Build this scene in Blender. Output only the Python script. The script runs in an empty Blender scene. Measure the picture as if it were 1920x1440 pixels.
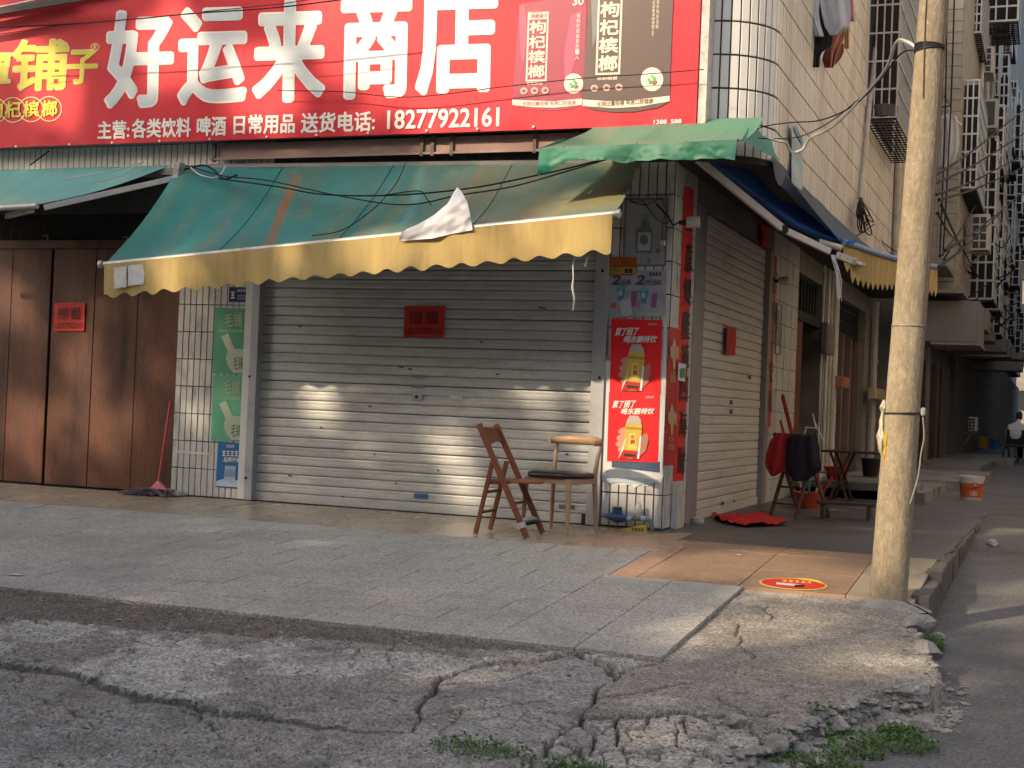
import bpy, bmesh, math, random
from mathutils import Vector, Matrix, noise
import numpy as np
rad = math.radians
V = Vector
random.seed(7)
sc = bpy.context.scene
COL = sc.collection

# ------------------------------------------------------------------ camera
CAM = V((2.710, -11.132, 0.95))
YAW, PIT, ROL, FOC = 0.36706, 0.0140861, 0.0411263, 2640.0
vd = V((-math.sin(YAW)*math.cos(PIT), math.cos(YAW)*math.cos(PIT), math.sin(PIT)))
r0 = V((math.cos(YAW), math.sin(YAW), 0)); u0 = r0.cross(vd)
RT = r0*math.cos(ROL)+u0*math.sin(ROL); UP = -r0*math.sin(ROL)+u0*math.cos(ROL)
cam = bpy.data.cameras.new('camera'); cam.sensor_width = 36; cam.lens = 36*FOC/1920
cam.clip_start = .1; cam.clip_end = 600
co = bpy.data.objects.new('camera', cam); COL.objects.link(co); sc.camera = co
co.matrix_world = Matrix(((RT.x, UP.x, -vd.x, CAM.x), (RT.y, UP.y, -vd.y, CAM.y), (RT.z, UP.z, -vd.z, CAM.z), (0, 0, 0, 1)))

# ------------------------------------------------------------------ light: hazy low sun from front left
SUN_EL, SUN_AZ = rad(28), rad(32)          # azimuth: from the front (-Y) towards -X
SDIR = V((-math.sin(SUN_AZ)*math.cos(SUN_EL), -math.cos(SUN_AZ)*math.cos(SUN_EL), math.sin(SUN_EL)))
w = bpy.data.worlds.new('World'); sc.world = w; w.use_nodes = True
nt = w.node_tree; bg = nt.nodes['Background']
sky = nt.nodes.new('ShaderNodeTexSky'); sky.sky_type = 'NISHITA'; sky.sun_disc = False
sky.sun_elevation = SUN_EL; sky.sun_rotation = math.pi + SUN_AZ
sky.air_density = 1.0; sky.dust_density = 6.0; sky.ozone_density = 1.0
nt.links.new(sky.outputs[0], bg.inputs[0]); bg.inputs[1].default_value = 0.15
sl = bpy.data.lights.new('sun', 'SUN'); sl.energy = 2.3; sl.angle = rad(1.0); sl.color = (1, .80, .56)
so = bpy.data.objects.new('sun', sl); COL.objects.link(so); so.location = (0, -10, 20)
so.rotation_euler = (-SDIR).to_track_quat('-Z', 'Y').to_euler()
vs = sc.view_settings; vs.view_transform = 'Standard'; vs.look = 'None'; vs.exposure = 1.32; vs.gamma = 1; vs.use_curve_mapping = False
sc.cycles.max_bounces = 6; sc.cycles.diffuse_bounces = 4; sc.cycles.glossy_bounces = 3
sc.cycles.use_denoising = True

# ------------------------------------------------------------------ pixel of the photograph -> point of the place
def ray(px, py): return vd + RT*((px-960)/FOC) + UP*((720-py)/FOC)
def FY(px, py, y=0.0): d = ray(px, py); return CAM + d*((y-CAM.y)/d.y)
def SX(px, py, x=0.0): d = ray(px, py); return CAM + d*((x-CAM.x)/d.x)
def GZ(px, py, z=0.0): d = ray(px, py); return CAM + d*((z-CAM.z)/d.z)
def lin(t, xs, ys):
    if t <= xs[0]: return ys[0]
    for i in range(1, len(xs)):
        if t <= xs[i]: return ys[i-1]+(ys[i]-ys[i-1])*(t-xs[i-1])/(xs[i]-xs[i-1])
    return ys[-1]
GXS, GYS = (-7.4, -6.2, -4.33, -1.1, 0.0), (-.47, -.41, -.27, -.04, -.028)
def gz(y): return lin(y, GXS, GYS)
def rz(y): return lin(y, (-7.5, -5.0, 4.0), (-.56, -.45, -.03))
def GR(px, py, fn=gz):
    z = 0
    for i in range(50): p = GZ(px, py, z); z = .5*z+.5*fn(p.y)
    return p
def RD(px, py): return GR(px, py, rz)
def in_view(p, m=20):
    q = V(p)-CAM; d = q.dot(vd)
    if d < .1: return False
    x = 960+FOC*q.dot(RT)/d; y = 720-FOC*q.dot(UP)/d
    return -m < x < 1920+m and -m < y < 1440+m
ORD = ['nearest', 'second', 'third', 'fourth', 'fifth', 'sixth', 'seventh', 'eighth', 'ninth', 'tenth', 'eleventh', 'twelfth', 'thirteenth', 'fourteenth']
XS = -.22      # ground floor side wall
XU = .49       # upper storey side wall

# ------------------------------------------------------------------ materials
MATS = {}
def mat(name, col=(.5, .5, .5), rough=.75, var=.12, scale=4, bump=.15, bscale=40, metal=0, dirt=None, dscale=1.5, damt=.5, spec=.4, stretch=(1, 1, 1), emit=0, trans=0, sss=0, alpha=1, attr=None, detail=6, bdist=.01, speck=0, sscale=70, rnd=1.0):
    """principled surface: base colour with fine variation, optional soiling of a second colour, noise relief"""
    if name in MATS: return MATS[name]
    m = bpy.data.materials.new(name); m.use_nodes = True
    t = m.node_tree; N = t.nodes; L = t.links; b = N['Principled BSDF']
    b.inputs['Roughness'].default_value = rough; b.inputs['Metallic'].default_value = metal
    b.inputs['Specular IOR Level'].default_value = spec
    tc = N.new('ShaderNodeTexCoord'); mp = N.new('ShaderNodeMapping'); mp.inputs['Scale'].default_value = stretch
    gi = N.new('ShaderNodeObjectInfo'); ad = N.new('ShaderNodeVectorMath'); ad.operation = 'MULTIPLY_ADD'
    ad.inputs[1].default_value = (7.3*rnd, 5.1*rnd, 9.7*rnd)
    L.new(gi.outputs['Random'], ad.inputs[0]); L.new(tc.outputs['Object'], ad.inputs[2])
    L.new(ad.outputs[0], mp.inputs[0])
    n1 = N.new('ShaderNodeTexNoise'); n1.inputs['Scale'].default_value = scale; n1.inputs['Detail'].default_value = detail; n1.inputs['Roughness'].default_value = .65
    L.new(mp.outputs[0], n1.inputs['Vector'])
    rp = N.new('ShaderNodeMapRange'); rp.inputs[1].default_value = .25; rp.inputs[2].default_value = .75; rp.inputs[3].default_value = 1-var; rp.inputs[4].default_value = 1+var
    L.new(n1.outputs[0], rp.inputs[0])
    mx = N.new('ShaderNodeMix'); mx.data_type = 'RGBA'; mx.blend_type = 'MULTIPLY'; mx.inputs[0].default_value = 1
    if attr:
        at = N.new('ShaderNodeAttribute'); at.attribute_name = attr; L.new(at.outputs['Color'], mx.inputs[6])
    else: mx.inputs[6].default_value = (*col, 1)
    L.new(rp.outputs[0], mx.inputs[7]); out = mx.outputs[2]
    if speck:   # aggregate: fine light and dark grains
        n4 = N.new('ShaderNodeTexNoise'); n4.inputs['Scale'].default_value = sscale; n4.inputs['Detail'].default_value = 4; n4.inputs['Roughness'].default_value = .8; L.new(mp.outputs[0], n4.inputs['Vector'])
        r4 = N.new('ShaderNodeMapRange'); r4.inputs[1].default_value = .3; r4.inputs[2].default_value = .7; r4.inputs[3].default_value = 1-speck; r4.inputs[4].default_value = 1+speck; L.new(n4.outputs[0], r4.inputs[0])
        m4 = N.new('ShaderNodeMix'); m4.data_type = 'RGBA'; m4.blend_type = 'MULTIPLY'; m4.inputs[0].default_value = 1; L.new(out, m4.inputs[6]); L.new(r4.outputs[0], m4.inputs[7]); out = m4.outputs[2]
    if dirt:
        n2 = N.new('ShaderNodeTexNoise'); n2.inputs['Scale'].default_value = dscale; n2.inputs['Detail'].default_value = 7; n2.inputs['Roughness'].default_value = .7
        L.new(mp.outputs[0], n2.inputs['Vector'])
        r2 = N.new('ShaderNodeMapRange'); r2.inputs[1].default_value = .62-.35*damt; r2.inputs[2].default_value = .72; r2.inputs[3].default_value = 0; r2.inputs[4].default_value = min(1, .35+damt)
        L.new(n2.outputs[0], r2.inputs[0])
        m2 = N.new('ShaderNodeMix'); m2.data_type = 'RGBA'; L.new(r2.outputs[0], m2.inputs[0]); L.new(out, m2.inputs[6]); m2.inputs[7].default_value = (*dirt, 1)
        out = m2.outputs[2]
        r3 = N.new('ShaderNodeMapRange'); r3.inputs[3].default_value = rough; r3.inputs[4].default_value = min(1, rough+.25); L.new(r2.outputs[0], r3.inputs[0]); L.new(r3.outputs[0], b.inputs['Roughness'])
    L.new(out, b.inputs['Base Color'])
    if bump:
        n3 = N.new('ShaderNodeTexNoise'); n3.inputs['Scale'].default_value = bscale; n3.inputs['Detail'].default_value = 5; L.new(mp.outputs[0], n3.inputs['Vector'])
        bp = N.new('ShaderNodeBump'); bp.inputs['Strength'].default_value = bump; bp.inputs['Distance'].default_value = bdist
        L.new(n3.outputs[0], bp.inputs['Height']); L.new(bp.outputs[0], b.inputs['Normal'])
    if emit: b.inputs['Emission Color'].default_value = (*col, 1); b.inputs['Emission Strength'].default_value = emit
    if trans:
        tr = N.new('ShaderNodeBsdfTranslucent'); L.new(out, tr.inputs[0]); ms = N.new('ShaderNodeMixShader'); ms.inputs[0].default_value = trans
        L.new(b.outputs[0], ms.inputs[1]); L.new(tr.outputs[0], ms.inputs[2]); L.new(ms.outputs[0], N['Material Output'].inputs[0])
    MATS[name] = m
    return m
def ink(col, rough=.45):
    k = 'ink_%d_%d_%d' % tuple(int(c*255) for c in col)
    return mat(k, col, rough, .06, 8, 0)

# ------------------------------------------------------------------ objects
def tag(o, label=None, cat=None, group=None, kind=None):
    if label: o['label'] = label
    if cat: o['category'] = cat
    if group: o['group'] = group
    if kind: o['kind'] = kind
    return o
def thing(name, label, cat, loc=(0, 0, 0), group=None):
    o = bpy.data.objects.new(name, None); o.empty_display_size = .1; COL.objects.link(o); o.location = loc
    return tag(o, label, cat, group)
def wloc(o):
    p = V((0, 0, 0))
    while o: p += o.location; o = o.parent
    return p
def copy_tree(o, parent=None, **kw):
    c = o.copy(); COL.objects.link(c); c.parent = parent
    for ch in o.children: copy_tree(ch, c)
    tag(c, **kw)
    return c
def frame(d, up=V((0, 0, 1))):
    d = d.normalized()
    if abs(d.dot(up)) > .98: up = V((1, 0, 0))
    s = d.cross(up).normalized(); return s, s.cross(d).normalized()
class MB:
    def __init__(s): s.v = []; s.f = []
    def add(s, vs, fs):
        o = len(s.v); s.v += [V(p) for p in vs]; s.f += [tuple(i+o for i in f) for f in fs]; return s
    def box(s, x0, x1, y0, y1, z0, z1):
        return s.add([(x0, y0, z0), (x1, y0, z0), (x1, y1, z0), (x0, y1, z0), (x0, y0, z1), (x1, y0, z1), (x1, y1, z1), (x0, y1, z1)],
                     [(3, 2, 1, 0), (4, 5, 6, 7), (0, 1, 5, 4), (1, 2, 6, 5), (2, 3, 7, 6), (3, 0, 4, 7)])
    def obox(s, c, X, Y, Z):
        c = V(c); P = [c-X-Y-Z, c+X-Y-Z, c+X+Y-Z, c-X+Y-Z, c-X-Y+Z, c+X-Y+Z, c+X+Y+Z, c-X+Y+Z]
        return s.add(P, [(3, 2, 1, 0), (4, 5, 6, 7), (0, 1, 5, 4), (1, 2, 6, 5), (2, 3, 7, 6), (3, 0, 4, 7)])
    def bar(s, p, q, wd, h, up=V((0, 0, 1))):
        p = V(p); q = V(q); a, b = frame(q-p, up); return s.obox((p+q)/2, a*wd/2, (q-p)/2, b*h/2)
    def tube(s, pts, r, n=8, caps=True):
        pts = [V(p) for p in pts]; k = len(pts); R = r if isinstance(r, (list, tuple)) else [r]*k; base = len(s.v)
        d0 = pts[1]-pts[0]; a, b = frame(d0)
        for i in range(k):
            d = (pts[min(i+1, k-1)]-pts[max(i-1, 0)]).normalized()
            a = (a-d*a.dot(d)).normalized(); b = d.cross(a)
            s.v += [pts[i]+(a*math.cos(2*math.pi*j/n)+b*math.sin(2*math.pi*j/n))*R[i] for j in range(n)]
        for i in range(k-1):
            for j in range(n):
                s.f.append((base+i*n+j, base+i*n+(j+1) % n, base+(i+1)*n+(j+1) % n, base+(i+1)*n+j))
        if caps: s.f.append(tuple(base+j for j in reversed(range(n)))); s.f.append(tuple(base+(k-1)*n+j for j in range(n)))
        return s
    def prism(s, pts, d):
        pts = [V(p) for p in pts]; d = V(d); n = len(pts)
        return s.add(pts+[p+d for p in pts], [tuple(reversed(range(n))), tuple(range(n, 2*n))]+[(i, (i+1) % n, n+(i+1) % n, n+i) for i in range(n)])
    def grid(s, fn, nu, nv, wrap=False):
        b = len(s.v)
        for i in range(nu):
            for j in range(nv): s.v.append(V(fn(i/(nu-1), j/(nv-1))))
        for i in range(nu-1):
            for j in range(nv-1): s.f.append((b+i*nv+j, b+(i+1)*nv+j, b+(i+1)*nv+j+1, b+i*nv+j+1))
        return s
    def sheet(s, fn, nu, nv, th):
        """a cloth-like sheet with a real thickness"""
        b = len(s.v); th = V(th)
        for k in (0, 1):
            for i in range(nu):
                for j in range(nv): s.v.append(V(fn(i/(nu-1), j/(nv-1)))+th*k)
        m = nu*nv
        for i in range(nu-1):
            for j in range(nv-1):
                q = (b+i*nv+j, b+(i+1)*nv+j, b+(i+1)*nv+j+1, b+i*nv+j+1); s.f.append(q); s.f.append(tuple(x+m for x in reversed(q)))
        def edge(a, c): s.f.append((b+a, b+a+m, b+c+m, b+c))
        for i in range(nu-1): edge(i*nv, (i+1)*nv); edge((i+1)*nv+nv-1, i*nv+nv-1)
        for j in range(nv-1): edge(j+1, j); edge((nu-1)*nv+j, (nu-1)*nv+j+1)
        return s
    def lathe(s, c, prof, n=20, ax=V((0, 0, 1))):
        c = V(c); a, b = frame(ax); k = len(prof); base = len(s.v); ax = ax.normalized()
        for (r, h) in prof:
            s.v += [c+ax*h+(a*math.cos(2*math.pi*j/n)+b*math.sin(2*math.pi*j/n))*max(r, 1e-4) for j in range(n)]
        for i in range(k-1):
            for j in range(n): s.f.append((base+i*n+j, base+i*n+(j+1) % n, base+(i+1)*n+(j+1) % n, base+(i+1)*n+j))
        s.f.append(tuple(base+j for j in range(n))); s.f.append(tuple(base+(k-1)*n+j for j in range(n)))
        return s
    def build(s, name, material, parent=None, smooth=False, label=None, cat=None, group=None, kind=None, bevel=0, at=None, seg=2):
        if parent is not None: off = wloc(parent)
        elif at is not None: off = V(at)
        else:
            xs = [p.x for p in s.v]; ys = [p.y for p in s.v]; zs = [p.z for p in s.v]
            off = V(((min(xs)+max(xs))/2, (min(ys)+max(ys))/2, min(zs)))
        me = bpy.data.meshes.new(name); me.from_pydata([p-off for p in s.v], [], s.f); me.materials.append(material)
        o = bpy.data.objects.new(name, me); COL.objects.link(o)
        if parent is not None: o.parent = parent
        else: o.location = off
        bm = bmesh.new(); bm.from_mesh(me); bmesh.ops.recalc_face_normals(bm, faces=bm.faces[:]); bm.to_mesh(me); bm.free()
        if smooth:
            for p in me.polygons: p.use_smooth = True
            if smooth != 'all':
                try: me.set_sharp_from_angle(angle=rad(40))
                except Exception: pass
        if bevel:
            md = o.modifiers.new('bevel', 'BEVEL'); md.width = bevel; md.segments = seg; md.limit_method = 'ANGLE'; md.angle_limit = rad(40)
        return tag(o, label, cat, group, kind)
def piece(mesh_obj, parent, loc, name=None, rot=None):
    """another alike piece sharing mesh data"""
    c = mesh_obj.copy(); COL.objects.link(c); c.parent = parent; c.location = loc
    if rot: c.rotation_euler = rot
    return c

# ------------------------------------------------------------------ lettering and flat print
_TC = {}
TMP = bpy.data.scenes.new('lettering_bench')
def glyphs(s, bold, res=3):
    k = (s, bold, res)
    if k in _TC: return _TC[k]
    c = bpy.data.curves.new('t', 'FONT'); c.body = s; c.offset = bold; c.resolution_u = res
    o = bpy.data.objects.new('t', c); TMP.collection.objects.link(o)
    with bpy.context.temp_override(scene=TMP, view_layer=TMP.view_layers[0]):
        dg = bpy.context.evaluated_depsgraph_get(); dg.update()
        me = bpy.data.meshes.new_from_object(o.evaluated_get(dg))
    vs_ = [(v.co.x, v.co.y) for v in me.vertices]; fs = [tuple(p.vertices) for p in me.polygons]
    bpy.data.objects.remove(o); bpy.data.curves.remove(c); bpy.data.meshes.remove(me)
    x0 = min(p[0] for p in vs_); x1 = max(p[0] for p in vs_); y0 = min(p[1] for p in vs_); y1 = max(p[1] for p in vs_)
    r = ([((p[0]-x0)/(x1-x0), (p[1]-y0)/max(y1-y0, 1e-6)) for p in vs_], fs)
    _TC[k] = r; return r
class Pan:
    """flat print on a sheet: px coordinates carried onto the sheet's own plane, layers 1.5 mm apart"""
    def __init__(s, parent, fn, n, base=.002): s.p = parent; s.fn = fn; s.n = V(n); s.b = base
    def pt(s, x, y, l): return s.fn(x, y)+s.n*(s.b+l*.0015)
    def poly(s, name, pts, m, l=1, label=None):
        b = MB(); P = [s.pt(x, y, l) for x, y in pts]
        b.add(P, [tuple(range(len(P)))]); o = b.build(name, m, s.p, label=label); return o
    def rect(s, name, x0, y0, x1, y1, m, l=1, sl=0.0, ln=-.035, label=None):
        h = y1-y0
        return s.poly(name, [(x0-ln*h, y0), (x1-ln*h, y0+sl*(x1-x0)), (x1, y1+sl*(x1-x0)), (x0, y1)], m, l, label)
    def ell(s, name, cx, cy, rx, ry, m, l=1, n=24, rot=0):
        return s.poly(name, [(cx+rx*math.cos(a)*math.cos(rot)-ry*math.sin(a)*math.sin(rot), cy+rx*math.cos(a)*math.sin(rot)+ry*math.sin(a)*math.cos(rot)) for a in [2*math.pi*i/n for i in range(n)]], m, l)
    def ring(s, name, cx, cy, r, t, m, l=1, n=28):
        b = MB(); P = []
        for i in range(n):
            a = 2*math.pi*i/n
            for q in (r, r-t): P.append(s.pt(cx+q*math.cos(a), cy+q*math.sin(a), l))
        b.add(P, [(2*i, 2*((i+1) % n), 2*((i+1) % n)+1, 2*i+1) for i in range(n)]); return b.build(name, m, s.p)
    def frame(s, name, x0, y0, x1, y1, t, m, l=1, sl=0, ln=-.035):
        h = y1-y0
        def c(x, y): return (x-ln*(y1-y), y+sl*(x-x0))
        O = [c(x0, y0), c(x1, y0), c(x1, y1), c(x0, y1)]; I = [c(x0+t, y0+t), c(x1-t, y0+t), c(x1-t, y1-t), c(x0+t, y1-t)]
        P = [s.pt(x, y, l) for x, y in O+I]
        return MB().add(P, [(i, (i+1) % 4, 4+(i+1) % 4, 4+i) for i in range(4)]).build(name, m, s.p)
    def text(s, name, txt, x0, y0, x1, y1, m, l=2, bold=0.0, sl=0.0, ln=-.035, shear=0.0, vertical=False, label=None):
        b = MB()
        if vertical:
            k = len(txt); hh = (y1-y0)/k
            items = [(ch, x0, y0+i*hh+hh*.06, x1, y0+(i+1)*hh-hh*.06) for i, ch in enumerate(txt)]
        else: items = [(txt, x0, y0, x1, y1)]
        for (t_, a0, b0, a1, b1) in items:
            if t_.strip() == '': continue
            vs_, fs = glyphs(t_, 0)
            # heavier strokes: the thin glyph laid a few times around itself, each a hair above the last
            n_ = max(1, len(t_.replace(' ', ''))); e = bold*(b1-b0)*.9
            ring = [(0, 0)] if bold <= 0 else ([(0, 0)]+[(e*math.cos(k_*math.pi/10), e*math.sin(k_*math.pi/10)) for k_ in range(20)] if bold > .025 else [(0, 0)]+[(e*math.cos(k_*math.pi/4), e*math.sin(k_*math.pi/4)) for k_ in range(8)])
            for q, (ox, oy) in enumerate(ring):
                P = []
                for (u, v_) in vs_:
                    y = b1-e-v_*(b1-b0-2*e)+oy; x = a0+e+u*(a1-a0-2*e)+ox+shear*v_*(b1-b0); y += sl*(x-x0); x += -ln*(y1-y); P.append(s.pt(x, y, l)+s.n*(q*.00006))
                b.add(P, fs)
        return b.build(name, m, s.p, label=label)
    def bars(s, name, x0, y0, x1, y1, m, n=6, l=1, sl=0.0, vertical=False):
        """print too small to read: a row of little strokes"""
        b = MB()
        for i in range(n):
            if vertical: a0, a1, c0, c1 = x0, x1, y0+(y1-y0)*(i+.12)/n, y0+(y1-y0)*(i+.85)/n
            else: a0, a1, c0, c1 = x0+(x1-x0)*(i+.1)/n, x0+(x1-x0)*(i+.85)/n, y0, y1
            w_, h = (a1-a0), (c1-c0)
            for (u0, v0, u1, v1) in ((0, 0, 1, .22), (.1, .4, .9, .58), (0, .8, 1, 1), (.4, 0, .62, 1)):
                q = [(a0+u0*w_, c0+v0*h), (a0+u1*w_, c0+v0*h), (a0+u1*w_, c0+v1*h), (a0+u0*w_, c0+v1*h)]; b.add([s.pt(x, y+sl*(x-x0), l)+s.n*(.0001*u0+.0002*v0) for x, y in q], [(0, 1, 2, 3)])
        o = b.build(name, m, s.p); o['kind'] = 'stuff'; return o
# ================================================================== GROUND
M_road = mat('asphalt', (.115, .112, .107), .85, .2, 2.2, .5, 160, dirt=(.065, .063, .06), dscale=.9, damt=.45, bdist=.008, speck=.7, sscale=55)
M_granite = mat('grey_granite', (.345, .333, .288), .6, .12, 8, .35, 190, dirt=(.205, .195, .17), dscale=.9, damt=.42, bdist=.005, speck=.85, sscale=62, rnd=.02)
M_tan = mat('tan_floor_tile', (.30, .20, .13), .27, .14, 3, .05, 60, dirt=(.16, .11, .075), dscale=1.3, damt=.45)
M_tan2 = mat('beige_floor_tile', (.34, .28, .20), .25, .14, 3, .05, 60, dirt=(.20, .165, .125), dscale=1.2, damt=.45)
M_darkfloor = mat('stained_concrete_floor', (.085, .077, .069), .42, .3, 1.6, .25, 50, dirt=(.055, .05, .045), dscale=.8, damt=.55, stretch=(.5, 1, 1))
M_bed = mat('mortar_bed', (.11, .1, .09), .9, .2, 20)
M_kerb = mat('kerb_concrete', (.115, .105, .09), .85, .3, 6, .5, 60, dirt=(.07, .065, .055), dscale=3, damt=.6)

def roadfn(u, v):
    x = -40+u*60 if u < .5 else None
    return None
rb = MB()
ys = [-60, -30, -15, -9, -7]+[-6.5+.5*i for i in range(22)]+[5, 8, 14, 30, 60, 150]
xs = [-70, -30, -12, -6, -3, 0, 1, 2, 3, 5, 9, 20, 70]
for y in ys:
    for x in xs: rb.v.append(V((x, y, rz(y)+(.012*noise.noise(V((x*.9, y*.9, 0))) if -8 < y < 6 else 0))))
nx = len(xs)
for j in range(len(ys)-1):
    for i in range(nx-1): rb.f.append((j*nx+i, j*nx+i+1, (j+1)*nx+i+1, (j+1)*nx+i))
tag(rb.build('road', M_road, smooth='all', at=(0, 0, 0)), kind='structure')

# --- pavement: a bed that carries paver and tile pieces
pav = MB()
def bed(x0, x1, y0, y1, dz, zb=-.6):
    n = 10
    for k in range(n):
        a = y0+(y1-y0)*k/n; b = y0+(y1-y0)*(k+1)/n
        za, zb_ = gz(a)-dz, gz(b)-dz
        pav.add([(x0, a, zb), (x1, a, zb), (x1, b, zb), (x0, b, zb), (x0, a, za), (x1, a, za), (x1, b, zb_), (x0, b, zb_)],
                [(3, 2, 1, 0), (4, 5, 6, 7), (0, 1, 5, 4), (1, 2, 6, 5), (2, 3, 7, 6), (3, 0, 4, 7)])
bed(-11, .935, -4.315, -1.4, .013); bed(-11, .06, -1.4, 0, .013); bed(.06, 1.98, -2.36, -.62, .013)
pavement = tag(pav.build('pavement', M_bed, at=(0, 0, 0)), kind='structure')
def slab(name, m, x0, x1, y0, y1, gap=.003, th=.05, tilt=.0015, bev=.002):
    dz = random.uniform(-tilt, tilt); tx = random.uniform(-tilt, tilt); b = MB()
    P = [(x0+gap, y0+gap), (x1-gap, y0+gap), (x1-gap, y1-gap), (x0+gap, y1-gap)]
    T = [V((x, y, gz(y)+dz+tx*(1 if x > (x0+x1)/2 else -1))) for x, y in P]
    b.add([t-V((0, 0, th)) for t in T]+T, [(3, 2, 1, 0), (4, 5, 6, 7), (0, 1, 5, 4), (1, 2, 6, 5), (2, 3, 7, 6), (3, 0, 4, 7)])
    return b.build(name, m, pavement, bevel=bev, seg=1)
rows = [-4.325+.3255*i for i in range(10)]
for j in range(9):
    off = 0 if j < 6 and False else (.2275 if j % 2 else 0)
    xr = .944 if j < 6 else .06
    cols = []
    if j < 6: cols = [(.489, .944), (.034, .489)]; x = .034 - (.0 if j % 2 else .2275)
    else: x = .06 if j % 2 else .06-.2275
    if x < (.034 if j < 6 else .06): cols.append((x, .034 if j < 6 else .06))
    while x > -7.6: cols.append((x-.455, x)); x -= .455
    for a, b in cols: slab('paver', M_granite, a, b, rows[j], rows[j+1], tilt=.0012)
for (a, b) in [(.06, .25), (.25, .91), (.91, 1.57)]:
    for (c, d) in [(-2.37, -1.72), (-1.72, -1.07), (-1.07, -.62)]: slab('floor_tile', M_tan, a, b, c, d, .003, .03, .001, .001)
for (c, d) in [(-2.37, -1.72), (-1.72, -1.07), (-1.07, -.62)]: slab('floor_tile', M_tan2, 1.57, 1.98, c, d, .003, .03, .001, .001)
x = .06
while x > -8.2:
    for (c, d) in [(-1.396, -.72), (-.72, -.002)]: slab('floor_tile', M_tan2 if x < -.3 else M_tan, x-.66, x, c, d, .003, .03, .001, .001)
    x -= .66
# side pavement along the alley: one worn concrete slab with a broken kerb edge
sp = MB()
def spf(u, v):
    y = -.62+v*6.2; xe = 2.02+.05*noise.noise(V((0, y*2.3, 3)))+.012*y
    x = XS-.3+u*(xe-XS+.3); z = lin(y, (-.62, 0, 6), (gz(-.62)-.003, -.03, -.03))+.012*noise.noise(V((x*1.5, y*1.5, 1)))*min(1, u*4)
    if v == 1: z -= .0
    return (x, y, z)
sp.sheet(spf, 30, 60, (0, 0, -.4))
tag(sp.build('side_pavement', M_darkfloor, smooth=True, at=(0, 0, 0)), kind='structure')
kb = MB(); random.seed(3)
kerbroot = thing('kerb', 'row of broken rough kerb stones along the alley pavement edge', 'kerb', (2.03, -2.3, -.3))
y = -2.30
while y < 5.4:
    l = random.uniform(.7, 1.5); xo = 2.0+.012*max(y, 0)+random.uniform(-.008, .012); zt = (gz(y+l/2) if y < -.6 else -.035)-.004+random.uniform(-.006, .002)
    b = MB(); n = 6
    def kf(u, v, y=y, l=l, xo=xo, zt=zt):
        a = v*2*math.pi; p = V((xo+.055*math.copysign(abs(math.cos(a))**.16, math.cos(a)), y+.01+u*(l-.02), zt-.16+.16*math.copysign(abs(math.sin(a))**.16, math.sin(a))))
        k = noise.noise_vector(p*7)*.012+noise.noise_vector(p*23)*.008; return p+k
    b.grid(kf, 14, 21)
    b.f.append(tuple(range(20))); b.f.append(tuple(13*21+i for i in range(20)))
    b.build('kerb_stone', M_kerb, kerbroot, smooth=True); y += l

# --- cracked concrete apron: relief carved from the crack lines
def W(pts): return np.array([[GR(a, b).x, GR(a, b).y] for a, b in pts])
def sdist(P, L):
    """distance of points P (n,2) to polyline L and signed side of nearest segment"""
    best = np.full(len(P), 1e9); side = np.zeros(len(P))
    for i in range(len(L)-1):
        a, b = L[i], L[i+1]; d = b-a; t = np.clip(((P-a)@d)/(d@d+1e-9), 0, 1); q = P-(a+t[:, None]*d); k = np.hypot(q[:, 0], q[:, 1])
        s_ = np.sign(d[0]*q[:, 1]-d[1]*q[:, 0]); m = k < best; best[m] = k[m]; side[m] = s_[m]
    return best, side
rng = np.random.default_rng(5)
def vnoise(X, Y, sc_, seed):
    r = np.random.default_rng(seed); G = r.random((256, 256)); x = X*sc_; y = Y*sc_
    xi = np.floor(x).astype(int); yi = np.floor(y).astype(int); fx = x-xi; fy = y-yi; fx = fx*fx*(3-2*fx); fy = fy*fy*(3-2*fy)
    g = lambda i, j: G[(xi+i) % 256, (yi+j) % 256]
    return (g(0, 0)*(1-fx)+g(1, 0)*fx)*(1-fy)+(g(0, 1)*(1-fx)+g(1, 1)*fx)*fy-.5
def fbm(X, Y, sc_, seed, o=4):
    t = 0
    for k in range(o): t = t+vnoise(X, Y, sc_*2**k, seed+k)/2**k
    return t
def voro(X, Y, sc_, seed):
    r = np.random.default_rng(seed); G = r.random((128, 128, 2)); H = r.random((128, 128)); x = X*sc_; y = Y*sc_
    xi = np.floor(x).astype(int); yi = np.floor(y).astype(int); d1 = np.full(X.shape, 9.); d2 = np.full(X.shape, 9.); h = np.zeros(X.shape)
    for i in (-1, 0, 1):
        for j in (-1, 0, 1):
            g = G[(xi+i) % 128, (yi+j) % 128]; d = np.hypot(xi+i+g[..., 0]-x, yi+j+g[..., 1]-y); hh = H[(xi+i) % 128, (yi+j) % 128]
            c = d < d1; d2 = np.where(c, d1, np.minimum(d2, d)); h = np.where(c, hh, h); d1 = np.where(c, d, d1)
    return d1, d2-d1, h
gx = np.arange(-4.6, 2.42, .008); gy = np.concatenate([np.arange(-8.2, -6.6, .03), np.arange(-6.6, -4.2, .010), np.arange(-4.2, -2.28, .02)])
X, Y = np.meshgrid(gx, gy); sh = X.shape; xf, yf = X.ravel(), Y.ravel()
JX = xf+.035*fbm(xf, yf, 9, 1)+.012*fbm(xf, yf, 40, 2, 2); JY = yf+.035*fbm(xf, yf, 9, 11)+.012*fbm(xf, yf, 40, 12, 2); PJ = np.stack([JX, JY], 1)
base = np.interp(yf, GXS, GYS)-.012
z = base+.022*fbm(xf, yf, 1.6, 21)+.010*fbm(xf, yf, 12, 22)+.005*fbm(xf, yf, 60, 23, 2)
col = np.zeros((len(xf), 3)); col[:] = (.30, .28, .24)
pnt = lambda m, c, k=1.0: col.__setitem__(m, col[m]*(1-k)+np.array(c)*k)
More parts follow.
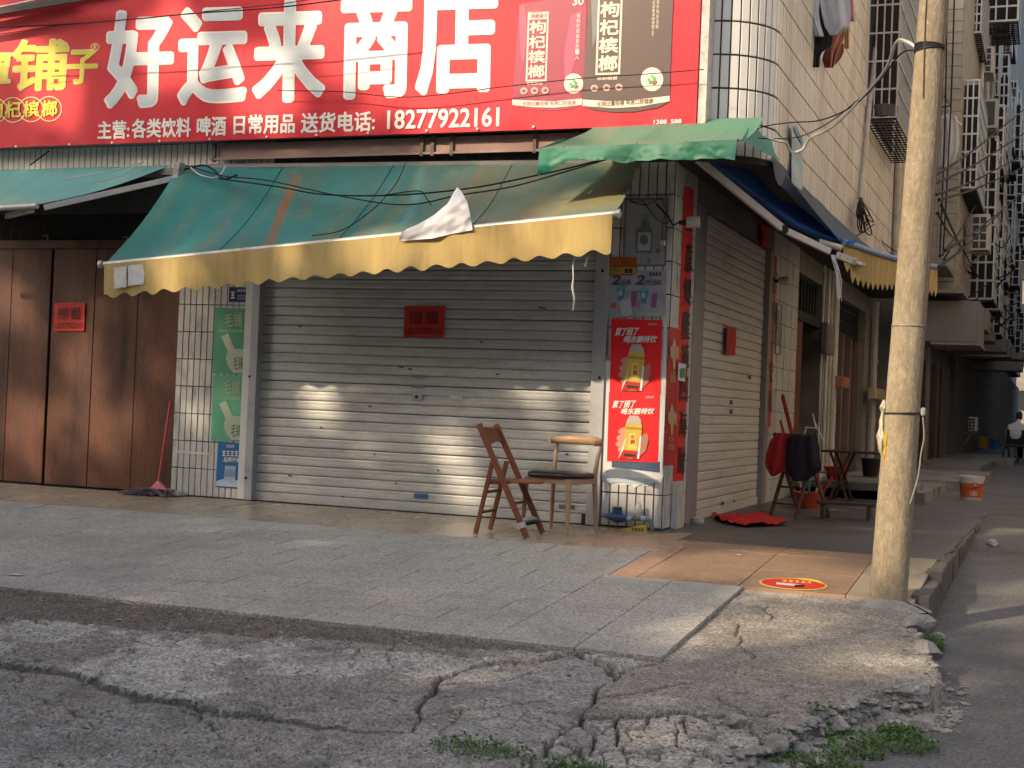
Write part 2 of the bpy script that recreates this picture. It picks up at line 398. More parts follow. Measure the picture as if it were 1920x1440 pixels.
# slab on the right (tan grey), smoother
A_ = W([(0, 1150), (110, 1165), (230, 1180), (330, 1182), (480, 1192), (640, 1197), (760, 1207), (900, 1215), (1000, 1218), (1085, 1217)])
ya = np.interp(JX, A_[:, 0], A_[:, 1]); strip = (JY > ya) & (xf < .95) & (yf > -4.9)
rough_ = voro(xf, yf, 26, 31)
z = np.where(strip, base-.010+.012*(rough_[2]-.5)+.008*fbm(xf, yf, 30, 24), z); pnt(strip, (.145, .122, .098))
L_ = W([(-120, 1222), (0, 1228), (60, 1240), (150, 1254), (190, 1281), (250, 1293), (330, 1303), (420, 1322), (490, 1330), (560, 1340), (640, 1352), (720, 1362)])
yl = np.interp(JX, L_[:, 0], L_[:, 1]); low = (JY < yl) & (JX < L_[-1, 0]+.1)
stp = np.clip((yl-JY)/.014, 0, 1)*np.clip((L_[-1, 0]+.1-JX)/.8, 0, 1)
z = z-stp*.028; pnt(low, (.215, .198, .175), .85); foot_ = np.where(low, np.exp(-((yl-JY-.012)/.016)**2), 0); g_ = (foot_*.8)[:, None]; col[:] = col*(1-g_)+np.array((.05, .044, .036))*g_  # shadow line under the ledge painted in, together with dirt at its foot
palez = (~strip) & (~low) & (JX < W([(830, 1300)])[0, 0]); pnt(palez, (.38, .36, .315), .85)
grit = palez & (fbm(xf, yf, 2.2, 40) > -.03); z = np.where(palez, z+.012*(voro(xf, yf, 18, 41)[1]-.3)*np.where(grit, 1, .35), z); pnt(grit, (.19, .175, .15), .75)
# smooth grey patch
C_ = W([(770, 1365), (785, 1325), (800, 1300), (830, 1270), (880, 1245), (930, 1236), (1010, 1230), (1060, 1220), (1090, 1217), (1135, 1236), (1155, 1258), (1152, 1268), (1120, 1280), (1112, 1305), (1098, 1330), (1092, 1345), (1050, 1362), (1020, 1378), (1015, 1400), (960, 1420), (860, 1412), (800, 1400), (770, 1365)])
def inside(P, L):
    c = np.zeros(len(P), bool)
    for i in range(len(L)-1):
        a, b = L[i], L[i+1]; k = (a[1] > P[:, 1]) != (b[1] > P[:, 1]); c ^= k & (P[:, 0] < (b[0]-a[0])*(P[:, 1]-a[1])/(b[1]-a[1]+1e-12)+a[0])
    return c
patch = inside(PJ, C_); z = np.where(patch, base-.014+.018*fbm(xf, yf, 2, 50)+.004*fbm(xf, yf, 25, 51), z); pnt(patch, (.25, .238, .215))
# right slab
slabm = (~patch) & (~strip) & (JX > W([(1120, 1300)])[0, 0]) ; pnt(slabm, (.31, .283, .235), .9)
st2 = slabm & (fbm(xf, yf, 1.3, 61) > .05); pnt(st2, (.20, .178, .148), .65)
z = np.where(slabm, base-.010+.016*fbm(xf, yf, 1.8, 62)+.006*fbm(xf, yf, 14, 63)+.004*fbm(xf, yf, 60, 64, 2), z)
# blocks of broken concrete below the right slab
B_ = W([(1095, 1340), (1180, 1336), (1230, 1329), (1290, 1327), (1345, 1333), (1400, 1340), (1470, 1350)])
yb = np.interp(JX, B_[:, 0], B_[:, 1]); blk = (JY < yb) & (JX > W([(1030, 1372)])[0, 0])
v1, ve, vh = voro(xf*1.0, yf*.8, 9, 71); fade = np.clip((yb-JY)/.75, 0, 1)
zb_ = base-.014-.04*fade+.035*(vh-.5)*(.25+fade)+.01*(v1-.3)*(vh-.5)-.05*np.exp(-(ve/.05)**4)
z = np.where(blk, zb_, z); gap_ = np.where(blk, np.exp(-(ve/.045)**4), 0); pnt(blk, (.36, .335, .285), .8); pnt(blk & (vh > .6), (.235, .225, .205), .7)
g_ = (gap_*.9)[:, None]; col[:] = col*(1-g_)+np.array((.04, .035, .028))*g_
# left foreground rubble
lo2 = (JY < W([(640, 1375)])[0, 1]) & (~blk) & (~patch) & (JX < W([(1030, 1372)])[0, 0]+.2); w1, we, wh = voro(xf, yf, 20, 81)
z = np.where(lo2, z+.03*(wh-.55)*np.clip(fbm(xf, yf, 1.5, 82)+.45, 0, 1), z); pnt(lo2, (.255, .238, .21), .6)
# cracks
CRW = .6+.8*np.clip(fbm(xf, yf, 7, 91)+.5, 0, 1)
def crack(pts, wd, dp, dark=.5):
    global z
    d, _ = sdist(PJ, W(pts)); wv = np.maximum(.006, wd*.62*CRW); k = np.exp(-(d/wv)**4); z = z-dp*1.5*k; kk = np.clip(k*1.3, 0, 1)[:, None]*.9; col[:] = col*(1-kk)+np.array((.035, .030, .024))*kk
for pts, wd, dp in [([(770, 1365), (785, 1325), (800, 1300), (830, 1270), (880, 1245), (930, 1236)], .016, .04), ([(920, 1236), (1010, 1231), (1060, 1221), (1090, 1218), (1112, 1228), (1135, 1238), (1155, 1258), (1152, 1268)], .028, .07),
                    ([(1152, 1268), (1120, 1280), (1112, 1305), (1098, 1330), (1092, 1345), (1050, 1362), (1022, 1378), (1018, 1400)], .02, .055), ([(830, 1275), (870, 1273), (930, 1266), (975, 1258), (1000, 1250)], .012, .03), ([(795, 1330), (870, 1322), (930, 1314), (985, 1306), (1020, 1302)], .012, .03),
                    ([(1155, 1262), (1180, 1244), (1245, 1232), (1262, 1226)], .012, .035), ([(1118, 1300), (1180, 1293), (1230, 1282), (1282, 1270)], .02, .05), ([(1100, 1338), (1180, 1335), (1230, 1328), (1290, 1326), (1345, 1333), (1400, 1327), (1465, 1331)], .02, .055),
                    ([(1095, 1340), (1112, 1375), (1105, 1400)], .014, .035), ([(1155, 1338), (1162, 1380)], .012, .03), ([(1285, 1330), (1290, 1350), (1340, 1360)], .014, .04), ([(1350, 1300), (1400, 1330), (1470, 1320)], .012, .035), ([(870, 1320), (850, 1345), (825, 1366)], .006, .012),
                    ([(1380, 1130), (1420, 1133), (1440, 1130)], .01, .025), ([(1440, 1128), (1445, 1150), (1478, 1152)], .008, .02), ([(1385, 1160), (1382, 1180), (1400, 1205), (1410, 1225)], .008, .018), ([(20, 1278), (70, 1290), (130, 1320), (190, 1348)], .01, .025), ([(330, 1310), (400, 1345), (420, 1370)], .01, .02), ([(360, 1345), (380, 1320), (375, 1310)], .008, .018), ([(0, 1150), (60, 1158), (90, 1168)], .02, .05)]:
    crack(pts, wd, dp)
# web of fine cracks and pitted aggregate over the older pours
for sc_, sd_, wd_, dp_ in ((2.3, 301, .022, .016), (5.5, 302, .035, .012)):
    a1, a2, a3 = voro(JX+.05*fbm(xf, yf, 5, 310), JY, sc_, sd_); msk = np.clip(fbm(xf, yf, 1.1, sd_+5)*3+.45, 0, 1)*np.where(strip, 0, 1)*np.where(slabm, .35, 1)
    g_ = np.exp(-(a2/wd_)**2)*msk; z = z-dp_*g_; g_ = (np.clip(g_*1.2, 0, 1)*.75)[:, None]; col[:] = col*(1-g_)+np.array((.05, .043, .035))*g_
pit = voro(xf, yf, 45, 320); z = z+.006*(pit[2]-.5)*np.where(patch | slabm, .5, 1.0)-.004*np.exp(-(pit[1]/.15)**2)*np.where(patch | slabm, .4, 1.0)
# broken right edge down to the road
E_ = W([(1702, 1128), (1706, 1160), (1722, 1185), (1748, 1225), (1766, 1255), (1768, 1266), (1740, 1278), (1692, 1286), (1645, 1288), (1600, 1306), (1560, 1320), (1520, 1334), (1490, 1350), (1450, 1372), (1400, 1392), (1360, 1412), (1300, 1440), (1240, 1475)])
de, se = sdist(np.stack([xf+.05*fbm(xf, yf, 11, 95)+.02*fbm(xf, yf, 40, 96, 2), yf+.05*fbm(xf, yf, 11, 97)], 1), E_)
outer = (se > 0)
roadz = np.interp(yf, (-7.5, -5, 4), (-.56, -.45, -.03))
tt = np.where(outer, np.clip(de/.05, 0, 1), 0); tt = tt*tt*(3-2*tt)
sk = np.clip(1-(de-.02)/.30, 0, 1)
r1, re_, rh = voro(xf, yf, 15, 98)
debris = roadz-.035+sk*(.075*(rh-.25)-.03*np.exp(-(re_/.12)**2))
ragged = base-.03-.12*np.clip(de/.16, 0, 1)*(.4+rh)
rag_zone = (JX < 2.15)
z = np.where(outer, z*(1-tt)+debris*tt, z)
pnt(outer & (tt > .05), (.22, .205, .18), .9)
# left bottom: under the asphalt
tb = np.clip((-7.3-yf-.12*xf+.3*fbm(xf, yf, 1.2, 99))/.5, 0, 1); z = z*(1-tb)+(roadz-.05)*tb
Z = z.reshape(sh); ny, nxg = sh
verts = np.stack([xf, yf, z], 1)
idx = np.arange(ny*nxg).reshape(sh)
xc = (X[:-1, :-1]); yc = Y[:-1, :-1]
under = ((xc < .9) & (yc > -4.27)) | (yc > -2.3) | ((yc > -2.33) & (xc < 1.6))
faces = np.stack([idx[:-1, :-1], idx[:-1, 1:], idx[1:, 1:], idx[1:, :-1]], -1)[~under]
me = bpy.data.meshes.new('concrete_apron'); nf = len(faces)
me.vertices.add(len(verts)); me.vertices.foreach_set('co', verts.ravel().astype(np.float32)); me.loops.add(nf*4); me.loops.foreach_set('vertex_index', faces.ravel().astype(np.int32))
me.polygons.add(nf); me.polygons.foreach_set('loop_start', np.arange(0, nf*4, 4, dtype=np.int32)); me.polygons.foreach_set('loop_total', np.full(nf, 4, dtype=np.int32)); me.update(); me.validate()
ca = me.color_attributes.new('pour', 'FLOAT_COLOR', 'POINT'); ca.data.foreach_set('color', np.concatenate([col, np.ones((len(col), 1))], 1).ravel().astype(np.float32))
me.polygons.foreach_set('use_smooth', np.ones(nf, dtype=bool))
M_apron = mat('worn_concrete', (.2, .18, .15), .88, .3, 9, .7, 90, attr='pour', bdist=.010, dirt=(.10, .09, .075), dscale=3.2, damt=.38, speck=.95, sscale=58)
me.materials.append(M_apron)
ao = bpy.data.objects.new('concrete_apron', me); COL.objects.link(ao); tag(ao, kind='structure')
def apron_z(x, y):
    i = int(np.clip(np.searchsorted(gx, x), 0, nxg-1)); j = int(np.clip(np.searchsorted(gy, y), 0, ny-1)); return float(Z[j, i])

# --- loose stones, rubble, weeds
M_stone = mat('broken_concrete', (.30, .285, .255), .9, .3, 12, .8, 60, dirt=(.13, .12, .103), dscale=9, damt=.55, speck=.4, sscale=90)
def stone_mesh(seed, s):
    b = bmesh.new(); bmesh.ops.create_icosphere(b, subdivisions=2, radius=1); r = random.Random(seed); o = V((r.uniform(0, 99), r.uniform(0, 99), 0))
    for v_ in b.verts:
        k = 1+.45*noise.noise(v_.co*1.1+o)+.2*noise.noise(v_.co*2.7+o); q = v_.co*k
        for n_ in [V((r.uniform(-1, 1), r.uniform(-1, 1), r.uniform(-1, 1))).normalized() for _ in range(0)]: pass
        v_.co = V((q.x*s[0], q.y*s[1], q.z*s[2]))
    # chop a few planes so that it reads as broken concrete
    for k in range(11):
        n_ = V((r.uniform(-1, 1), r.uniform(-1, 1), r.uniform(-.5, 1))).normalized(); d = r.uniform(.55, .8)*math.sqrt((n_.x*s[0])**2+(n_.y*s[1])**2+(n_.z*s[2])**2)
        for v_ in b.verts:
            t = v_.co.dot(n_)-d
            if t > 0: v_.co -= n_*t
    m = bpy.data.meshes.new('stone'); b.to_mesh(m); b.free(); m.materials.append(M_stone); return m
random.seed(21)
stones = [  # px, py, half sizes (m), what sets it apart
    (1715, 1165, (.13, .09, .07), 'pale broken concrete lump beside the foot of the utility pole'),
    (1738, 1205, (.16, .10, .08), 'long pale concrete chunk fallen off the slab edge below the pole'),
    (1755, 1222, (.08, .07, .06), 'tilted concrete piece at the right tip of the broken slab'),
    (1655, 1290, (.11, .07, .03), 'flat tilted concrete plate broken off the front slab edge'),
    (1575, 1325, (.09, .06, .05), 'grey rubble chunk under the front slab edge left of the weeds'),
    (1618, 1320, (.05, .045, .035), 'small grey rubble stone between the two weed clumps'),
    (1725, 1305, (.04, .035, .02), 'small whitish flat stone lying alone on the asphalt'),
    (1700, 1300, (.06, .05, .035), 'pale broken block at the right end of the rubble'),
    (1500, 1360, (.10, .07, .05), 'pale rubble chunk above the lowest weed clump'),
    (1540, 1385, (.06, .06, .045), 'rubble stone just right of the lowest weed clump'),
    (1455, 1375, (.08, .06, .045), 'angular grey chunk at the end of the long crack'),
    (1440, 1400, (.07, .05, .04), 'small angular rubble block in front of the broken slab'),
    (1380, 1345, (.09, .06, .04), 'flat pale block prised up along the crack'),
    (1400, 1420, (.09, .06, .04), 'grey rubble block near the bottom edge of the picture'),
    (1330, 1425, (.08, .05, .03), 'flat pale rubble block at the bottom edge left of the others'),
    (935, 1248, (.035, .025, .025), 'small light stone lying in the arched crack'),
    (1765, 1133, (.06, .05, .04), 'grey stone in the gutter behind the pole foot'),
    (1862, 1003, (.09, .07, .05), 'pale rounded stone at the far kerb corner near the bucket')]
for k, (a, b_, s_, lb) in enumerate(stones):
    p = GR(a, b_); ztop = apron_z(p.x, p.y) if p.x < 2.4 and p.y < -2.3 else rz(p.y)
    p = V((p.x, p.y, ztop)); o = bpy.data.objects.new('rubble_stone', stone_mesh(k+1, s_)); COL.objects.link(o); o.location = p+V((0, 0, s_[2]*.35)); o.rotation_euler = (random.uniform(-.25, .25), random.uniform(-.25, .25), random.uniform(0, 6))
    tag(o, lb, 'stone', 'rubble at the broken slab edge')
sb = MB(); random.seed(5)
PH = (1+5**.5)/2; ICO = [V(q).normalized() for q in ((-1, PH, 0), (1, PH, 0), (-1, -PH, 0), (1, -PH, 0), (0, -1, PH), (0, 1, PH), (0, -1, -PH), (0, 1, -PH), (PH, 0, -1), (PH, 0, 1), (-PH, 0, -1), (-PH, 0, 1))]
ICF = [(0, 11, 5), (0, 5, 1), (0, 1, 7), (0, 7, 10), (0, 10, 11), (1, 5, 9), (5, 11, 4), (11, 10, 2), (10, 7, 6), (7, 1, 8), (3, 9, 4), (3, 4, 2), (3, 2, 6), (3, 6, 8), (3, 8, 9), (4, 9, 5), (2, 4, 11), (6, 2, 10), (8, 6, 7), (9, 8, 1)]
for k in range(2600):
    t = random.random()
    if t < .5:
        i = random.randrange(len(E_)-1); q = E_[i]+(E_[i+1]-E_[i])*random.random(); a = random.gauss(0, .12); x_, y_ = q[0]+abs(random.gauss(0, .13))*.6+a*.3, q[1]-abs(random.gauss(0, .15))
    elif t < .75: x_, y_ = random.uniform(-3, 1.9), random.uniform(-6.9, -5.1)
    else: x_, y_ = random.uniform(-4, .9), random.uniform(-4.8, -4.38)
    if x_ > 2.38 or y_ < -8 or y_ > -2.4 or (x_ < .96 and y_ > -4.36): continue
    s_ = random.choice([.003, .004, .004, .005, .006, .007, .009, .012, .02 if t < .5 else .005]); zc = max(apron_z(x_, y_), rz(y_)); c = V((x_, y_, zc+s_*.25)); sx, sy, sz = random.uniform(.8, 1.7), random.uniform(.7, 1.4), random.uniform(.4, .8)
    sb.add([c+V((r_.x*sx, r_.y*sy, r_.z*sz))*s_*random.uniform(.7, 1.15) for r_ in ICO], ICF)
for k in range(620):   # bigger angular pieces fallen along the broken edge
    i = random.randrange(6, len(E_)-1); q = E_[i]+(E_[i+1]-E_[i])*random.random(); off_ = abs(random.gauss(0, .11)); x_, y_ = q[0]+off_*.5, q[1]-off_
    if x_ > 2.36 or y_ < -7.6: continue
    s_ = random.choice([.014, .018, .022, .03, .04])*random.uniform(.8, 1.2); zc = max(apron_z(x_, y_), rz(y_)); c = V((x_, y_, zc+s_*.2)); sx, sy, sz = random.uniform(.8, 1.5), random.uniform(.7, 1.3), random.uniform(.4, .75); ax = V((random.gauss(0, 1), random.gauss(0, 1), random.gauss(0, 1))).normalized(); hcut = random.uniform(.3, .6)
    P = []
    for r_ in ICO:
        t = r_.dot(ax)-hcut; w_ = r_-ax*max(0, t); P.append(c+V((w_.x*sx, w_.y*sy, w_.z*sz))*s_*random.uniform(.75, 1.15))
    sb.add(P, ICF)
tag(sb.build('gravel', M_stone, at=(0, 0, 0)), 'loose crumbs of concrete scattered over the apron', kind='stuff')
M_weed = mat('weed_leaf', (.07, .17, .03), .6, .4, 30, 0, trans=.25)
M_weed2 = mat('dry_weed_leaf', (.13, .13, .045), .7, .3, 30, 0, trans=.2)
def weed(px, py, rx, ry, n, h, lb, m=None):
    p = GR(px, py); z0 = max(apron_z(min(p.x, 2.4), p.y) if p.y < -2.3 else -9, rz(p.y)); p = V((p.x, p.y, z0)); root = thing('weed_clump', lb, 'weed', p, 'weeds in the broken paving')
    for mm, nn in ((M_weed, n), (M_weed2, n//4)):
        b = MB()
        for k in range(nn):
            a, q = random.uniform(0, 6.28), random.random()**.5; c = p+V((math.cos(a)*rx*q, math.sin(a)*ry*q, 0))
            c.z = (max(apron_z(c.x, c.y), rz(c.y)) if c.x < 2.4 and c.y < -2.3 else z0)+random.uniform(0, h)
            d = V((random.gauss(0, 1), random.gauss(0, 1), random.uniform(.1, 1.2))).normalized(); s_ = random.uniform(.010, .026); sd, _ = frame(d)
            b.add([c, c+d*s_*.5+sd*s_*.35, c+d*s_, c+d*s_*.5-sd*s_*.35], [(0, 1, 2, 3)])
        for k in range(nn//8):
            a, q = random.uniform(0, 6.28), random.random()**.5; c = p+V((math.cos(a)*rx*q, math.sin(a)*ry*q, .0)); b.tube([c, c+V((random.gauss(0, .02), random.gauss(0, .02), h*1.1))], .0012, 4)
        b.build('leaves', mm, root)
weed(1640, 1338, .28, .15, 750, .04, 'green weed clump growing in the rubble at the slab edge')
weed(1525, 1383, .20, .13, 520, .04, 'lowest green weed clump among pale rubble near the road')
weed(1748, 1160, .07, .16, 420, .07, 'dark green weeds in the gutter below the pole')
weed(905, 1400, .22, .12, 330, .03, 'low green weeds in the cracks of the lower apron')
weed(1590, 1360, .16, .06, 260, .03, 'thin straggling weeds between the two larger clumps')
weed(1690, 1322, .10, .07, 300, .04, 'right end tuft of weeds beside the pale broken block')
weed(1085, 1425, .14, .06, 260, .04, 'sparse yellowish weeds at the bottom edge of the picture')

# fine litter trodden over the pavers: crumbs, leaf scraps, cigarette ends
random.seed(77)
for nm, c_, n_ in (('dark_litter', (.05, .042, .034), 190), ('pale_litter', (.5, .47, .42), 70)):
    b = MB()
    for k in range(n_):
        x_, y_ = random.uniform(-6, 1.9), random.uniform(-4.3, -.1)
        if x_ > .9 and y_ < -2.4: continue
        s_ = random.uniform(.004, .012) if nm == 'pale_litter' else random.uniform(.005, .016); a = random.uniform(0, 3.14); d = V((math.cos(a), math.sin(a), 0)); e = V((-d.y, d.x, 0)); c = V((x_, y_, gz(y_)+.004))
        b.add([c-d*s_, c+e*s_*.4+V((0, 0, .002)), c+d*s_, c-e*s_*.4], [(0, 1, 2, 3)])
    tag(b.build(nm, mat(nm, c_, .8, .3, 20), at=(0, 0, 0)), 'tiny trodden litter scattered over the pavement', kind='stuff')
# ================================================================== CORNER BUILDING
M_grout = mat('dark_grout', (.045, .042, .038), .95, .3, 20)
M_tile = mat('white_wall_tile', (.66, .64, .6), .42, .06, 2.5, .04, 12, dirt=(.4, .36, .3), dscale=5, damt=.1, stretch=(1, 1, .5))
M_tileold = mat('stained_wall_tile', (.50, .49, .46), .35, .12, 3, .08, 30, dirt=(.13, .115, .095), dscale=9, damt=.32, stretch=(1, 1, .35))
M_tileside = mat('cream_wall_tile', (.62, .565, .485), .3, .14, 2, .05, 12, dirt=(.34, .295, .24), dscale=2.2, damt=.5, stretch=(1, 1, .22))
M_plaster = mat('dark_render', (.17, .158, .14), .9, .3, 3, .3, 30)
M_alu = mat('shutter_aluminium', (.48, .48, .465), .5, .10, 2, .04, 20, metal=.25, dirt=(.27, .255, .225), dscale=2.5, damt=.4, stretch=(.6, 1, 2), speck=.12, sscale=30)
M_alu2 = mat('side_shutter_aluminium', (.62, .585, .53), .42, .10, 2, .04, 20, metal=.1, dirt=(.38, .34, .28), dscale=2.5, damt=.25, stretch=(1, .4, 3))
M_jamb = mat('shutter_guide', (.40, .41, .42), .4, .1, 3, .03, 20, metal=.4, dirt=(.2, .19, .17), dscale=4, damt=.25)
M_wood = mat('old_door_wood', (.125, .036, .012), .5, .6, 2.0, .4, 25, dirt=(.014, .006, .004), dscale=1.0, damt=.85, stretch=(4, 4, .7), speck=.35, sscale=14)
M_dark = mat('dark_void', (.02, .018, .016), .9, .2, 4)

bld = thing('corner_building', 'tiled corner shop building with a rounded cream tile corner', 'building', (0, 0, 0))
prof = [(-14, 13.2), (-14, 0), (-.01, 0)]+[(-.01+.5*math.sin(a), .5-.5*math.cos(a)) for a in [rad(7.5*i) for i in range(1, 12)]]+[(XU, .5), (XU, 13.2)]
ub = MB(); ub.prism([(x, y, 2.98) for x, y in prof], (0, 0, 6.4)); upper = ub.build('upper_wall', M_grout, bld)
g = MB()
g.box(-14, -8.4, 0, .4, -.3, 2.979)                      # far left
g.box(-4.93, -4.13, 0, .4, -.3, 2.979)                   # left pier
g.box(-.74, XS, 0, .75, -.3, 2.979)                      # corner pier
g.box(-4.13, -.74, .02, .4, 2.55, 2.979)                 # lintel
g.box(-8.4, -4.93, .03, .4, 2.62, 2.979)
ground = g.build('ground_wall', M_grout, bld)
g = MB(); g.box(-.62, XS, 4.36, 6.05, -.3, 2.979); g.box(-.62, XS, 8.25, 9.6, -.3, 2.979); g.box(-.62, XS, 12.6, 13.2, -.3, 2.979); g.box(-.62, XS-.004, .75, 4.36, 2.76, 2.978); g.box(-.62, XS-.004, 6.05, 8.25, 2.7, 2.978); g.box(-.62, XS-.004, 9.6, 12.6, 2.7, 2.978)
g.build('side_wall', M_plaster, bld)
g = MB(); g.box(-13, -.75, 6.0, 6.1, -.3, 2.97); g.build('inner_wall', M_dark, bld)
# tile pieces share one mesh per size
def tilemesh(wd, h, t, m, nrm='y', bev=.003):
    b = MB(); x = wd/2; z = h/2; e = bev
    b.add([(-x, 0, -z), (x, 0, -z), (x, 0, z), (-x, 0, z), (-x+e, -t, -z+e), (x-e, -t, -z+e), (x-e, -t, z-e), (-x+e, -t, z-e)], [(4, 5, 6, 7), (0, 1, 5, 4), (1, 2, 6, 5), (2, 3, 7, 6), (3, 0, 4, 7)])
    o = b.build('tile', m, at=(0, 0, 0)); return o
def place_tile(proto, parent, loc, rz_=0):
    c = proto.copy(); COL.objects.link(c); c.parent = parent; c.location = V(loc)-wloc(parent)+V((random.uniform(-1, 1)*.0008, random.uniform(-1, 1)*.0015, random.uniform(-1, 1)*.0008)); c.rotation_euler = (random.gauss(0, .002), 0, rz_+random.gauss(0, .0015))
    return c
random.seed(2)
ROW, ZJ = .2725, 3.295
tp = tilemesh(.0665, .259, .007, M_tile)
# rounded corner
cw = .0785; s_ = -.115; kk = 0
while s_ < .785+.02:
    sc_ = s_+cw/2
    if sc_ < 0: x, y, a = -.01+sc_, 0, 0
    else: a = sc_/.5; x, y = -.01+.5*math.sin(a), .5-.5*math.cos(a)
    for r in range(-1, 6): place_tile(tp, upper, (x, y, ZJ+ROW*(r+.5)), a)
    s_ += cw
# tile row above the left awning
tq = tilemesh(.058, .25, .007, M_tile)
x = -8.0
while x < -4.0: place_tile(tq, upper, (x, 0, 3.125)); x += .0655
# long side wall: too many and too narrow to pick apart -> one part
st = MB(); random.seed(9)
y = .5+.02
while y < 13.1:
    for r in range(-1, 17):
        j = random.uniform(-.0015, .0015); t = .007+j; z0 = ZJ+ROW*r+.0045; z1 = z0+.263; y1 = y+.070; X0 = XU; X1 = XU+t; e = .003
        st.add([(X0, y, z0), (X0, y1, z0), (X0, y1, z1), (X0, y, z1), (X1, y+e, z0+e), (X1, y1-e, z0+e), (X1, y1-e, z1-e), (X1, y+e, z1-e)], [(4, 5, 6, 7), (0, 1, 5, 4), (1, 2, 6, 5), (2, 3, 7, 6), (3, 0, 4, 7)])
    y += .0785
st.build('side_tiles', M_tileside, upper, kind='stuff')
# left pier tiles
random.seed(4); tl = tilemesh(.0595, .247, .007, M_tileold)
for c in range(12):
    for r in range(9): place_tile(tl, ground, (-4.93+.033+.0655*c, 0, -.02+.126+.253*r))
# corner pier tiles: front face
tc_ = tilemesh(.066, .264, .007, M_tileold)
for c in range(7):
    for r in range(11): place_tile(tc_, ground, (-.74+.036+.0745*c, 0, -.02+.14+.2725*r))
b = MB()
for c in range(10):
    for r in range(11):
        y = .004+.0745*c; z0 = -.02+.006+.2725*r; b.box(XS-.002, XS+.006, y+.004, y+.070, z0, z0+.264)
b.build('pier_side_tiles', M_tileold, ground, kind='stuff')
tb_ = tilemesh(.40, .246, .006, M_tileold)
for c in range(4):
    for r in range(12): place_tile(tb_, bld, (XS, 4.36+.21+.42*c, -.03+.125+.252*r), rad(90))
tn = tilemesh(.30, .246, .006, M_tileold)
for c in range(4):
    for r in range(12): place_tile(tn, bld, (XS, 8.25+.17+.33*c, -.03+.125+.252*r), rad(90))
for o_ in (tp, tq, tl, tc_, tb_, tn): bpy.data.objects.remove(o_)

# ------------------------------------------------------------------ left neighbour: plank folding doors under a dark grille
dr = thing('wooden_door', 'tall brown plank folding doors of the closed shop at left', 'door', (-6.5, .05, -.02))
edges = [-8.35, -7.9, -7.42, -6.93, (-6.445, .025), -5.93, -5.43, -4.945]
prev = -8.38
random.seed(11)
for k, e in enumerate(edges[1:]):
    gap = 0
    if isinstance(e, tuple): gap = e[1]; e = e[0]
    b = MB(); b.box(prev+.003, e-.003-gap/2, .06+random.uniform(-.004, .004), .10, -.015, 2.28); b.build('plank', M_wood, dr, bevel=.004, seg=1); prev = e+gap/2
b = MB(); b.box(-8.38, -4.94, .045, .11, 2.28, 2.36); b.build('head_rail', M_wood, dr)
b = MB()
for z in (.25, 1.15, 2.0): pass
gr = MB(); x = -8.3
while x < -4.95: gr.box(x, x+.012, .08, .092, 2.36, 2.62); x += .115
gr.build('grille', M_dark, dr)
b = MB(); b.box(-8.4, -4.93, .12, .14, -.02, 2.62); b.build('back_panel', M_dark, dr)
for hx, hz in ((-6.55, 2.40), (-5.62, 2.38)):
    q = MB(); q.tube([(hx, .03, hz), (hx+.05, .03, hz+.01), (hx+.055, .03, hz-.05)], .008, 6); q.build('hook', mat('rusty_iron', (.16, .12, .1), .8, .3, 30, .3, metal=.3), dr)

# ------------------------------------------------------------------ roller shutters
def shutter(root, m, p0, u, wd, z0, n, pitch, nrm):
    """slats along u from p0, each a piece of its own"""
    pf = [(0, .001), (.002, .003), (.008, .006), (.0105, .013), (.0115, .028), (.0105, .046), (.0098, .049), (.0086, .051), (.0098, .053), (.0108, .056), (.0105, .072), (.008, .078), (.002, .0805), (0, .083)]
    s_ = pitch/.0845; b = MB(); u = V(u); nrm = V(nrm)
    for k in (0, 1):
        for (d, h) in pf: b.v.append(u*(wd*k)+nrm*d+V((0, 0, h*s_)))
    q = len(pf)
    for i in range(q-1): b.f.append((i, i+1, q+i+1, q+i))
    b.f.append(tuple(range(q))); b.f.append(tuple(range(q, 2*q)))
    b.f.append((0, q-1, 2*q-1, q))
    o = b.build('slat', m, at=(0, 0, 0)); o.parent = root; o.location = V((p0[0], p0[1], z0))-wloc(root)
    for i in range(1, n): piece(o, root, V((p0[0], p0[1], z0+pitch*i+random.uniform(-.0012, .0012)))-wloc(root)+nrm*random.uniform(-.002, .002), rot=(random.gauss(0, .006)*abs(u.x), random.gauss(0, .0006)*abs(u.x)+random.gauss(0, .006)*abs(u.y), random.gauss(0, .0005)))
sh1 = thing('roller_shutter', 'wide closed aluminium roller shutter behind the two chairs', 'shutter', (-2.45, .05, -.02))
shutter(sh1, M_alu, (-4.06, .05, 0), (1, 0, 0), 3.215, .06, 29, .0845, (0, -1, 0))
b = MB(); b.box(-4.06, -.845, .03, .06, -.022, .058); b.build('bottom_rail', M_alu, sh1, bevel=.004)
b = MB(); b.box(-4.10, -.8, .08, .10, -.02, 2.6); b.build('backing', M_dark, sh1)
for (a, c) in ((-4.125, -4.045), (-.86, -.745)):
    b = MB(); b.box(a, c, -.035, .12, -.02, 2.55); b.build('guide_rail', M_jamb, sh1, bevel=.003)
b = MB(); b.box(-4.195, -4.128, -.03, -.005, -.015, 2.3); b.build('guide_trim', mat('white_trim', (.6, .6, .57), .5, .1, 5, .05), sh1)
for (px, py) in ((468, 706), (461, 896), (1130, 508), (1124, 708)):
    p = FY(px, py, -.036); q = MB(); q.lathe(p, [(.012, 0), (.012, .004), (.004, .006)], 10, V((0, -1, 0))); q.build('bolt', M_dark, sh1)
P1 = Pan(sh1, lambda x, y: FY(x, y, .035), (0, -1, 0), .001)
lk = MB(); p = FY(783, 744, .03); lk.box(p.x-.05, p.x+.05, .012, .034, p.z-.028, p.z+.028); lk.build('lock_plate', M_jamb, sh1, bevel=.004)
P1.ell('keyhole', 783, 744, 3.2, 3.2, ink((.02, .02, .02)), 15)
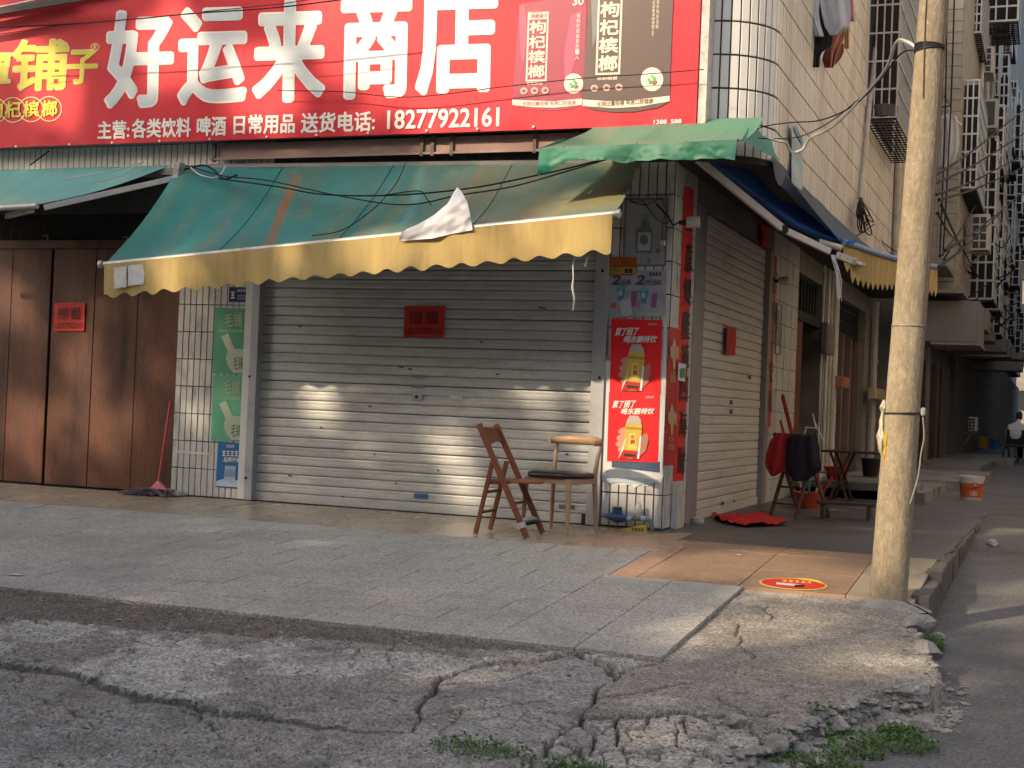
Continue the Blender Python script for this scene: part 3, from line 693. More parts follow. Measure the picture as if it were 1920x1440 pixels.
for (x0, y0, x1, y1, c) in ((776, 925, 803, 934, (.03, .12, .28)), (843, 741, 867, 748, (.55, .53, .5)), (774, 702, 797, 708, (.2, .19, .17)), (1048, 946, 1078, 954, (.12, .12, .11)), (770, 721, 795, 727, (.22, .21, .2))):
    P1.rect('sticker', x0, y0, x1, y1, ink(c), 1, .05)
for (x, y, l) in ((748, 686, 9), (1010, 575, 14), (765, 690, 8), (600, 800, 5), (700, 850, 4), (560, 610, 6), (900, 640, 5), (690, 760, 7), (540, 890, 8), (930, 700, 6), (1060, 850, 5), (820, 880, 4), (640, 930, 6), (740, 905, 5)):
    P1.rect('scuff', x, y, x+l, y+2.5, ink((.03, .028, .026)), 1, .2)
q = MB(); p = FY(1098, 975, .02); q.box(p.x-.03, p.x+.03, -.01, .03, p.z-.03, p.z+.05); q.build('end_lock', M_dark, sh1, bevel=.005)
def notice(px, lb, fn, n, chars, tail, sl, hide=.5, lean=-.035):
    x0, y0, x1, y1 = px; b = MB(); N_ = V(n); h = y1-y0
    def f(u, v):
        x = x0+u*(x1-x0)-lean*h*v; y = y1-v*h+sl*u*(x1-x0); return fn(x, y)+N_*(.004+.006*noise.noise(V((u*3, v*3, x0)))*(u*(1-u)+v)*1.2)
    b.sheet(f, 8, 8, -N_*.0012); o = b.build('red_paper_notice', mat('red_paper', (.5, .028, .018), .7, .12, 6, .1, 30), label=lb, cat='notice', smooth=True, group='red paper rental notices')
    P = Pan(o, fn, n, .012)
    if chars:
        k = mat('faded_black_ink', (.09, .015, .012), .7, .2, 20, 0)
        for i_, ch in enumerate(chars): P.text('character', ch, x0+(x1-x0)*(.13+.42*i_), y0+h*.16, x0+(x1-x0)*(.45+.42*i_), y0+h*.58, k, 1, .012, sl)
        P.text('lettering', tail, x0+(x1-x0)*.06, y0+h*.70, x1-(x1-x0)*.06, y0+h*.90, k, 1, .01, sl)
    return o
n1 = notice((757, 574, 833, 633), 'red paper rental notice taped on the wide front shutter', lambda x, y: FY(x, y, .028), (0, -1, 0), '招租', '18277922161', -.005)
tp_ = MB()
for (a, c) in (((793, 570), (802, 580)), ((800, 634), (806, 625))):
    pass
n2 = notice((101, 568, 158, 621), 'red paper rental notice on the brown wooden doors', lambda x, y: FY(x, y, .05), (0, -1, 0), '招租', '18277922161', -.008)
n3 = notice((1361, 612, 1378, 665), 'narrow looking red paper notice on the side shutter', lambda x, y: SX(x, y, XS-.01), (1, 0, 0), '', '', .12)
sh2 = thing('side_roller_shutter', 'closed cream roller shutter on the alley side, below the overhang', 'shutter', (XS, 2.6, -.03))
shutter(sh2, M_alu2, (XS-.06, 1.12, 0), (0, 1, 0), 3.06, .05, 31, .087, (1, 0, 0))
b = MB(); b.box(XS-.07, XS-.035, 1.12, 4.18, -.03, .05); b.build('bottom_rail', M_alu2, sh2, bevel=.004)
b = MB(); b.box(XS-.12, XS-.10, 1.0, 4.36, -.03, 2.75); b.build('backing', M_dark, sh2)
for (a, c) in ((.75, 1.14), (4.16, 4.355)):
    b = MB(); b.box(XS-.10, XS+.012, a, c, -.03, 2.75); b.build('guide_rail', mat('grey_brown_guide', (.26, .24, .23), .5, .12, 4, .05, metal=.2), sh2, bevel=.003)
P2 = Pan(sh2, lambda x, y: SX(x, y, XS-.042), (1, 0, 0), .001)
for (x0, y0, x1, y1, c) in ((1402, 704, 1408, 711, (.03, .07, .08)), (1368, 750, 1373, 758, (.04, .03, .02)), (1368, 768, 1373, 776, (.04, .03, .02)), (1352, 941, 1357, 950, (.05, .04, .03)), (1375, 937, 1378, 944, (.03, .03, .03)), (1390, 720, 1394, 725, (.55, .5, .45))):
    P2.rect('sticker', x0, y0, x1, y1, ink(c), 1, .02)

# ------------------------------------------------------------------ big red shop sign
M_signred = mat('red_vinyl', (.60, .028, .042), .45, .08, 1.2, .06, 3, dirt=(.50, .022, .034), dscale=.8, damt=.3, spec=.22, bdist=.05)
SY = -.2
sign = thing('shop_sign', 'large red shop sign board with big pale characters', 'sign', (-3.5, SY, 3.24))
def sf(u, v):
    x = -8.3+u*(8.3-.017); z = 3.235+v*1.72; e = (1-v)**30*.012
    return (x, SY-.0015*noise.noise(V((x*1.1, z*1.3, 4)))-e*noise.noise(V((x*5, 0, 0))), z)
b = MB(); b.sheet(sf, 140, 24, (0, .02, 0)); b.build('vinyl_face', M_signred, sign, smooth=True)
b = MB(); b.box(-8.3, -.02, SY+.04, -.02, 3.25, 3.29); b.box(-8.3, -.02, SY+.04, -.02, 4.9, 4.95); b.box(-.06, -.02, SY+.04, -.02, 3.29, 4.9); b.build('sign_frame', mat('galvanised', (.3, .29, .28), .5, .2, 10, .1, metal=.5), sign)
b = MB(); b.box(-.012, .055, SY+.015, -.012, 3.2, 4.95); b.build('end_cover', mat('cracked_white_paint', (.5, .47, .44), .7, .2, 5, .3, 15, dirt=(.16, .13, .11), dscale=14, damt=.35), sign)
M_w = mat('sign_lettering', (.60, .63, .63), .38, .04, 2, 0); M_wo = mat('lettering_outline', (.80, .76, .70), .4, .03, 2, 0)
M_y = mat('sign_yellow', (.62, .56, .04), .4, .05, 2, 0); M_yo = mat('sign_yellow_edge', (.75, .55, .25), .4, .05, 2, 0)
PS = Pan(sign, lambda x, y: FY(x, y, SY), (0, -1, 0), .0025)
for ch, x0, y0, x1, y1 in (('好', 199, 24, 321, 201), ('运', 336, 18, 459, 195), ('来', 476, 4, 606, 191), ('商', 640, -22, 766, 184), ('店', 782, -30, 927, 176)):
    PS.text('character', ch, x0-4, y0-4, x1+4, y1+4, M_wo, 1, .034, -.03, -.02)
    PS.text('character', ch, x0, y0, x1, y1, M_w, 2, .026, -.03, -.02)
for t_, x0, y0, x1, y1 in (('主营:', 183, 227, 243, 262), ('各类饮料', 247, 223, 358, 260), ('啤酒', 369, 219, 424, 256), ('日常用品', 438, 216, 553, 253), ('送货电话:', 564, 212, 703, 250), ('18277922161', 726, 207, 936, 243)):
    PS.text('lettering', t_, x0, y0, x1, y1, M_wo, 2, .026, -.028, -.03)
for ch, x0, y0, x1, y1 in (('潭', -62, 100, 18, 166), ('铺', 21, 76, 124, 170), ('子', 126, 95, 180, 157)):
    PS.text('character', ch, x0-2, y0-2, x1+2, y1+2, M_yo, 1, .036, -.02, -.06); PS.text('character', ch, x0, y0, x1, y1, M_y, 2, .027, -.02, -.06)
PS.ring('mark_ring', 179, 89, 8, 1.6, M_yo, 2); PS.text('mark', 'R', 176, 84, 183, 94, M_yo, 2, .02)
for k, (cx, ch) in enumerate(((-10, '枸'), (24, '杞'), (58, '槟'), (92, '榔'))):
    cx += 1; cy = 207-.03*cx
    PS.ring('ring', cx, cy, 24, 2.0, M_yo, 1+k*.3); PS.text('character', ch, cx-15, cy-16, cx+15, cy+15, M_y, 3, .03, -.02)
# product pouches printed on the sign
M_p1 = mat('pouch_maroon', (.30, .022, .060), .4, .12, 1, 0); M_p1b = mat('pouch_maroon_light', (.52, .06, .13), .4, .1, 1, 0); M_p2 = mat('pouch_black', (.085, .05, .045), .4, .12, 1, 0); M_p2b = mat('pouch_sheen', (.16, .16, .17), .4, .1, 1, 0); M_cr = mat('pouch_cream', (.72, .60, .48), .4, .06, 3, 0)
PS.poly('pouch_print', [(975, 8), (1100, -10), (1100, 40), (1096, 120), (1091, 196), (1075, 204), (1040, 208), (1000, 206), (970, 201), (962, 192), (964, 150), (970, 70)], M_p1, 1)
PS.poly('pouch_sheen_print', [(974, 12), (983, 8), (990, 60), (982, 120), (976, 100)], M_p1b, 2); PS.poly('pouch_sheen_print', [(1070, 30), (1090, 20), (1080, 110), (1060, 170), (1058, 100)], M_p1b, 2)
PS.poly('pouch_print', [(1106, -30), (1265, -40), (1261, 40), (1258, 120), (1256, 190), (1235, 202), (1190, 210), (1150, 211), (1110, 206), (1092, 197), (1096, 120)], M_p2, 3)
PS.poly('pouch_sheen_print', [(1108, -30), (1122, -30), (1120, 60), (1112, 90)], M_p2b, 4)
PS.poly('pouch_band', [(961, 187), (1000, 189), (1040, 190), (1092, 185), (1091, 197), (1040, 202), (1000, 201), (961, 197)], M_cr, 2)
PS.poly('pouch_band', [(1093, 187), (1140, 190), (1180, 189), (1256, 180), (1256, 190), (1200, 200), (1150, 203), (1093, 199)], M_cr, 4)
PS.text('lettering', '长期过量咀嚼 有害口腔健康', 980, 191, 1080, 199, M_p1, 3, 0, -.02); PS.text('lettering', '长期过量咀嚼 有害口腔健康', 1120, 191, 1225, 201, M_p2, 5, .01, -.06)
PS.frame('label_frame', 986, 23, 1025, 153, 3, M_cr, 2, -.02); PS.poly('label_head', [(994, 24), (1029, 22), (1028, 36), (993, 37)], M_cr, 2); PS.text('character', '枸杞槟榔', 990, 38, 1021, 148, M_cr, 3, .03, -.02, vertical=True)
PS.frame('label_frame', 1117, -20, 1163, 141, 3.5, M_cr, 4, -.03); PS.text('character', '枸杞槟榔', 1122, 2, 1158, 136, M_cr, 5, .035, -.03, vertical=True)
PS.text('lettering', '槟榔铺子', 996, 27, 1027, 35, M_p1, 3, .01, -.03)
PS.text('lettering', '铁制槟榔', 988, 154, 1018, 160, M_cr, 3, .02, -.02); PS.text('lettering', '铁制槟榔', 1120, 144, 1158, 151, M_cr, 5, .02, -.02)
PS.text('lettering', '30', 1074, -6, 1095, 11, M_cr, 3, .04, -.03); PS.text('lettering', '有枸杞槟榔更胜一人', 1079, 25, 1086, 112, M_cr, 3, 0, 0, vertical=True)
PS.text('lettering', '枸杞槟榔源自秘制工艺', 1222, -5, 1227, 68, M_cr, 5, 0, 0, vertical=True); PS.text('lettering', '精选好枸杞泡制', 1230, -10, 1235, 55, M_cr, 5, 0, 0, vertical=True)
for (cx, cy, r, l) in ((1076, 157, 18, 4), (1223, 149, 21, 4)):
    PS.ell('seal', cx, cy, r, r*1.06, M_cr, l); PS.ell('seal', cx, cy, r*.78, r*.82, ink((.72, .66, .52)), l+1)
    for (dx, dy, c) in ((-5, 2, (.2, .35, .08)), (2, -4, (.15, .4, .1)), (5, 1, (.1, .35, .2)), (6, 7, (.4, .03, .08)), (-1, 6, (.1, .25, .1))): PS.ell('seal_leaf', cx+dx, cy+dy, r*.26, r*.15, ink(c), l+2, 10, rot=dx*.4)
for (cx, cy) in ((983, 171), (1003, 170.5), (1023, 170), (1115, 166), (1138, 165), (1161, 164)): PS.ell('small_seal', cx, cy, 7, 6.6, ink((.6, .32, .28)), 5); PS.ell('small_seal', cx, cy, 3.8, 3, ink((.12, .09, .07)), 6)
PS.text('lettering', '1388', 1226, 225, 1250, 233, M_wo, 2, .02, -.03); PS.text('lettering', '588', 1258, 224, 1278, 232, M_wo, 2, .02, -.03)
for px in (30, 130, 210, 299, 393, 500, 593, 690, 800, 895, 1000):
    p = FY(px, lin(px, (0, 1300), (276, 226)), SY-.012); q = MB(); q.lathe(p, [(.012, 0), (.011, .004), (.003, .007)], 8, V((0, -1, 0))); q.build('rivet', M_wo, sign)
# old fascia below the sign
fas = thing('fascia', 'faded pinkish fascia board in the gap under the red sign', 'board', (-2.6, -.07, 3.07))
b = MB(); b.box(-4.5, -.9, -.075, -.02, 3.09, 3.225); b.build('board', mat('faded_fascia', (.32, .2, .17), .7, .25, 3, .1, dirt=(.13, .08, .07), dscale=3, damt=.4), fas)
for x in (-4.56, -2.46, -2.36, -2.18, -1.42, -1.05):
    b = MB(); b.box(x-.015, x+.015, -.1, -.07, 3.06, 3.235); b.build('strut', mat('rusty_iron', (.16, .12, .1), .8, .3, 30, .3, metal=.3), fas)
b = MB(); b.box(-4.6, -.9, -.098, -.078, 3.075, 3.092); b.build('lip', mat('lip_paint', (.3, .2, .17), .6, .2, 4), fas)
# metal lamp frame over the left of the sign
fl = thing('sign_light_frame', 'dark metal light frame jutting out above the left end of the sign', 'lamp frame', (-7.2, -.5, 4.55))
M_iron = mat('black_iron', (.03, .03, .032), .5, .2, 10, .1, metal=.4)
b = MB(); A, B = FY(-60, 32, -.45), FY(185, -8, -.45)
b.bar(A, B, .03, .05); b.bar(A+V((0, .2, .09)), B+V((0, .2, .09)), .03, .04); b.build('rail', M_iron, fl)
b = MB(); b.bar(A+V((0, .1, .05)), B+V((-.5, .1, .05)), .14, .012); b.build('reflector', mat('lamp_glass', (.6, .62, .65), .2, .05, 3, 0), fl)
# ================================================================== AWNINGS
def canvas(name, c1, c2, c3, rough=.8, streak=(.16, .075, .03), axis=(2.2, .25, .25), tr=.04):
    """bleached awning canvas: two tones of the same cloth, soft mould and rust streaks running down the slope"""
    if name in MATS: return MATS[name]
    m = mat(name, c1, rough, .1, 5, .18, 160, dirt=c2, dscale=1.1, damt=.55, stretch=axis, trans=tr, bdist=.003)
    t = m.node_tree; N = t.nodes; L = t.links; b = N['Principled BSDF']; src = b.inputs['Base Color'].links[0].from_socket
    mp = [n for n in N if n.type == 'MAPPING'][0]
    n2 = N.new('ShaderNodeTexNoise'); n2.inputs['Scale'].default_value = .55; n2.inputs['Detail'].default_value = 3; tc = [n for n in N if n.type == 'TEX_COORD'][0]; L.new(tc.outputs['Object'], n2.inputs['Vector'])
    r = N.new('ShaderNodeMapRange'); r.inputs[1].default_value = .48; r.inputs[2].default_value = .68; r.inputs[4].default_value = .75; L.new(n2.outputs[0], r.inputs[0])
    x = N.new('ShaderNodeMix'); x.data_type = 'RGBA'; L.new(r.outputs[0], x.inputs[0]); L.new(src, x.inputs[6]); x.inputs[7].default_value = (*c3, 1)
    n3 = N.new('ShaderNodeTexNoise'); n3.inputs['Scale'].default_value = 1.9; n3.inputs['Detail'].default_value = 2; L.new(mp.outputs[0], n3.inputs['Vector'])
    r3 = N.new('ShaderNodeMapRange'); r3.inputs[1].default_value = .66; r3.inputs[2].default_value = .76; r3.inputs[4].default_value = .7; L.new(n3.outputs[0], r3.inputs[0])
    x3 = N.new('ShaderNodeMix'); x3.data_type = 'RGBA'; L.new(r3.outputs[0], x3.inputs[0]); L.new(x.outputs[2], x3.inputs[6]); x3.inputs[7].default_value = (*streak, 1)
    L.new(x3.outputs[2], b.inputs['Base Color'])
    for n in N:
        if n.type == 'BSDF_TRANSLUCENT': L.new(x3.outputs[2], n.inputs[0])
    return m
M_can = mat('teal_awning_canvas', (.022, .145, .125), .8, .12, 5, .2, 160, attr='stain', trans=.04, bdist=.003, speck=.12, sscale=30)
M_can2 = canvas('pale_teal_canvas', (.12, .33, .30), (.19, .37, .31), (.26, .36, .28), streak=(.28, .28, .2))
M_val = mat('yellow_valance', (.43, .31, .115), .75, .16, 2, .15, 120, dirt=(.27, .185, .075), dscale=1.4, damt=.45, stretch=(3, 3, .5), trans=.06, bdist=.003)
M_alubar = mat('awning_bar', (.5, .48, .44), .4, .12, 5, .05, metal=.3, dirt=(.24, .2, .16), dscale=6, damt=.35)
M_rust = mat('rusty_iron', (.16, .12, .1), .8, .3, 30, .3, metal=.3)
aw = thing('shop_awning', 'long green awning with yellow scalloped valance over the front shutter', 'awning', (-2.6, -.6, 2.4))
TL, TRp = V((-4.92, -.10, 3.03)), V((-.50, -.10, 2.965)); BL, BR = V((-4.93, -1.10, 2.015)), V((-.30, -1.40, 2.365))
def awf(u, v):
    a = TL.lerp(TRp, u); c = BL.lerp(BR, u); p = a.lerp(c, v)
    sag = -.06*math.sin(math.pi*v)*(1+.25*math.sin(u*9)); rip = .012*noise.noise(V((u*7, v*1.5, 0)))+.010*math.sin(u*38+v*3)*v*(1-v)*1.5
    if u > .985: p.x -= .06*abs(noise.noise(V((0, v*14, 9))))*(1 if v < .35 else .2)
    return p+V((0, 0, sag+rip))
b = MB(); b.sheet(awf, 170, 34, (0, .003, -.004)); ao_ = b.build('canopy', M_can, aw, smooth=True)
ca = ao_.data.color_attributes.new('stain', 'FLOAT_COLOR', 'POINT'); cl_ = []
def mixc(a, c, k): k = max(0, min(1, k)); return tuple(a[i]*(1-k)+c[i]*k for i in range(3))
for k_ in range(2):
    for i in range(170):
        for j in range(34):
            u, v = i/169, j/33; x = -4.92+u*4.55; c = (.020, .150, .128); n_ = noise.noise(V((x*1.3, v*2.2, 1))); n2 = noise.noise(V((x*4.5, v*.8, 5))); n3 = noise.noise(V((x*11, v*1.1, 8)))
            c = mixc(c, (.030, .185, .175), .5+n_*1.3); c = mixc(c, (.085, .16, .10), n2*1.4-.15)                      # uneven bleaching
            c = mixc(c, (.20, .175, .085), (u-.42)/.5*(.7+.6*n_)+n3*.25*(u > .5))                                     # sun-rotted right end
            c = mixc(c, (.13, .13, .10), (v-.75)*1.4*(.6+n2))                                                           # grime above the bar
            for (xc, sl_, w_, s_, cc, v0, v1) in ((-3.62, .30, .045, .95, (.27, .085, .02), .12, 1), (-3.42, .28, .12, .35, (.2, .09, .03), .0, .6), (-4.15, .2, .09, .45, (.15, .16, .12), .15, .9), (-2.35, .25, .05, .7, (.10, .33, .32), .1, .75), (-1.75, .2, .16, .25, (.2, .10, .04), .0, .7), (-3.0, .25, .2, .3, (.12, .16, .1), .0, 1), (-2.75, .3, .03, .4, (.24, .10, .03), .3, 1)):
                d = abs(x-(xc+sl_*v)+.04*noise.noise(V((v*3, xc, 2))))/w_; c = mixc(c, cc, s_*math.exp(-d*d)*(1 if v0 < v < v1 else max(0, 1-12*min(abs(v-v0), abs(v-v1))))*(.75+.6*n3))
            cl_ += [*c, 1]
ca.data.foreach_set('color', cl_)
for us_ in (.25, .5, .75):
    b = MB(); b.tube([V(awf(us_, k/20))+V((0, -.002, .003)) for k in range(21)], .0035, 5); b.build('seam', mat('seam_thread', (.05, .12, .10), .9, .2, 20), aw)
b = MB(); b.tube([BL+V((-.02, 0, -.01)), BR+V((.03, 0, -.01))], .024, 10); b.build('front_bar', M_alubar, aw, smooth=True)
for e, s_ in ((BL, -1), (BR, 1)):
    q = MB(); q.lathe(e+V((.03*s_-.01, 0, -.01)), [(.03, 0), (.034, .01), (.034, .03), (.02, .035)], 12, V((s_, 0, 0))); q.build('bar_end', M_jamb, aw)
L_aw = (BR-BL).length
def vf(u, v):
    p = BL.lerp(BR, u); ph = u*L_aw/.215+.10*noise.noise(V((u*9, 0, 3))); dep = .275-(.018+.007*noise.noise(V((u*14, 5, 0))))*math.cos(ph*2*math.pi)+.010*noise.noise(V((u*50, 0, 1)))
    sway = .02*math.sin(u*L_aw*2.1)+.014*math.sin(u*L_aw*5.3+1)
    return p+V((0, -.026+sway*v*v, -.012-dep*v))
b = MB(); b.sheet(vf, 220, 8, (0, .003, 0)); b.build('valance', M_val, aw, smooth=True)
for (x0, x1, y0, y1) in ((214, 237, 502, 541), (240, 270, 498, 536)):
    q = MB(); 
    def pf_(u, v): return FY(x0+u*(x1-x0)+1.4*noise.noise(V((v*4, x0, 0))), y1+(y0-y1)*v-u*3+1.5*noise.noise(V((u*4, 0, x0))), -1.152)
    q.sheet(pf_, 6, 6, (0, .002, 0)); q.build('white_patch', mat('white_tape', (.55, .54, .52), .7, .15, 20, .1), aw)
for x in (-4.1, -1.0):
    q = MB(); s_ = 1 if x < -2 else -1; zf = BL.lerp(BR, (x+4.93)/4.63).z; q.bar((x, -.02, 2.62), (x+.7*s_, -.60, 2.30), .035, .05); q.bar((x+.7*s_, -.60, 2.30), (x+.1, -1.10, zf-.045), .03, .04); q.build('folding_arm', M_alubar, aw)
q = MB(); q.tube([(-4.6, -.09, 3.0), (-.5, -.09, 2.95)], .04, 10); q.build('roller', mat('dirty_roller', (.16, .15, .14), .6, .2, 6), aw)
# neighbour awning at the far left
aw2 = thing('neighbour_awning', 'faded pale teal awning of the neighbouring shop at the left edge', 'awning', (-6.4, -.6, 2.75))
E0 = FY(70, 386, -1.0); E1 = FY(-160, 402, -1.0)
def awf2(u, v):
    a = V((-8.4+u*3.35, -.08, 3.04)); c = E1.lerp(E0, u)+V((0, 0, .02)); p = a.lerp(c, v); return p+V((0, 0, -.04*math.sin(math.pi*v)+.006*math.sin(u*30)*v))
b = MB(); b.sheet(awf2, 40, 16, (0, .003, -.004)); b.build('canopy', M_can2, aw2, smooth=True)
b = MB(); b.tube([E1+V((-.3, 0, 0)), E0], .026, 10); b.build('front_bar', M_alubar, aw2, smooth=True)
q = MB(); q.bar(E0+V((.03, .05, -.01)), FY(333, 333, -.15), .03, .05); q.build('side_arm', mat('white_arm', (.5, .47, .43), .55, .12, 6, .1), aw2, bevel=.004)
q = MB(); q.bar(FY(12, 405, -.8), FY(62, 393, -.95), .03, .05); q.build('folding_arm', M_alubar, aw2)
q = MB(); p = FY(335, 322, -.16); q.obox(p, V((.035, 0, 0)), V((0, .05, 0)), V((.008, 0, .085))); q.build('bracket', mat('rust_eaten_bracket', (.5, .47, .42), .7, .2, 10, .3, dirt=(.09, .05, .03), dscale=16, damt=.5), aw2, bevel=.015)
q = MB(); q.box(-8.4, -4.95, -.12, -.008, 2.945, 3.01); q.build('cassette', mat('dirty_roller', (.16, .15, .14), .6, .2, 6), aw2)
# small green canopy wrapped round the corner
M_gcan = canvas('green_tarp', (.022, .21, .13), (.035, .22, .145), (.08, .19, .12), rough=.5, streak=(.12, .2, .13), tr=.18)
gc = thing('corner_canopy', 'bright green tarpaulin canopy wrapped round the building corner', 'canopy', (-.2, -.6, 2.95))
GB0, GB1 = FY(1122, 233, -.12), V((.50, -.08, 3.30)); GF0, GF1 = FY(1012, 279, -1.1), FY(1383, 262, -1.1)
def gcf(u, v):
    p = GB0.lerp(GB1, u).lerp(GF0.lerp(GF1, u), v); return p+V((0, 0, -.045*math.sin(math.pi*v)*(.6+.8*abs(math.sin(u*7.5)))+.012*noise.noise(V((u*7, v*3, 2)))+.005*abs(noise.noise(V((u*16+v*5, v*6, 4))))))
b = MB(); b.sheet(gcf, 70, 24, (0, 0, -.004)); b.build('top_sheet', canvas('green_tarp_top', (.08, .20, .125), (.13, .20, .13), (.19, .21, .145), rough=.6, streak=(.2, .2, .14)), gc, smooth=True)
def gvf(u, v):
    p = GF0.lerp(GF1, u); dp = lin(u, (0, .06, .16, .4, .7, .93, 1), (.20, .17, .10, .125, .13, .13, .16)); k = .035*math.sin(u*17+2*noise.noise(V((u*5, 0, 0))))*v+.03*noise.noise(V((u*12, v*2, 7)))*v+.018*abs(noise.noise(V((u*26, v*3, 3))))*v; dp += .012*noise.noise(V((u*15, 0, 6)))
    return p+V((0, -.012+k-.02*v, -dp*v))
b = MB(); b.sheet(gvf, 120, 14, (0, .004, 0)); b.build('front_flap', M_gcan, gc, smooth=True)
def glf(u, v):
    p = GF0.lerp(GB0, u*.42); dp = .2*(1-u)**.6+.02; return p+V((-.01+.03*math.sin(v*3)*(1-u), 0, -dp*v))
b = MB(); b.sheet(glf, 14, 10, (-.003, 0, 0)); b.build('left_flap', M_gcan, gc, smooth=True)
R0, R1 = V((.52, -.95, 2.96)), FY(1440, 292, .2)
def grf(u, v):
    a = V((.53, -1.02, 2.94)).lerp(V((.60, .12, 2.99)), u); c = V((.40, -.08, 3.28)).lerp(V((.50, .30, 3.16)), u); p = a.lerp(c, v); return p+V((0, 0, .02*math.sin(u*9)*v-.02*math.sin(3.14*v)))
b = MB(); b.sheet(grf, 20, 10, (0, 0, -.004)); b.build('corner_flap', M_gcan, gc, smooth=True)
for k in range(9):
    p = gcf(k/8, .985); q = MB(); q.lathe(V(p)+V((0, 0, .001)), [(.006, 0), (.005, .005)], 6); q.build('stud', M_dark, gc)
# side awning: white arms, blue tarps, yellow valance
sa = thing('side_awning', 'sagging side awning with blue tarp, white arms and yellow valance', 'awning', (.6, 3, 2.7))
N0, N1 = V((1.0, 1.0, 2.42)), V((1.47, 5.0, 2.63))
M_blue = mat('blue_tarp', (.035, .12, .36), .42, .2, 3, .25, 20, dirt=(.05, .09, .17), dscale=2, damt=.4, bdist=.02, trans=.4)
M_slate = mat('slate_tarp', (.13, .16, .22), .55, .2, 2, .2, 20, dirt=(.17, .165, .16), dscale=1.5, damt=.45, bdist=.02, trans=.55)
def tarp(u, v):
    a = V((XU+.012, .30+u*5.9, 3.06)); e = V((.60, .42, 2.92)).lerp(N0, min(1, u*3)) if u < .333 else N0.lerp(N1, (u-.333)/.667)
    p = a.lerp(e, v); return p+V((0, 0, -(.07*(.4+u)+.13*max(0, 1-u*1.8))*math.sin(math.pi*v)+.015*noise.noise(V((u*8, v*3, 0)))))
b = MB(); b.sheet(tarp, 50, 14, (0, 0, -.004)); b.build('slate_tarp', M_slate, sa, smooth=True)
pts = [FY(1322, 293, .10), FY(1350, 318, .18), FY(1395, 352, .38), FY(1440, 386, .6), FY(1490, 421, .8), FY(1535, 441, .92), V((1.0, 1.0, 2.44))]
def blf(u, v):
    t = u*(len(pts)-1); i = min(int(t), len(pts)-2); p = pts[i].lerp(pts[i+1], t-i); w_ = lin(u, (0, .3, .7, 1), (.09, .16, .15, .05))
    return p+V((.10*v, .22*v*w_/.15, -.008+w_*v*.62+.03*math.sin(u*14+v*5)*v+.02*noise.noise(V((u*7, v*3, 5)))))
b = MB(); b.sheet(blf, 44, 12, (.003, .003, -.003)); b.build('blue_tarp', M_blue, sa, smooth=True)
b = MB(); b.tube([p+V((.0, .02, .005)) for p in pts], [.018, .026, .030, .028, .030, .026, .02], 10); b.build('tarp_roll', M_blue, sa, smooth=True)
b = MB(); bp_ = [N0.lerp(N1, t)+V((0, 0, .02-.03*math.sin(math.pi*t))) for t in (0, .15, .3, .45, .6, .75, .9, 1)]
b.tube(bp_, .03, 10); b.build('front_bar', mat('blue_painted_bar', (.13, .2, .33), .45, .15, 5, .1), sa, smooth=True)
def svf(u, v):
    p = N0.lerp(N1, u)+V((0, 0, -.03*math.sin(math.pi*u))); k = (u*4.2/.20) % 1; dp = .30-.075*abs(k-.5)*2+.03*math.sin(u*7); 
    return p+V((.0, -.01+.13*v+.03*math.sin(u*12)*v, .01-dp*v*(1 if u > .05 else .75)))
b = MB(); b.sheet(svf, 168, 8, (.003, 0, 0)); b.build('valance', M_val, sa, smooth=True)
M_whitearm = mat('white_arm', (.5, .47, .43), .55, .12, 6, .1)
J0, J1, J2 = FY(1308, 298, .05), FY(1470, 431, .62), FY(1556, 472, .93)
q = MB(); q.bar(J0, J1, .04, .062); q.build('upper_arm', M_whitearm, sa, bevel=.004)
q = MB(); q.bar(J1+(J2-J1)*.04, J2, .035, .055); q.build('fore_arm', M_whitearm, sa, bevel=.004)
q = MB(); q.lathe(J1+V((0, -.035, .0)), [(.035, 0), (.038, .01), (.038, .05), (.03, .07)], 12, V((0, 1, 0))); q.build('elbow_joint', M_iron, sa)
q = MB(); q.tube([FY(1532, 452, .9), FY(1578, 466, .97)], [.028, .03], 10); q.build('bar_stub', mat('stub_alu', (.42, .37, .3), .5, .2, 5, .1, metal=.3), sa, smooth=True)
q = MB(); q.tube([FY(1531, 451.7, .899), FY(1535, 453, .906)], .031, 10); q.build('stub_cap', M_iron, sa)
q = MB(); q.bar(FY(1568, 478, .9), FY(1605, 492, .98), .04, .06); q.bar(FY(1600, 491, .97), FY(1622, 497, 1.02), .03, .03); q.build('broken_bracket', mat('rust_eaten_bracket', (.5, .47, .42), .7, .2, 10, .3), sa, bevel=.006)
q = MB()
for k in range(7):
    x0 = 1566+k*1.3; q.tube([FY(1558+k, 478, .9), FY(x0+3*math.sin(k), 505, .9), FY(x0+2+3*math.cos(k*2), 530, .91), FY(x0+4+3*math.sin(k*3), 556+4*(k % 3), .92)], .0035, 5)
q.build('frayed_cord', mat('white_cord', (.6, .58, .55), .7, .1, 10, 0), sa)
q = MB(); q.prism([FY(1590, 487, 1.0), FY(1606, 492, 1.0), FY(1622, 500, 1.0), FY(1618, 515, 1.01), FY(1609, 521, 1.02), FY(1600, 512, 1.01)], (.0, .004, 0)); q.build('torn_flap', M_val, sa)
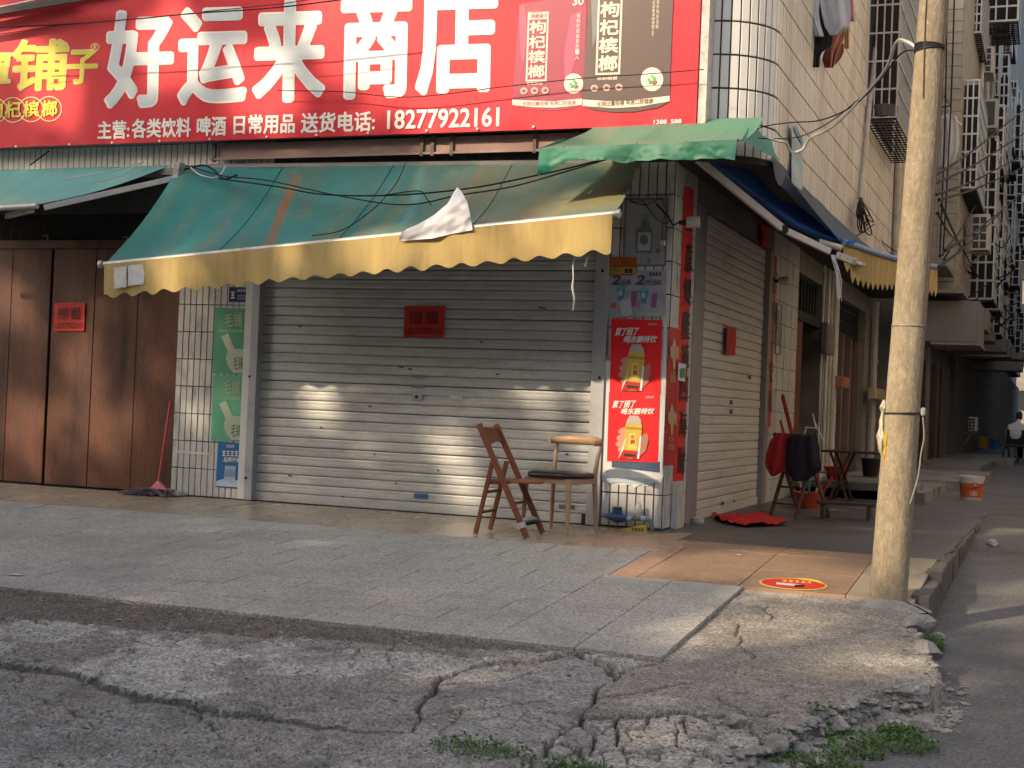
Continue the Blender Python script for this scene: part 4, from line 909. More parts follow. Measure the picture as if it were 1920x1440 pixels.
# ------------------------------------------------------------------ white plastic sheet thrown on the awning
M_bag = mat('white_plastic_sheet', (.72, .71, .74), .4, .05, 4, .3, 14, trans=.15, bdist=.02)
loopx = [(748, 452), (749, 440), (762, 430), (785, 420), (815, 402), (840, 381), (851, 360), (857, 351), (864, 357), (876, 378), (881, 400), (886, 431), (872, 434), (845, 439), (810, 447), (775, 450)]
bb = bmesh.new(); vs_ = [bb.verts.new((x, y, 0)) for x, y in loopx]; fc = bb.faces.new(vs_); bmesh.ops.triangulate(bb, faces=[fc]); bmesh.ops.subdivide_edges(bb, edges=bb.edges[:], cuts=9, use_grid_fill=True)
b = MB(); bb.verts.index_update()
def bagp(x, y, k):
    yb = lin(x, (745, 890), (452, 430)); h = (yb-y)/95
    d = -1.335-.05*math.sin(min(1, max(0, h))*2.6)-.03*noise.noise(V((x*.03, y*.045, 0)))-.012*noise.noise(V((x*.05+y*.08, y*.02-x*.04, 3)))+.02*k
    return FY(x, y, d-.03+.06*max(0, h-.3))
for k in (0, 1):
    o = len(b.v); b.v += [bagp(v_.co.x, v_.co.y, k) for v_ in bb.verts]; b.f += [tuple(v_.index+o for v_ in (f.verts if k == 0 else reversed(f.verts[:]))) for f in bb.faces]
bb.free(); b.build('plastic_sheet', M_bag, smooth='all', label='crumpled white plastic sheet caught on the front bar of the green awning', cat='plastic sheet')
# ================================================================== POSTERS AND BANNERS
PY = -.011
def paper(name, lb, pts, m, fn, n, group=None, cat='poster', curl=.006, seed=0):
    """a sheet of paper as a gently curled quad: pts TL, TR, BR, BL in px"""
    N_ = V(n); (a, b_, c, d) = pts; b = MB()
    def f(u, v):
        x = (a[0]*(1-u)+b_[0]*u)*(1-v)+(d[0]*(1-u)+c[0]*u)*v; y = (a[1]*(1-u)+b_[1]*u)*(1-v)+(d[1]*(1-u)+c[1]*u)*v
        k = noise.noise(V((u*2+seed, v*3, seed*1.7)))*curl*.6+curl*(abs(2*u-1)**4+abs(2*v-1)**4)*.25*max(0, noise.noise(V((u*3, v*3, seed+9)))+.4)
        return fn(x, y)+N_*max(.0005, .001+k*.5)
    b.sheet(f, 10, 14, -N_*.0008); return b.build(name, m, label=lb, cat=cat, group=group, smooth=True)
FP = lambda x, y: FY(x, y, PY)
NF = (0, -1, 0)
M_paper = mat('white_paper', (.58, .58, .57), .7, .08, 4, .15, 20, dirt=(.36, .34, .30), dscale=4, damt=.25)
M_blk = ink((.02, .02, .022)); M_wht = ink((.66, .64, .6)); 
# --- left pier
M_gp = mat('green_poster', (.09, .33, .20), .4, .08, 2, .03); M_gp2 = mat('green_poster_b', (.13, .40, .25), .4, .08, 2, .03); M_pearl = ink((.42, .48, .36)); M_gold = ink((.40, .46, .30))
for k, (x0, y0, x1, y1, m_, lb) in enumerate(((402, 577, 461, 700, M_gp, 'upper green poster with a white bottle on the left pier'), (398, 703, 459, 826, M_gp2, 'lower green poster with a white bottle on the left pier'))):
    o = paper('green_poster', lb, [(x0+2, y0), (x1+2, y0+2), (x1-2, y1+2), (x0-3, y1)], m_, FP, NF, 'green bottle posters', seed=k)
    P = Pan(o, FP, NF, .006)
    P.text('lettering', '毛铺', x0+20, y0+10, x0+52, y0+36, M_gold, 1, .01); P.bars('small_print', x0+9, y0+41, x0+54, y0+46, M_gold, 8)
    P.poly('bottle_print', [(x0+14, y0+54), (x0+27, y0+48), (x0+36, y0+70), (x0+40, y0+77), (x0+59, y0+78), (x0+58, y1-1), (x0+36, y1-1), (x0+26, y0+108), (x0+22, y0+94), (x0+26, y0+82)], M_pearl, 1)
    P.text('lettering', '毛铺', x0+36, y0+92, x0+54, y0+116, ink((.05, .06, .04)), 2, 0)
o = paper('blue_poster', 'small blue poster with a drinks can below the green posters', [(409, 828), (458, 831), (454, 917), (404, 913)], mat('blue_poster', (.022, .13, .33), .4, .1, 2, .03), FP, NF, seed=4)
P = Pan(o, FP, NF, .006); P.bars('lettering', 417, 845, 448, 855, M_wht, 4, 1, .02); P.text('lettering', '品质升级', 420, 857, 452, 866, M_wht, 1, .03, .02); P.bars('small_print', 425, 834, 440, 839, M_wht, 4, 1, .02)
P.poly('can_print', [(423, 873), (443, 874), (442, 904), (420, 903)], ink((.35, .42, .5)), 1); P.poly('can_print', [(424, 880), (442, 881), (441, 895), (421, 894)], ink((.2, .3, .42)), 2); P.poly('splash_print', [(406, 902), (420, 898), (435, 905), (450, 898), (454, 908), (452, 914), (406, 911)], ink((.4, .5, .6)), 3)
o = paper('navy_sign', 'small navy sign tucked under the valance above the green posters', [(430, 538), (468, 539), (467, 567), (429, 566)], mat('navy_sign', (.008, .018, .08), .35, .1, 2, .02), FP, NF, cat='sign', seed=6)
P = Pan(o, FP, NF, .006); P.bars('lettering', 433, 547, 442, 560, M_wht, 1); P.bars('small_print', 445, 543, 465, 547, M_wht, 6); P.bars('lettering', 446, 553, 465, 562, ink((.25, .3, .4)), 4)
q = MB(); q.obox((FY(363, 849, -.012)), V((.175, 0, -.004)), V((0, .004, 0)), V((0, 0, .010))); q.build('tape_strip', M_paper, label='white strip of tape across the tiles of the left pier', cat='tape')
# --- corner pier, front
def torn(name, lb, px, m, fn, n, off, seed, cat='paper'):
    N_ = V(n); b = MB(); P = [fn(x, y)+N_*off for x, y in px]; b.prism(P, -N_*.001); return b.build(name, m, label=lb, cat=cat)
random.seed(31)
bot = [(1244, 893), (1238, 906), (1228, 900), (1214, 912), (1200, 908), (1190, 915), (1183, 908), (1166, 911), (1150, 905), (1133, 908), (1128, 897)]
torn('backing_paper', 'large torn white paper left behind the red drink posters', [(1136, 676), (1245, 676), (1244, 893)]+bot[1:], M_paper, FP, NF, .002, 1)
torn('old_paper', 'crumpled bluish paper remnant under the white backing paper', [(1129, 893), (1238, 899), (1231, 905), (1210, 909), (1190, 906), (1160, 905), (1130, 903)], mat('blue_old_paper', (.36, .42, .46), .7, .2, 6, .2), FP, NF, .006, 2)
o = paper('dark_print_strip', 'strip of dark blue printed paper below the red posters', [(1147, 861), (1239, 866), (1237, 886), (1147, 876)], mat('dark_blue_print', (.05, .08, .14), .4, .5, 40, .02, stretch=(1, 1, 4)), lambda x, y: FY(x, y, PY-.004), NF, seed=8, cat='paper')
M_lq = mat('grey_poster', (.30, .31, .31), .35, .1, 2, .03, dirt=(.18, .18, .175), dscale=3, damt=.3)
o = paper('liquor_poster', 'grey poster of a square bottle high on the corner pier', [(1173, 374), (1254, 370), (1248, 499), (1168, 499)], M_lq, FP, NF, seed=10)
P = Pan(o, FP, NF, .006); gk = ink((.14, .15, .15)); gl = ink((.40, .42, .42))
P.frame('poster_edge', 1168, 372, 1249, 499, 3, gk, 1)
P.poly('bottle_print', [(1205, 404), (1217, 404), (1217, 425), (1224, 432), (1223, 474), (1193, 474), (1194, 432), (1204, 425)], gk, 1); P.poly('bottle_print', [(1197, 436), (1221, 436), (1220, 470), (1196, 470)], gl, 2); P.ell('bottle_print', 1208, 450, 8, 10, gk, 3); P.poly('bottle_print', [(1205, 404), (1217, 404), (1217, 414), (1205, 414)], ink((.22, .23, .23)), 2)
P.rect('code_print', 1230, 467, 1238, 475, gk, 1); P.ell('mark_print', 1218, 489, 4, 5, gk, 1)
o = paper('coupon_poster', 'pale coupon poster with ice cream cups and big figure twos', [(1140, 511), (1250, 505), (1248, 593), (1137, 596)], mat('pale_coupon_poster', (.30, .31, .33), .6, .15, 4, .05, dirt=(.20, .21, .22), dscale=7, damt=.4), FP, NF, seed=12)
P = Pan(o, FP, NF, .006); pk = ink((.20, .10, .14))
for dx, w_ in ((1146, 40), (1191, 52)):
    P.text('lettering', '2', dx, 516, dx+16, 534, ink((.07, .06, .07)), 1, .05, shear=.3); P.text('lettering', '元换', dx+17, 524, dx+w_-2, 535, pk, 1, .03)
P.bars('small_print', 1166, 511, 1186, 516, M_blk, 4); P.bars('small_print', 1218, 511, 1241, 517, M_blk, 4)
cy = ink((.05, .22, .27)); cp = ink((.22, .10, .18))
for (cx, cy_) in ((1165, 548), (1208, 552)): P.poly('cup_print', [(cx-9, cy_-8), (cx+8, cy_-9), (cx+4, cy_+17), (cx-3, cy_+17)], cy, 1); P.ell('cup_print', cx, cy_-9, 9, 4, ink((.10, .33, .36)), 2); P.ell('cup_print', cx-1, cy_+2, 4, 6, ink((.35, .42, .44)), 2)
for (cx, cy_) in ((1190, 556), (1228, 560)): P.poly('cup_print', [(cx-5, cy_-9), (cx+6, cy_-11), (cx+2, cy_+17), (cx-7, cy_+17)], cp, 1)
P.poly('torn_patch', [(1162, 566), (1170, 560), (1174, 565), (1180, 558), (1184, 566), (1186, 590), (1180, 593), (1166, 592), (1164, 580)], ink((.42, .43, .44)), 3); P.ell('price_print', 1151, 573, 5, 6, ink((.33, .14, .08)), 2); P.ell('price_print', 1197, 571, 5, 6, ink((.36, .18, .16)), 2)
P.rect('strip_print', 1193, 585, 1245, 594, ink((.35, .34, .28)), 2)
o = paper('orange_card', 'orange and yellow payment card stuck above the coupon poster', [(1139, 482), (1194, 482), (1193, 515), (1137, 515)], mat('orange_card', (.33, .075, .02), .4, .1, 3, .02), lambda x, y: FY(x, y, PY-.010), NF, cat='card', seed=14)
P = Pan(o, lambda x, y: FY(x, y, PY-.010), NF, .006); P.rect('yellow_band', 1138, 501, 1193, 514, ink((.36, .24, .05)), 1); P.rect('dark_block', 1172, 504, 1186, 512, M_blk, 2); P.rect('dark_slot', 1178, 505, 1180, 511, ink((.36, .24, .05)), 3); P.bars('small_print', 1144, 503, 1166, 509, ink((.2, .09, .02)), 5, 2); P.bars('lettering', 1146, 487, 1166, 498, ink((.45, .14, .04)), 3)
# red energy drink posters
M_rp = mat('red_poster', (.72, .016, .022), .38, .06, 2, .04, 10); M_skin = ink((.50, .25, .19)); M_skin2 = ink((.38, .16, .12)); M_bg = ink((.50, .36, .06)); M_bg2 = ink((.34, .22, .03)); M_cap = ink((.42, .36, .32))
FP2 = lambda x, y: FY(x, y, PY-.007)
def drink(x0, y0, x1, y1, lb, sd):
    dx = -4
    o = paper('drink_poster', lb, [(x0+4, y0), (x1+4, y0+3), (x1, y1+3), (x0, y1)], M_rp, FP2, NF, 'red energy drink posters', seed=sd)
    P = Pan(o, FP2, NF, .007); w_, h = x1-x0, y1-y0
    X = lambda a: x0+a*w_; Y = lambda c: y0+c*h
    P.text('lettering', '累了困了', X(.10), Y(.13), X(.55), Y(.235), M_wht, 1, .035, -.03, shear=.25); P.text('lettering', '喝东鹏特饮', X(.27), Y(.235), X(.92), Y(.33), M_wht, 1, .035, -.01, shear=.25); P.text('lettering', '东鹏特饮', X(.76), Y(.06), X(.94), Y(.095), M_cap, 1, .02)
    for (c, r, d) in ((.565, .10, .06), (.66, .11, .035), (.745, .115, .02), (.825, .10, .05)): P.ell('finger_print', X(.27+d), Y(c), w_*r, h*.048, M_skin, 2, 14, rot=-.25)
    P.poly('hand_print', [(X(.72), Y(.62)), (X(.80), Y(.60)), (X(.83), Y(.68)), (X(.78), Y(.85)), (X(.66), Y(.93)), (X(.60), Y(.80))], M_skin2, 2)
    P.poly('bottle_print', [(X(.46), Y(.345)), (X(.62), Y(.345)), (X(.675), Y(.40)), (X(.70), Y(.50)), (X(.69), Y(.62)), (X(.62), Y(.97)), (X(.23), Y(.97)), (X(.36), Y(.62)), (X(.37), Y(.50)), (X(.41), Y(.40))], M_bg, 3)
    P.poly('bottle_cap_print', [(X(.46), Y(.345)), (X(.62), Y(.345)), (X(.675), Y(.41)), (X(.69), Y(.47)), (X(.385), Y(.46)), (X(.41), Y(.40))], M_cap, 4); P.poly('bottle_band_print', [(X(.38), Y(.50)), (X(.70), Y(.52)), (X(.69), Y(.555)), (X(.37), Y(.54))], M_bg2, 4)
    P.poly('label_print', [(X(.385), Y(.66)), (X(.40), Y(.62)), (X(.30), Y(.93)), (X(.24), Y(.96))], M_wht, 4); P.poly('label_print', [(X(.66), Y(.64)), (X(.69), Y(.64)), (X(.645), Y(.97)), (X(.60), Y(.97))], M_wht, 4)
    P.poly('label_print', [(X(.33), Y(.84)), (X(.62), Y(.86)), (X(.60), Y(.97)), (X(.24), Y(.965))], ink((.42, .015, .015)), 5); P.poly('label_print', [(X(.45), Y(.60)), (X(.57), Y(.60)), (X(.60), Y(.83)), (X(.42), Y(.83))], ink((.60, .48, .12)), 5)
    P.text('lettering', '东鹏', X(.47), Y(.62), X(.56), Y(.76), ink((.45, .02, .02)), 6, .02, vertical=True); P.poly('label_print', [(X(.36), Y(.89)), (X(.58), Y(.91)), (X(.58), Y(.94)), (X(.34), Y(.93))], M_blk, 6)
    P.poly('spark_print', [(X(.36), Y(.985)), (X(.46), Y(.955)), (X(.56), Y(.985)), (X(.46), Y(.965))], M_bg, 6)
drink(1143, 597, 1238, 737, 'upper red poster of a hand gripping a golden drink bottle', 20)
drink(1138, 735, 1233, 864, 'lower red poster of a hand gripping a golden drink bottle', 21)
o = paper('pink_strip', 'narrow pinkish advert strip beside the upper red poster', [(1136, 597), (1143, 597), (1141, 676), (1133, 676)], mat('pink_strip', (.30, .18, .18), .5, .15, 8, .02), FP, NF, seed=23); P = Pan(o, FP, NF, .005); P.bars('small_print', 1135, 606, 1140, 668, M_blk, 7, vertical=True)
torn('side_paper', 'white paper edge with black marks right of the red posters', [(1246, 600), (1251, 602), (1250, 700), (1247, 780), (1244, 840), (1242, 892), (1238, 880), (1241, 760), (1244, 690)], M_paper, FP, NF, .012, 4)
# --- corner pier, side face towards the alley
FS = lambda x, y: SX(x, y, XS+.010); NS = (1, 0, 0)
M_rs = mat('red_side_poster', (.40, .02, .022), .45, .1, 3, .03)
for k, (y0, y1, dx, lb) in enumerate(((612, 745, 0, 'upper narrow red advert on the alley face of the corner pier'), (735, 872, -4, 'lower narrow red advert on the alley face of the corner pier'))):
    o = paper('red_advert', lb, [(1255+dx, y0), (1273+dx, y0+5), (1270+dx, y1), (1249+dx, y1+1)], M_rs, FS, NS, 'narrow red adverts', seed=30+k); P = Pan(o, FS, NS, .006); cr = ink((.5, .33, .2))
    P.poly('emblem_print', [(1262+dx, y0+20), (1266+dx, y0+34), (1264+dx, y0+80), (1260+dx, y0+80), (1259+dx, y0+34)], cr, 1); P.text('lettering', '嗨', 1254+dx, y0+35, 1263+dx, y0+60, cr, 2, .05, .1); P.text('lettering', '爽', 1263+dx, y0+36, 1271+dx, y0+62, cr, 2, .05, .1)
    P.ring('emblem_ring', 1260+dx, y0+88, 4, 1.2, cr, 2); P.bars('small_print', 1254+dx, y1-40, 1266+dx, y1-30, cr, 3, 2, .1)
cb = paper('couplet', 'long red paper couplet with black brush characters beside the side shutter', [(1283, 348), (1301, 356), (1281, 906), (1262, 902)], mat('red_couplet', (.6, .024, .018), .6, .15, 3, .1, dirt=(.28, .012, .012), dscale=5, damt=.3), FS, NS, 'red couplets', 'banner', seed=34)
P = Pan(cb, FS, NS, .008)
for ch, y0, y1 in (('生', 405, 432), ('意', 455, 510), ('興', 520, 572), ('隆', 582, 636), ('通', 645, 690), ('四', 705, 752), ('海', 768, 820), ('財', 836, 888)):
    xx = lin(y0, (348, 906), (1283, 1263)); P.text('character', ch, xx+3, y0, xx+17, y1, M_blk, 1, .008, .12)
o = paper('green_sticker', 'small white and green code sticker on the red couplet', [(1272, 680), (1286, 683), (1284, 716), (1270, 713)], M_paper, lambda x, y: SX(x, y, XS+.022), NS, cat='sticker', seed=37); P = Pan(o, lambda x, y: SX(x, y, XS+.022), NS, .006); P.rect('print', 1274, 690, 1283, 708, ink((.03, .30, .14)), 1)
c2 = paper('couplet', 'second red paper couplet, beyond the side shutter', [(1447, 474), (1457, 481), (1444, 800), (1433, 803)], mat('red_couplet'), FS, NS, 'red couplets', 'banner', seed=40)
P = Pan(c2, FS, NS, .008)
for i, ch in enumerate('四季平安福'):
    y0 = 510+i*55; xx = lin(y0, (474, 803), (1447, 1433)); P.text('character', ch, xx+2, y0, xx+9, y0+42, M_blk, 1, .004, .2)
o = paper('printed_plaque', 'small framed white plaque with printed columns beside the dark doorway', [(1456, 566), (1466, 570), (1463, 665), (1452, 660)], M_paper, FS, NS, cat='plaque', seed=42); P = Pan(o, FS, NS, .006); P.frame('border', 1452.5, 568, 1462, 662, 1.2, M_blk, 1, .4); P.bars('small_print', 1456, 580, 1461, 650, ink((.15, .06, .05)), 9, vertical=True)
b = MB(); b.sheet(lambda u, v: SX(1424+u*18+2*math.sin(v*4), 420+v*40+u*8, XS+.02+.05*math.sin(u*3.1)), 8, 8, (.002, 0, 0)); b.build('red_charm', mat('red_paper'), label='red paper charm hanging in the shade above the side shutter', cat='charm')
# ================================================================== CHAIRS, MOP, METER AND OTHER SMALL THINGS IN FRONT
M_redwood = mat('folding_chair_wood', (.17, .052, .022), .5, .25, 4, .15, 40, dirt=(.09, .03, .014), dscale=5, damt=.35, stretch=(1, 1, 1))
M_redwood2 = mat('folding_chair_seat', (.23, .085, .04), .5, .2, 4, .1, 40)
M_beech = mat('pale_beech', (.31, .20, .12), .45, .12, 3, .05, 40, stretch=(1, 1, .3))
M_blackseat = mat('black_leatherette', (.014, .013, .013), .33, .1, 5, .1, 60)
M_rope = mat('striped_rope', (.35, .34, .32), .8, .6, 60, .2, 80)
y1 = -1.24; y2 = -.89
fc_ = thing('folding_chair', 'reddish brown wooden folding chair in front of the shutter', 'chair', GR(940, 1000))
def pr(px, py, y): return FY(px, py, y)
top, foot, piv, rfoot = pr(898, 795, y1), GR(988, 1006), pr(921, 866, y1), GR(889, 998)
foot = FY(988, 1005, y1); foot.z = gz(y1)+.002; rfoot = FY(889, 998, y1); rfoot.z = gz(y1)+.002
for k, y in enumerate((y1, y2)):
    s_ = V((0, y-y1, 0)); dz = V((0, 0, gz(y)-gz(y1)))
    b = MB(); b.bar(top+s_, foot+s_+dz, .022, .046, V((1, 0, .3))); b.build('front_rail', M_redwood, fc_, bevel=.006)
    ins = V((0, .026 if k == 0 else -.026, 0)); b = MB(); b.bar(piv+s_+ins, rfoot+s_+ins+dz, .022, .036, V((1, 0, .3))); b.build('rear_leg', M_redwood, fc_, bevel=.006)
def along(a, b_, t): return a.lerp(b_, t)
bt0, bt1 = along(top, foot, .035), along(top, foot, .155); d = V((0, y2-y1, 0)); up_ = (bt0-bt1)
def bkf(u, v):
    t = .14+.012*math.sin(u*math.pi*2+.6); return along(top, foot, .03+v*t*.95)+d*u+V((.012*math.sin(u*math.pi), 0, 0))
b = MB(); b.sheet(bkf, 16, 8, (-.016, 0, -.006)); b.build('backrest', M_redwood, fc_, smooth=True)
zs = FY(945, 899, (y1+y2)/2).z; xa, xb = FY(912, 897, y1).x, FY(1019, 901, (y1+y2)/2).x
out = []; cxs, cys, rr = xb-.175, (y1+y2)/2, .175
for i in range(21):
    a = -math.pi/2+math.pi*i/20; out.append((cxs+rr*math.cos(a), cys+.165*math.sin(a), zs))
out += [(xa+.02, y2-.035, zs), (xa+.02, y1+.035, zs)]
b = MB(); b.prism([V(p)+V((0, 0, -.014)) for p in out], (0, 0, .02)); b.build('seat', M_redwood2, fc_, bevel=.006)
b = MB(); b.box(xa-.02, xa+.10, y1+.03, y2-.03, zs-.034, zs-.015); b.build('seat_support', M_redwood, fc_, bevel=.004)
for t, A, B in ((.42, piv, rfoot), (.70, piv, rfoot)):
    p = along(piv, rfoot, t); b = MB(); b.bar(p+V((0, .03, 0)), p+d-V((0, .03, 0)), .02, .022); b.build('stretcher', M_redwood, fc_, bevel=.004)
p = along(top, foot, .70); b = MB(); b.bar(p+V((0, .01, 0)), p+d-V((0, .01, 0)), .02, .022); b.build('stretcher', M_redwood, fc_, bevel=.004)
p = along(top, foot, .87); b = MB(); b.tube([p+d*t+V((0, 0, .02*math.sin(t*3.1))) for t in (0, .25, .5, .75, 1)], .022, 10)
ro = b.build('tied_rope', M_rope, fc_, smooth=True)
b = MB()
for k in range(9): q = p+d*(.08+.1*k); b.tube([q+V((.024*math.cos(a), .02*math.sin(a*.5), .024*math.sin(a))) for a in [i*.7 for i in range(10)]], .005, 5)
b.build('rope_turns', mat('black_cord', (.03, .03, .03), .8, .2, 20), ro)
b = MB()
for k in range(4): q = along(top, foot, .872+.012*k); b.tube([q+V((.032*math.cos(a), .022*math.sin(a), .012*math.cos(a))) for a in [i*.7 for i in range(10)]], .0035, 5)
b.build('white_string', mat('white_cord', (.6, .58, .55), .7, .1, 10, 0), ro)
# --- elbow chair
Bp, Ap, Cp = GR(1117, 1000), GR(1062, 1006), GR(1033, 991)
ec = thing('elbow_chair', 'pale wooden elbow chair with black seat beside the folding chair', 'chair', (Ap+Cp)/2)
fw = (Ap-Bp); fw.z = 0; wv = (Cp-Bp); wv.z = 0; wl = .44; wv = wv.normalized()*max(.42, min(.5, wv.length)); fw = fw-wv*fw.dot(wv)/wv.length_squared; fw = fw.normalized()*.40
def leg(base, lean, ht, r0_, r1_): 
    b = MB(); base = V((base.x, base.y, gz(base.y))); b.tube([base, base+(lean*.0)+V((0, 0, ht*.4))+lean*.4, base+V((0, 0, ht))+lean], [r0_, (r0_+r1_)*.56, r1_], 12); return b
W_, F_ = wv, fw
corners = {'rb': Bp, 'lb': Bp+W_, 'rf': Bp+F_, 'lf': Bp+W_+F_}
cen = Bp+W_*.5+F_*.5
for k in ('rf', 'lf'):
    l = leg(corners[k], (cen-corners[k])*.08, .43, .013, .020); l.build('leg', M_beech, ec, smooth=True)
tops = []
for k in ('rb', 'lb'):
    b = MB(); c = V((corners[k].x, corners[k].y, gz(corners[k].y))); ln = (cen-c); ln.z = 0; back = -F_.normalized()
    P_ = [c, c+ln*.05+V((0, 0, .25)), c+ln*.09+V((0, 0, .44)), c+ln*.06+back*.02+V((0, 0, .60)), c+ln*.02+back*.045+V((0, 0, .695))]
    b.tube(P_, [.013, .019, .022, .016, .013], 12); b.build('leg', M_beech, ec, smooth=True); tops.append(P_[-1])
zs = gz(cen.y)+.43
b = MB()
def seatf(u, v):
    a = u*2*math.pi; ca, sa_ = math.cos(a), math.sin(a); e = .45; x = math.copysign(abs(ca)**e, ca); y = math.copysign(abs(sa_)**e, sa_)
    r = [0, .85, 1, 1.02, 1, .9, 0][int(round(v*6))]; h = [.052, .046, .036, .018, .004, 0, 0][int(round(v*6))]
    return cen+W_*.5*x*r+F_*.56*y*r+V((0, 0, zs-cen.z+h))
b.grid(seatf, 33, 7); b.build('seat', M_blackseat, ec, smooth='all')
b = MB()
for (a, c) in (('rb', 'lb'), ('rf', 'lf'), ('rb', 'rf'), ('lb', 'lf')):
    p = corners[a].lerp(cen, .09); q = corners[c].lerp(cen, .09); p = V((p.x, p.y, zs-.022)); q = V((q.x, q.y, zs-.022)); b.bar(p, q, .022, .042)
b.build('apron', M_beech, ec, bevel=.004)
b = MB(); A_p, B_p = tops[1], tops[0]; mid = (A_p+B_p)/2; fn_ = F_.normalized(); wn = W_.normalized()
P_ = []; R_ = []
for i in range(25):
    t = i/24; a = math.pi*(t-.5)*1.25; half = (A_p-B_p).length/2*1.10
    P_.append(mid-wn*half*math.sin(a)/math.sin(math.pi*.5)*1.0*-1*-1+fn_*(.075-.115*math.cos(a))+V((0, 0, .012+.012*math.cos(a))))
    R_.append(.016+.014*math.cos(a*.8)**2)
b.tube(P_, R_, 12)
for v_ in b.v: v_.z = v_.z+(v_.z-(mid.z+.02))*.3
b.build('backrest', M_beech, ec, smooth=True)
# --- mop
mp_ = thing('mop', 'red handled mop with a dark string head leaning at the doors', 'mop', FY(285, 924, -.2))
b = MB(); b.tube([FY(320, 752, -.02), FY(297, 906, -.16)], .011, 8); b.build('handle', mat('red_plastic_handle', (.42, .03, .035), .4, .15, 6, .05), mp_, smooth=True)
b = MB(); h0 = FY(297, 902, -.16); c = FY(300, 921, -.17)
b.prism([h0+V((-.012, -.015, 0)), h0+V((.012, -.015, 0)), c+V((.10, -.02, 0)), c+V((-.12, -.02, 0))], (0, .04, 0)); b.build('head', mat('pink_plastic', (.55, .14, .15), .4, .1, 5, .05), mp_, bevel=.008)
b = MB(); random.seed(12)
for k in range(120):
    s0 = c+V((random.uniform(-.12, .10), random.uniform(-.02, .03), .01)); e = FY(random.uniform(226, 312), 924, -.2+random.uniform(-.14, .10)); e.z = gz(e.y)+.008
    m_ = (s0+e)/2+V((random.uniform(-.05, .05), random.uniform(-.05, .05), random.uniform(.0, .035))); b.tube([s0, m_, e+V((random.uniform(-.03, .03), 0, .004))], .0065, 5)
b.build('strings', mat('mop_string', (.10, .085, .09), .95, .5, 30, .3), mp_)
b = MB(); p = FY(320, 928, -.06); p.z = -.03
b.grid(lambda u, v: p+V((-.16+.32*u, -.1+.16*v, .012+.05*math.sin(u*3.1)*math.sin(v*3.1)+.03*noise.noise(V((u*4, v*4, 1))))), 14, 10); b.build('dirty_rag', mat('grey_rag', (.26, .24, .2), .9, .3, 8, .3), label='grey crumpled rag beside the mop at the tiled pier', cat='rag', smooth='all')
# --- water meter
wm = thing('water_meter', 'blue water meter and pipe at the foot of the corner pier', 'water meter', FY(1170, 985, -.06))
M_pvc = mat('grey_pipe', (.13, .14, .15), .45, .15, 5, .05); M_wmb = mat('blue_meter', (.02, .055, .16), .4, .15, 6, .05)
c = FY(1157, 970, -.08)
b = MB(); b.tube([FY(1127, 966, -.08), FY(1140, 967, -.08)], .016, 8); b.build('inlet_pipe', M_pvc, wm, smooth=True); b = MB(); b.tube([FY(1174, 971, -.08), FY(1212, 974, -.08), FY(1220, 977, -.08), FY(1222, 983, -.08), FY(1222, 994, -.08)], .017, 10); b.build('pipe', M_pvc, wm, smooth=True)
b = MB(); b.tube([FY(1136, 967, -.08), FY(1147, 969, -.08), FY(1157, 970, -.08), FY(1167, 971, -.08), FY(1176, 972, -.08)], [.018, .034, .046, .036, .02], 12); b.lathe(c+V((0, 0, .02)), [(.038, 0), (.042, .03), (.042, .045), (.02, .05)], 14); b.build('meter_body', M_wmb, wm, smooth=True)
b = MB(); b.lathe(c+V((0, 0, .07)), [(.040, 0), (.042, .01), (.030, .016)], 14); b.build('lid', mat('dark_green_lid', (.035, .04, .03), .5, .2, 8), wm)
for px in (1180, 1206): b = MB(); b.tube([FY(px-4, 972, -.08), FY(px+5, 973, -.08)], .023, 10); b.build('collar', mat('pale_blue_collar', (.25, .33, .45), .4, .1, 5), wm, smooth=True)
b = MB(); p = FY(1197, 955, -.08); b.grid(lambda u, v: p+V((.028*math.cos(u*6.283)*(.5+.5*math.sin(v*3))+.012*noise.noise(V((u*5, v*4, 2))), .028*math.sin(u*6.283)*(.5+.5*math.sin(v*3)), -.07+.12*v+.02*noise.noise(V((u*6, v*6, 5))))), 13, 9); b.build('plastic_wrap', mat('clear_plastic_wrap', (.5, .5, .5), .2, .2, 12, .4, 40), wm, smooth='all')
b = MB(); b.tube([FY(1197, 972, -.08), FY(1198, 955, -.08)], .010, 8); b.build('valve', M_pvc, wm)
b = MB(); b.prism([FY(1160, 993, -.14), FY(1211, 998, -.14), FY(1211, 983, -.14)], (0, .05, 0)); wd_ = b.build('yellow_wedge', mat('yellow_wedge', (.42, .36, .04), .5, .15, 5, .05), label='yellow wedge lying by the pipe at the foot of the pier', cat='wedge')
P = Pan(wd_, lambda x, y: FY(x, y, -.14), NF, .002); P.bars('lettering', 1184, 989, 1208, 994, M_blk, 4, 1, .08)
pp = thing('drain_pipe_stub', 'short white boxed pipe at the base of the corner pier', 'pipe', SX(1270, 995, XS+.03))
q0 = SX(1270, 992, XS+.035); b = MB(); b.box(XS+.008, XS+.06, q0.y-.13, q0.y+.12, -.03, .36); b.build('cover', mat('white_paint_old', (.46, .44, .4), .6, .15, 5, .1, dirt=(.2, .18, .15), dscale=6, damt=.3), pp, bevel=.006)
b = MB(); b.lathe((XS+.06, 1.0, -.03), [(.05, 0), (.055, .02), (.05, .05), (.03, .055)], 14); b.build('foot_cap', mat('grey_cap', (.35, .34, .33), .5, .1, 5), pp)
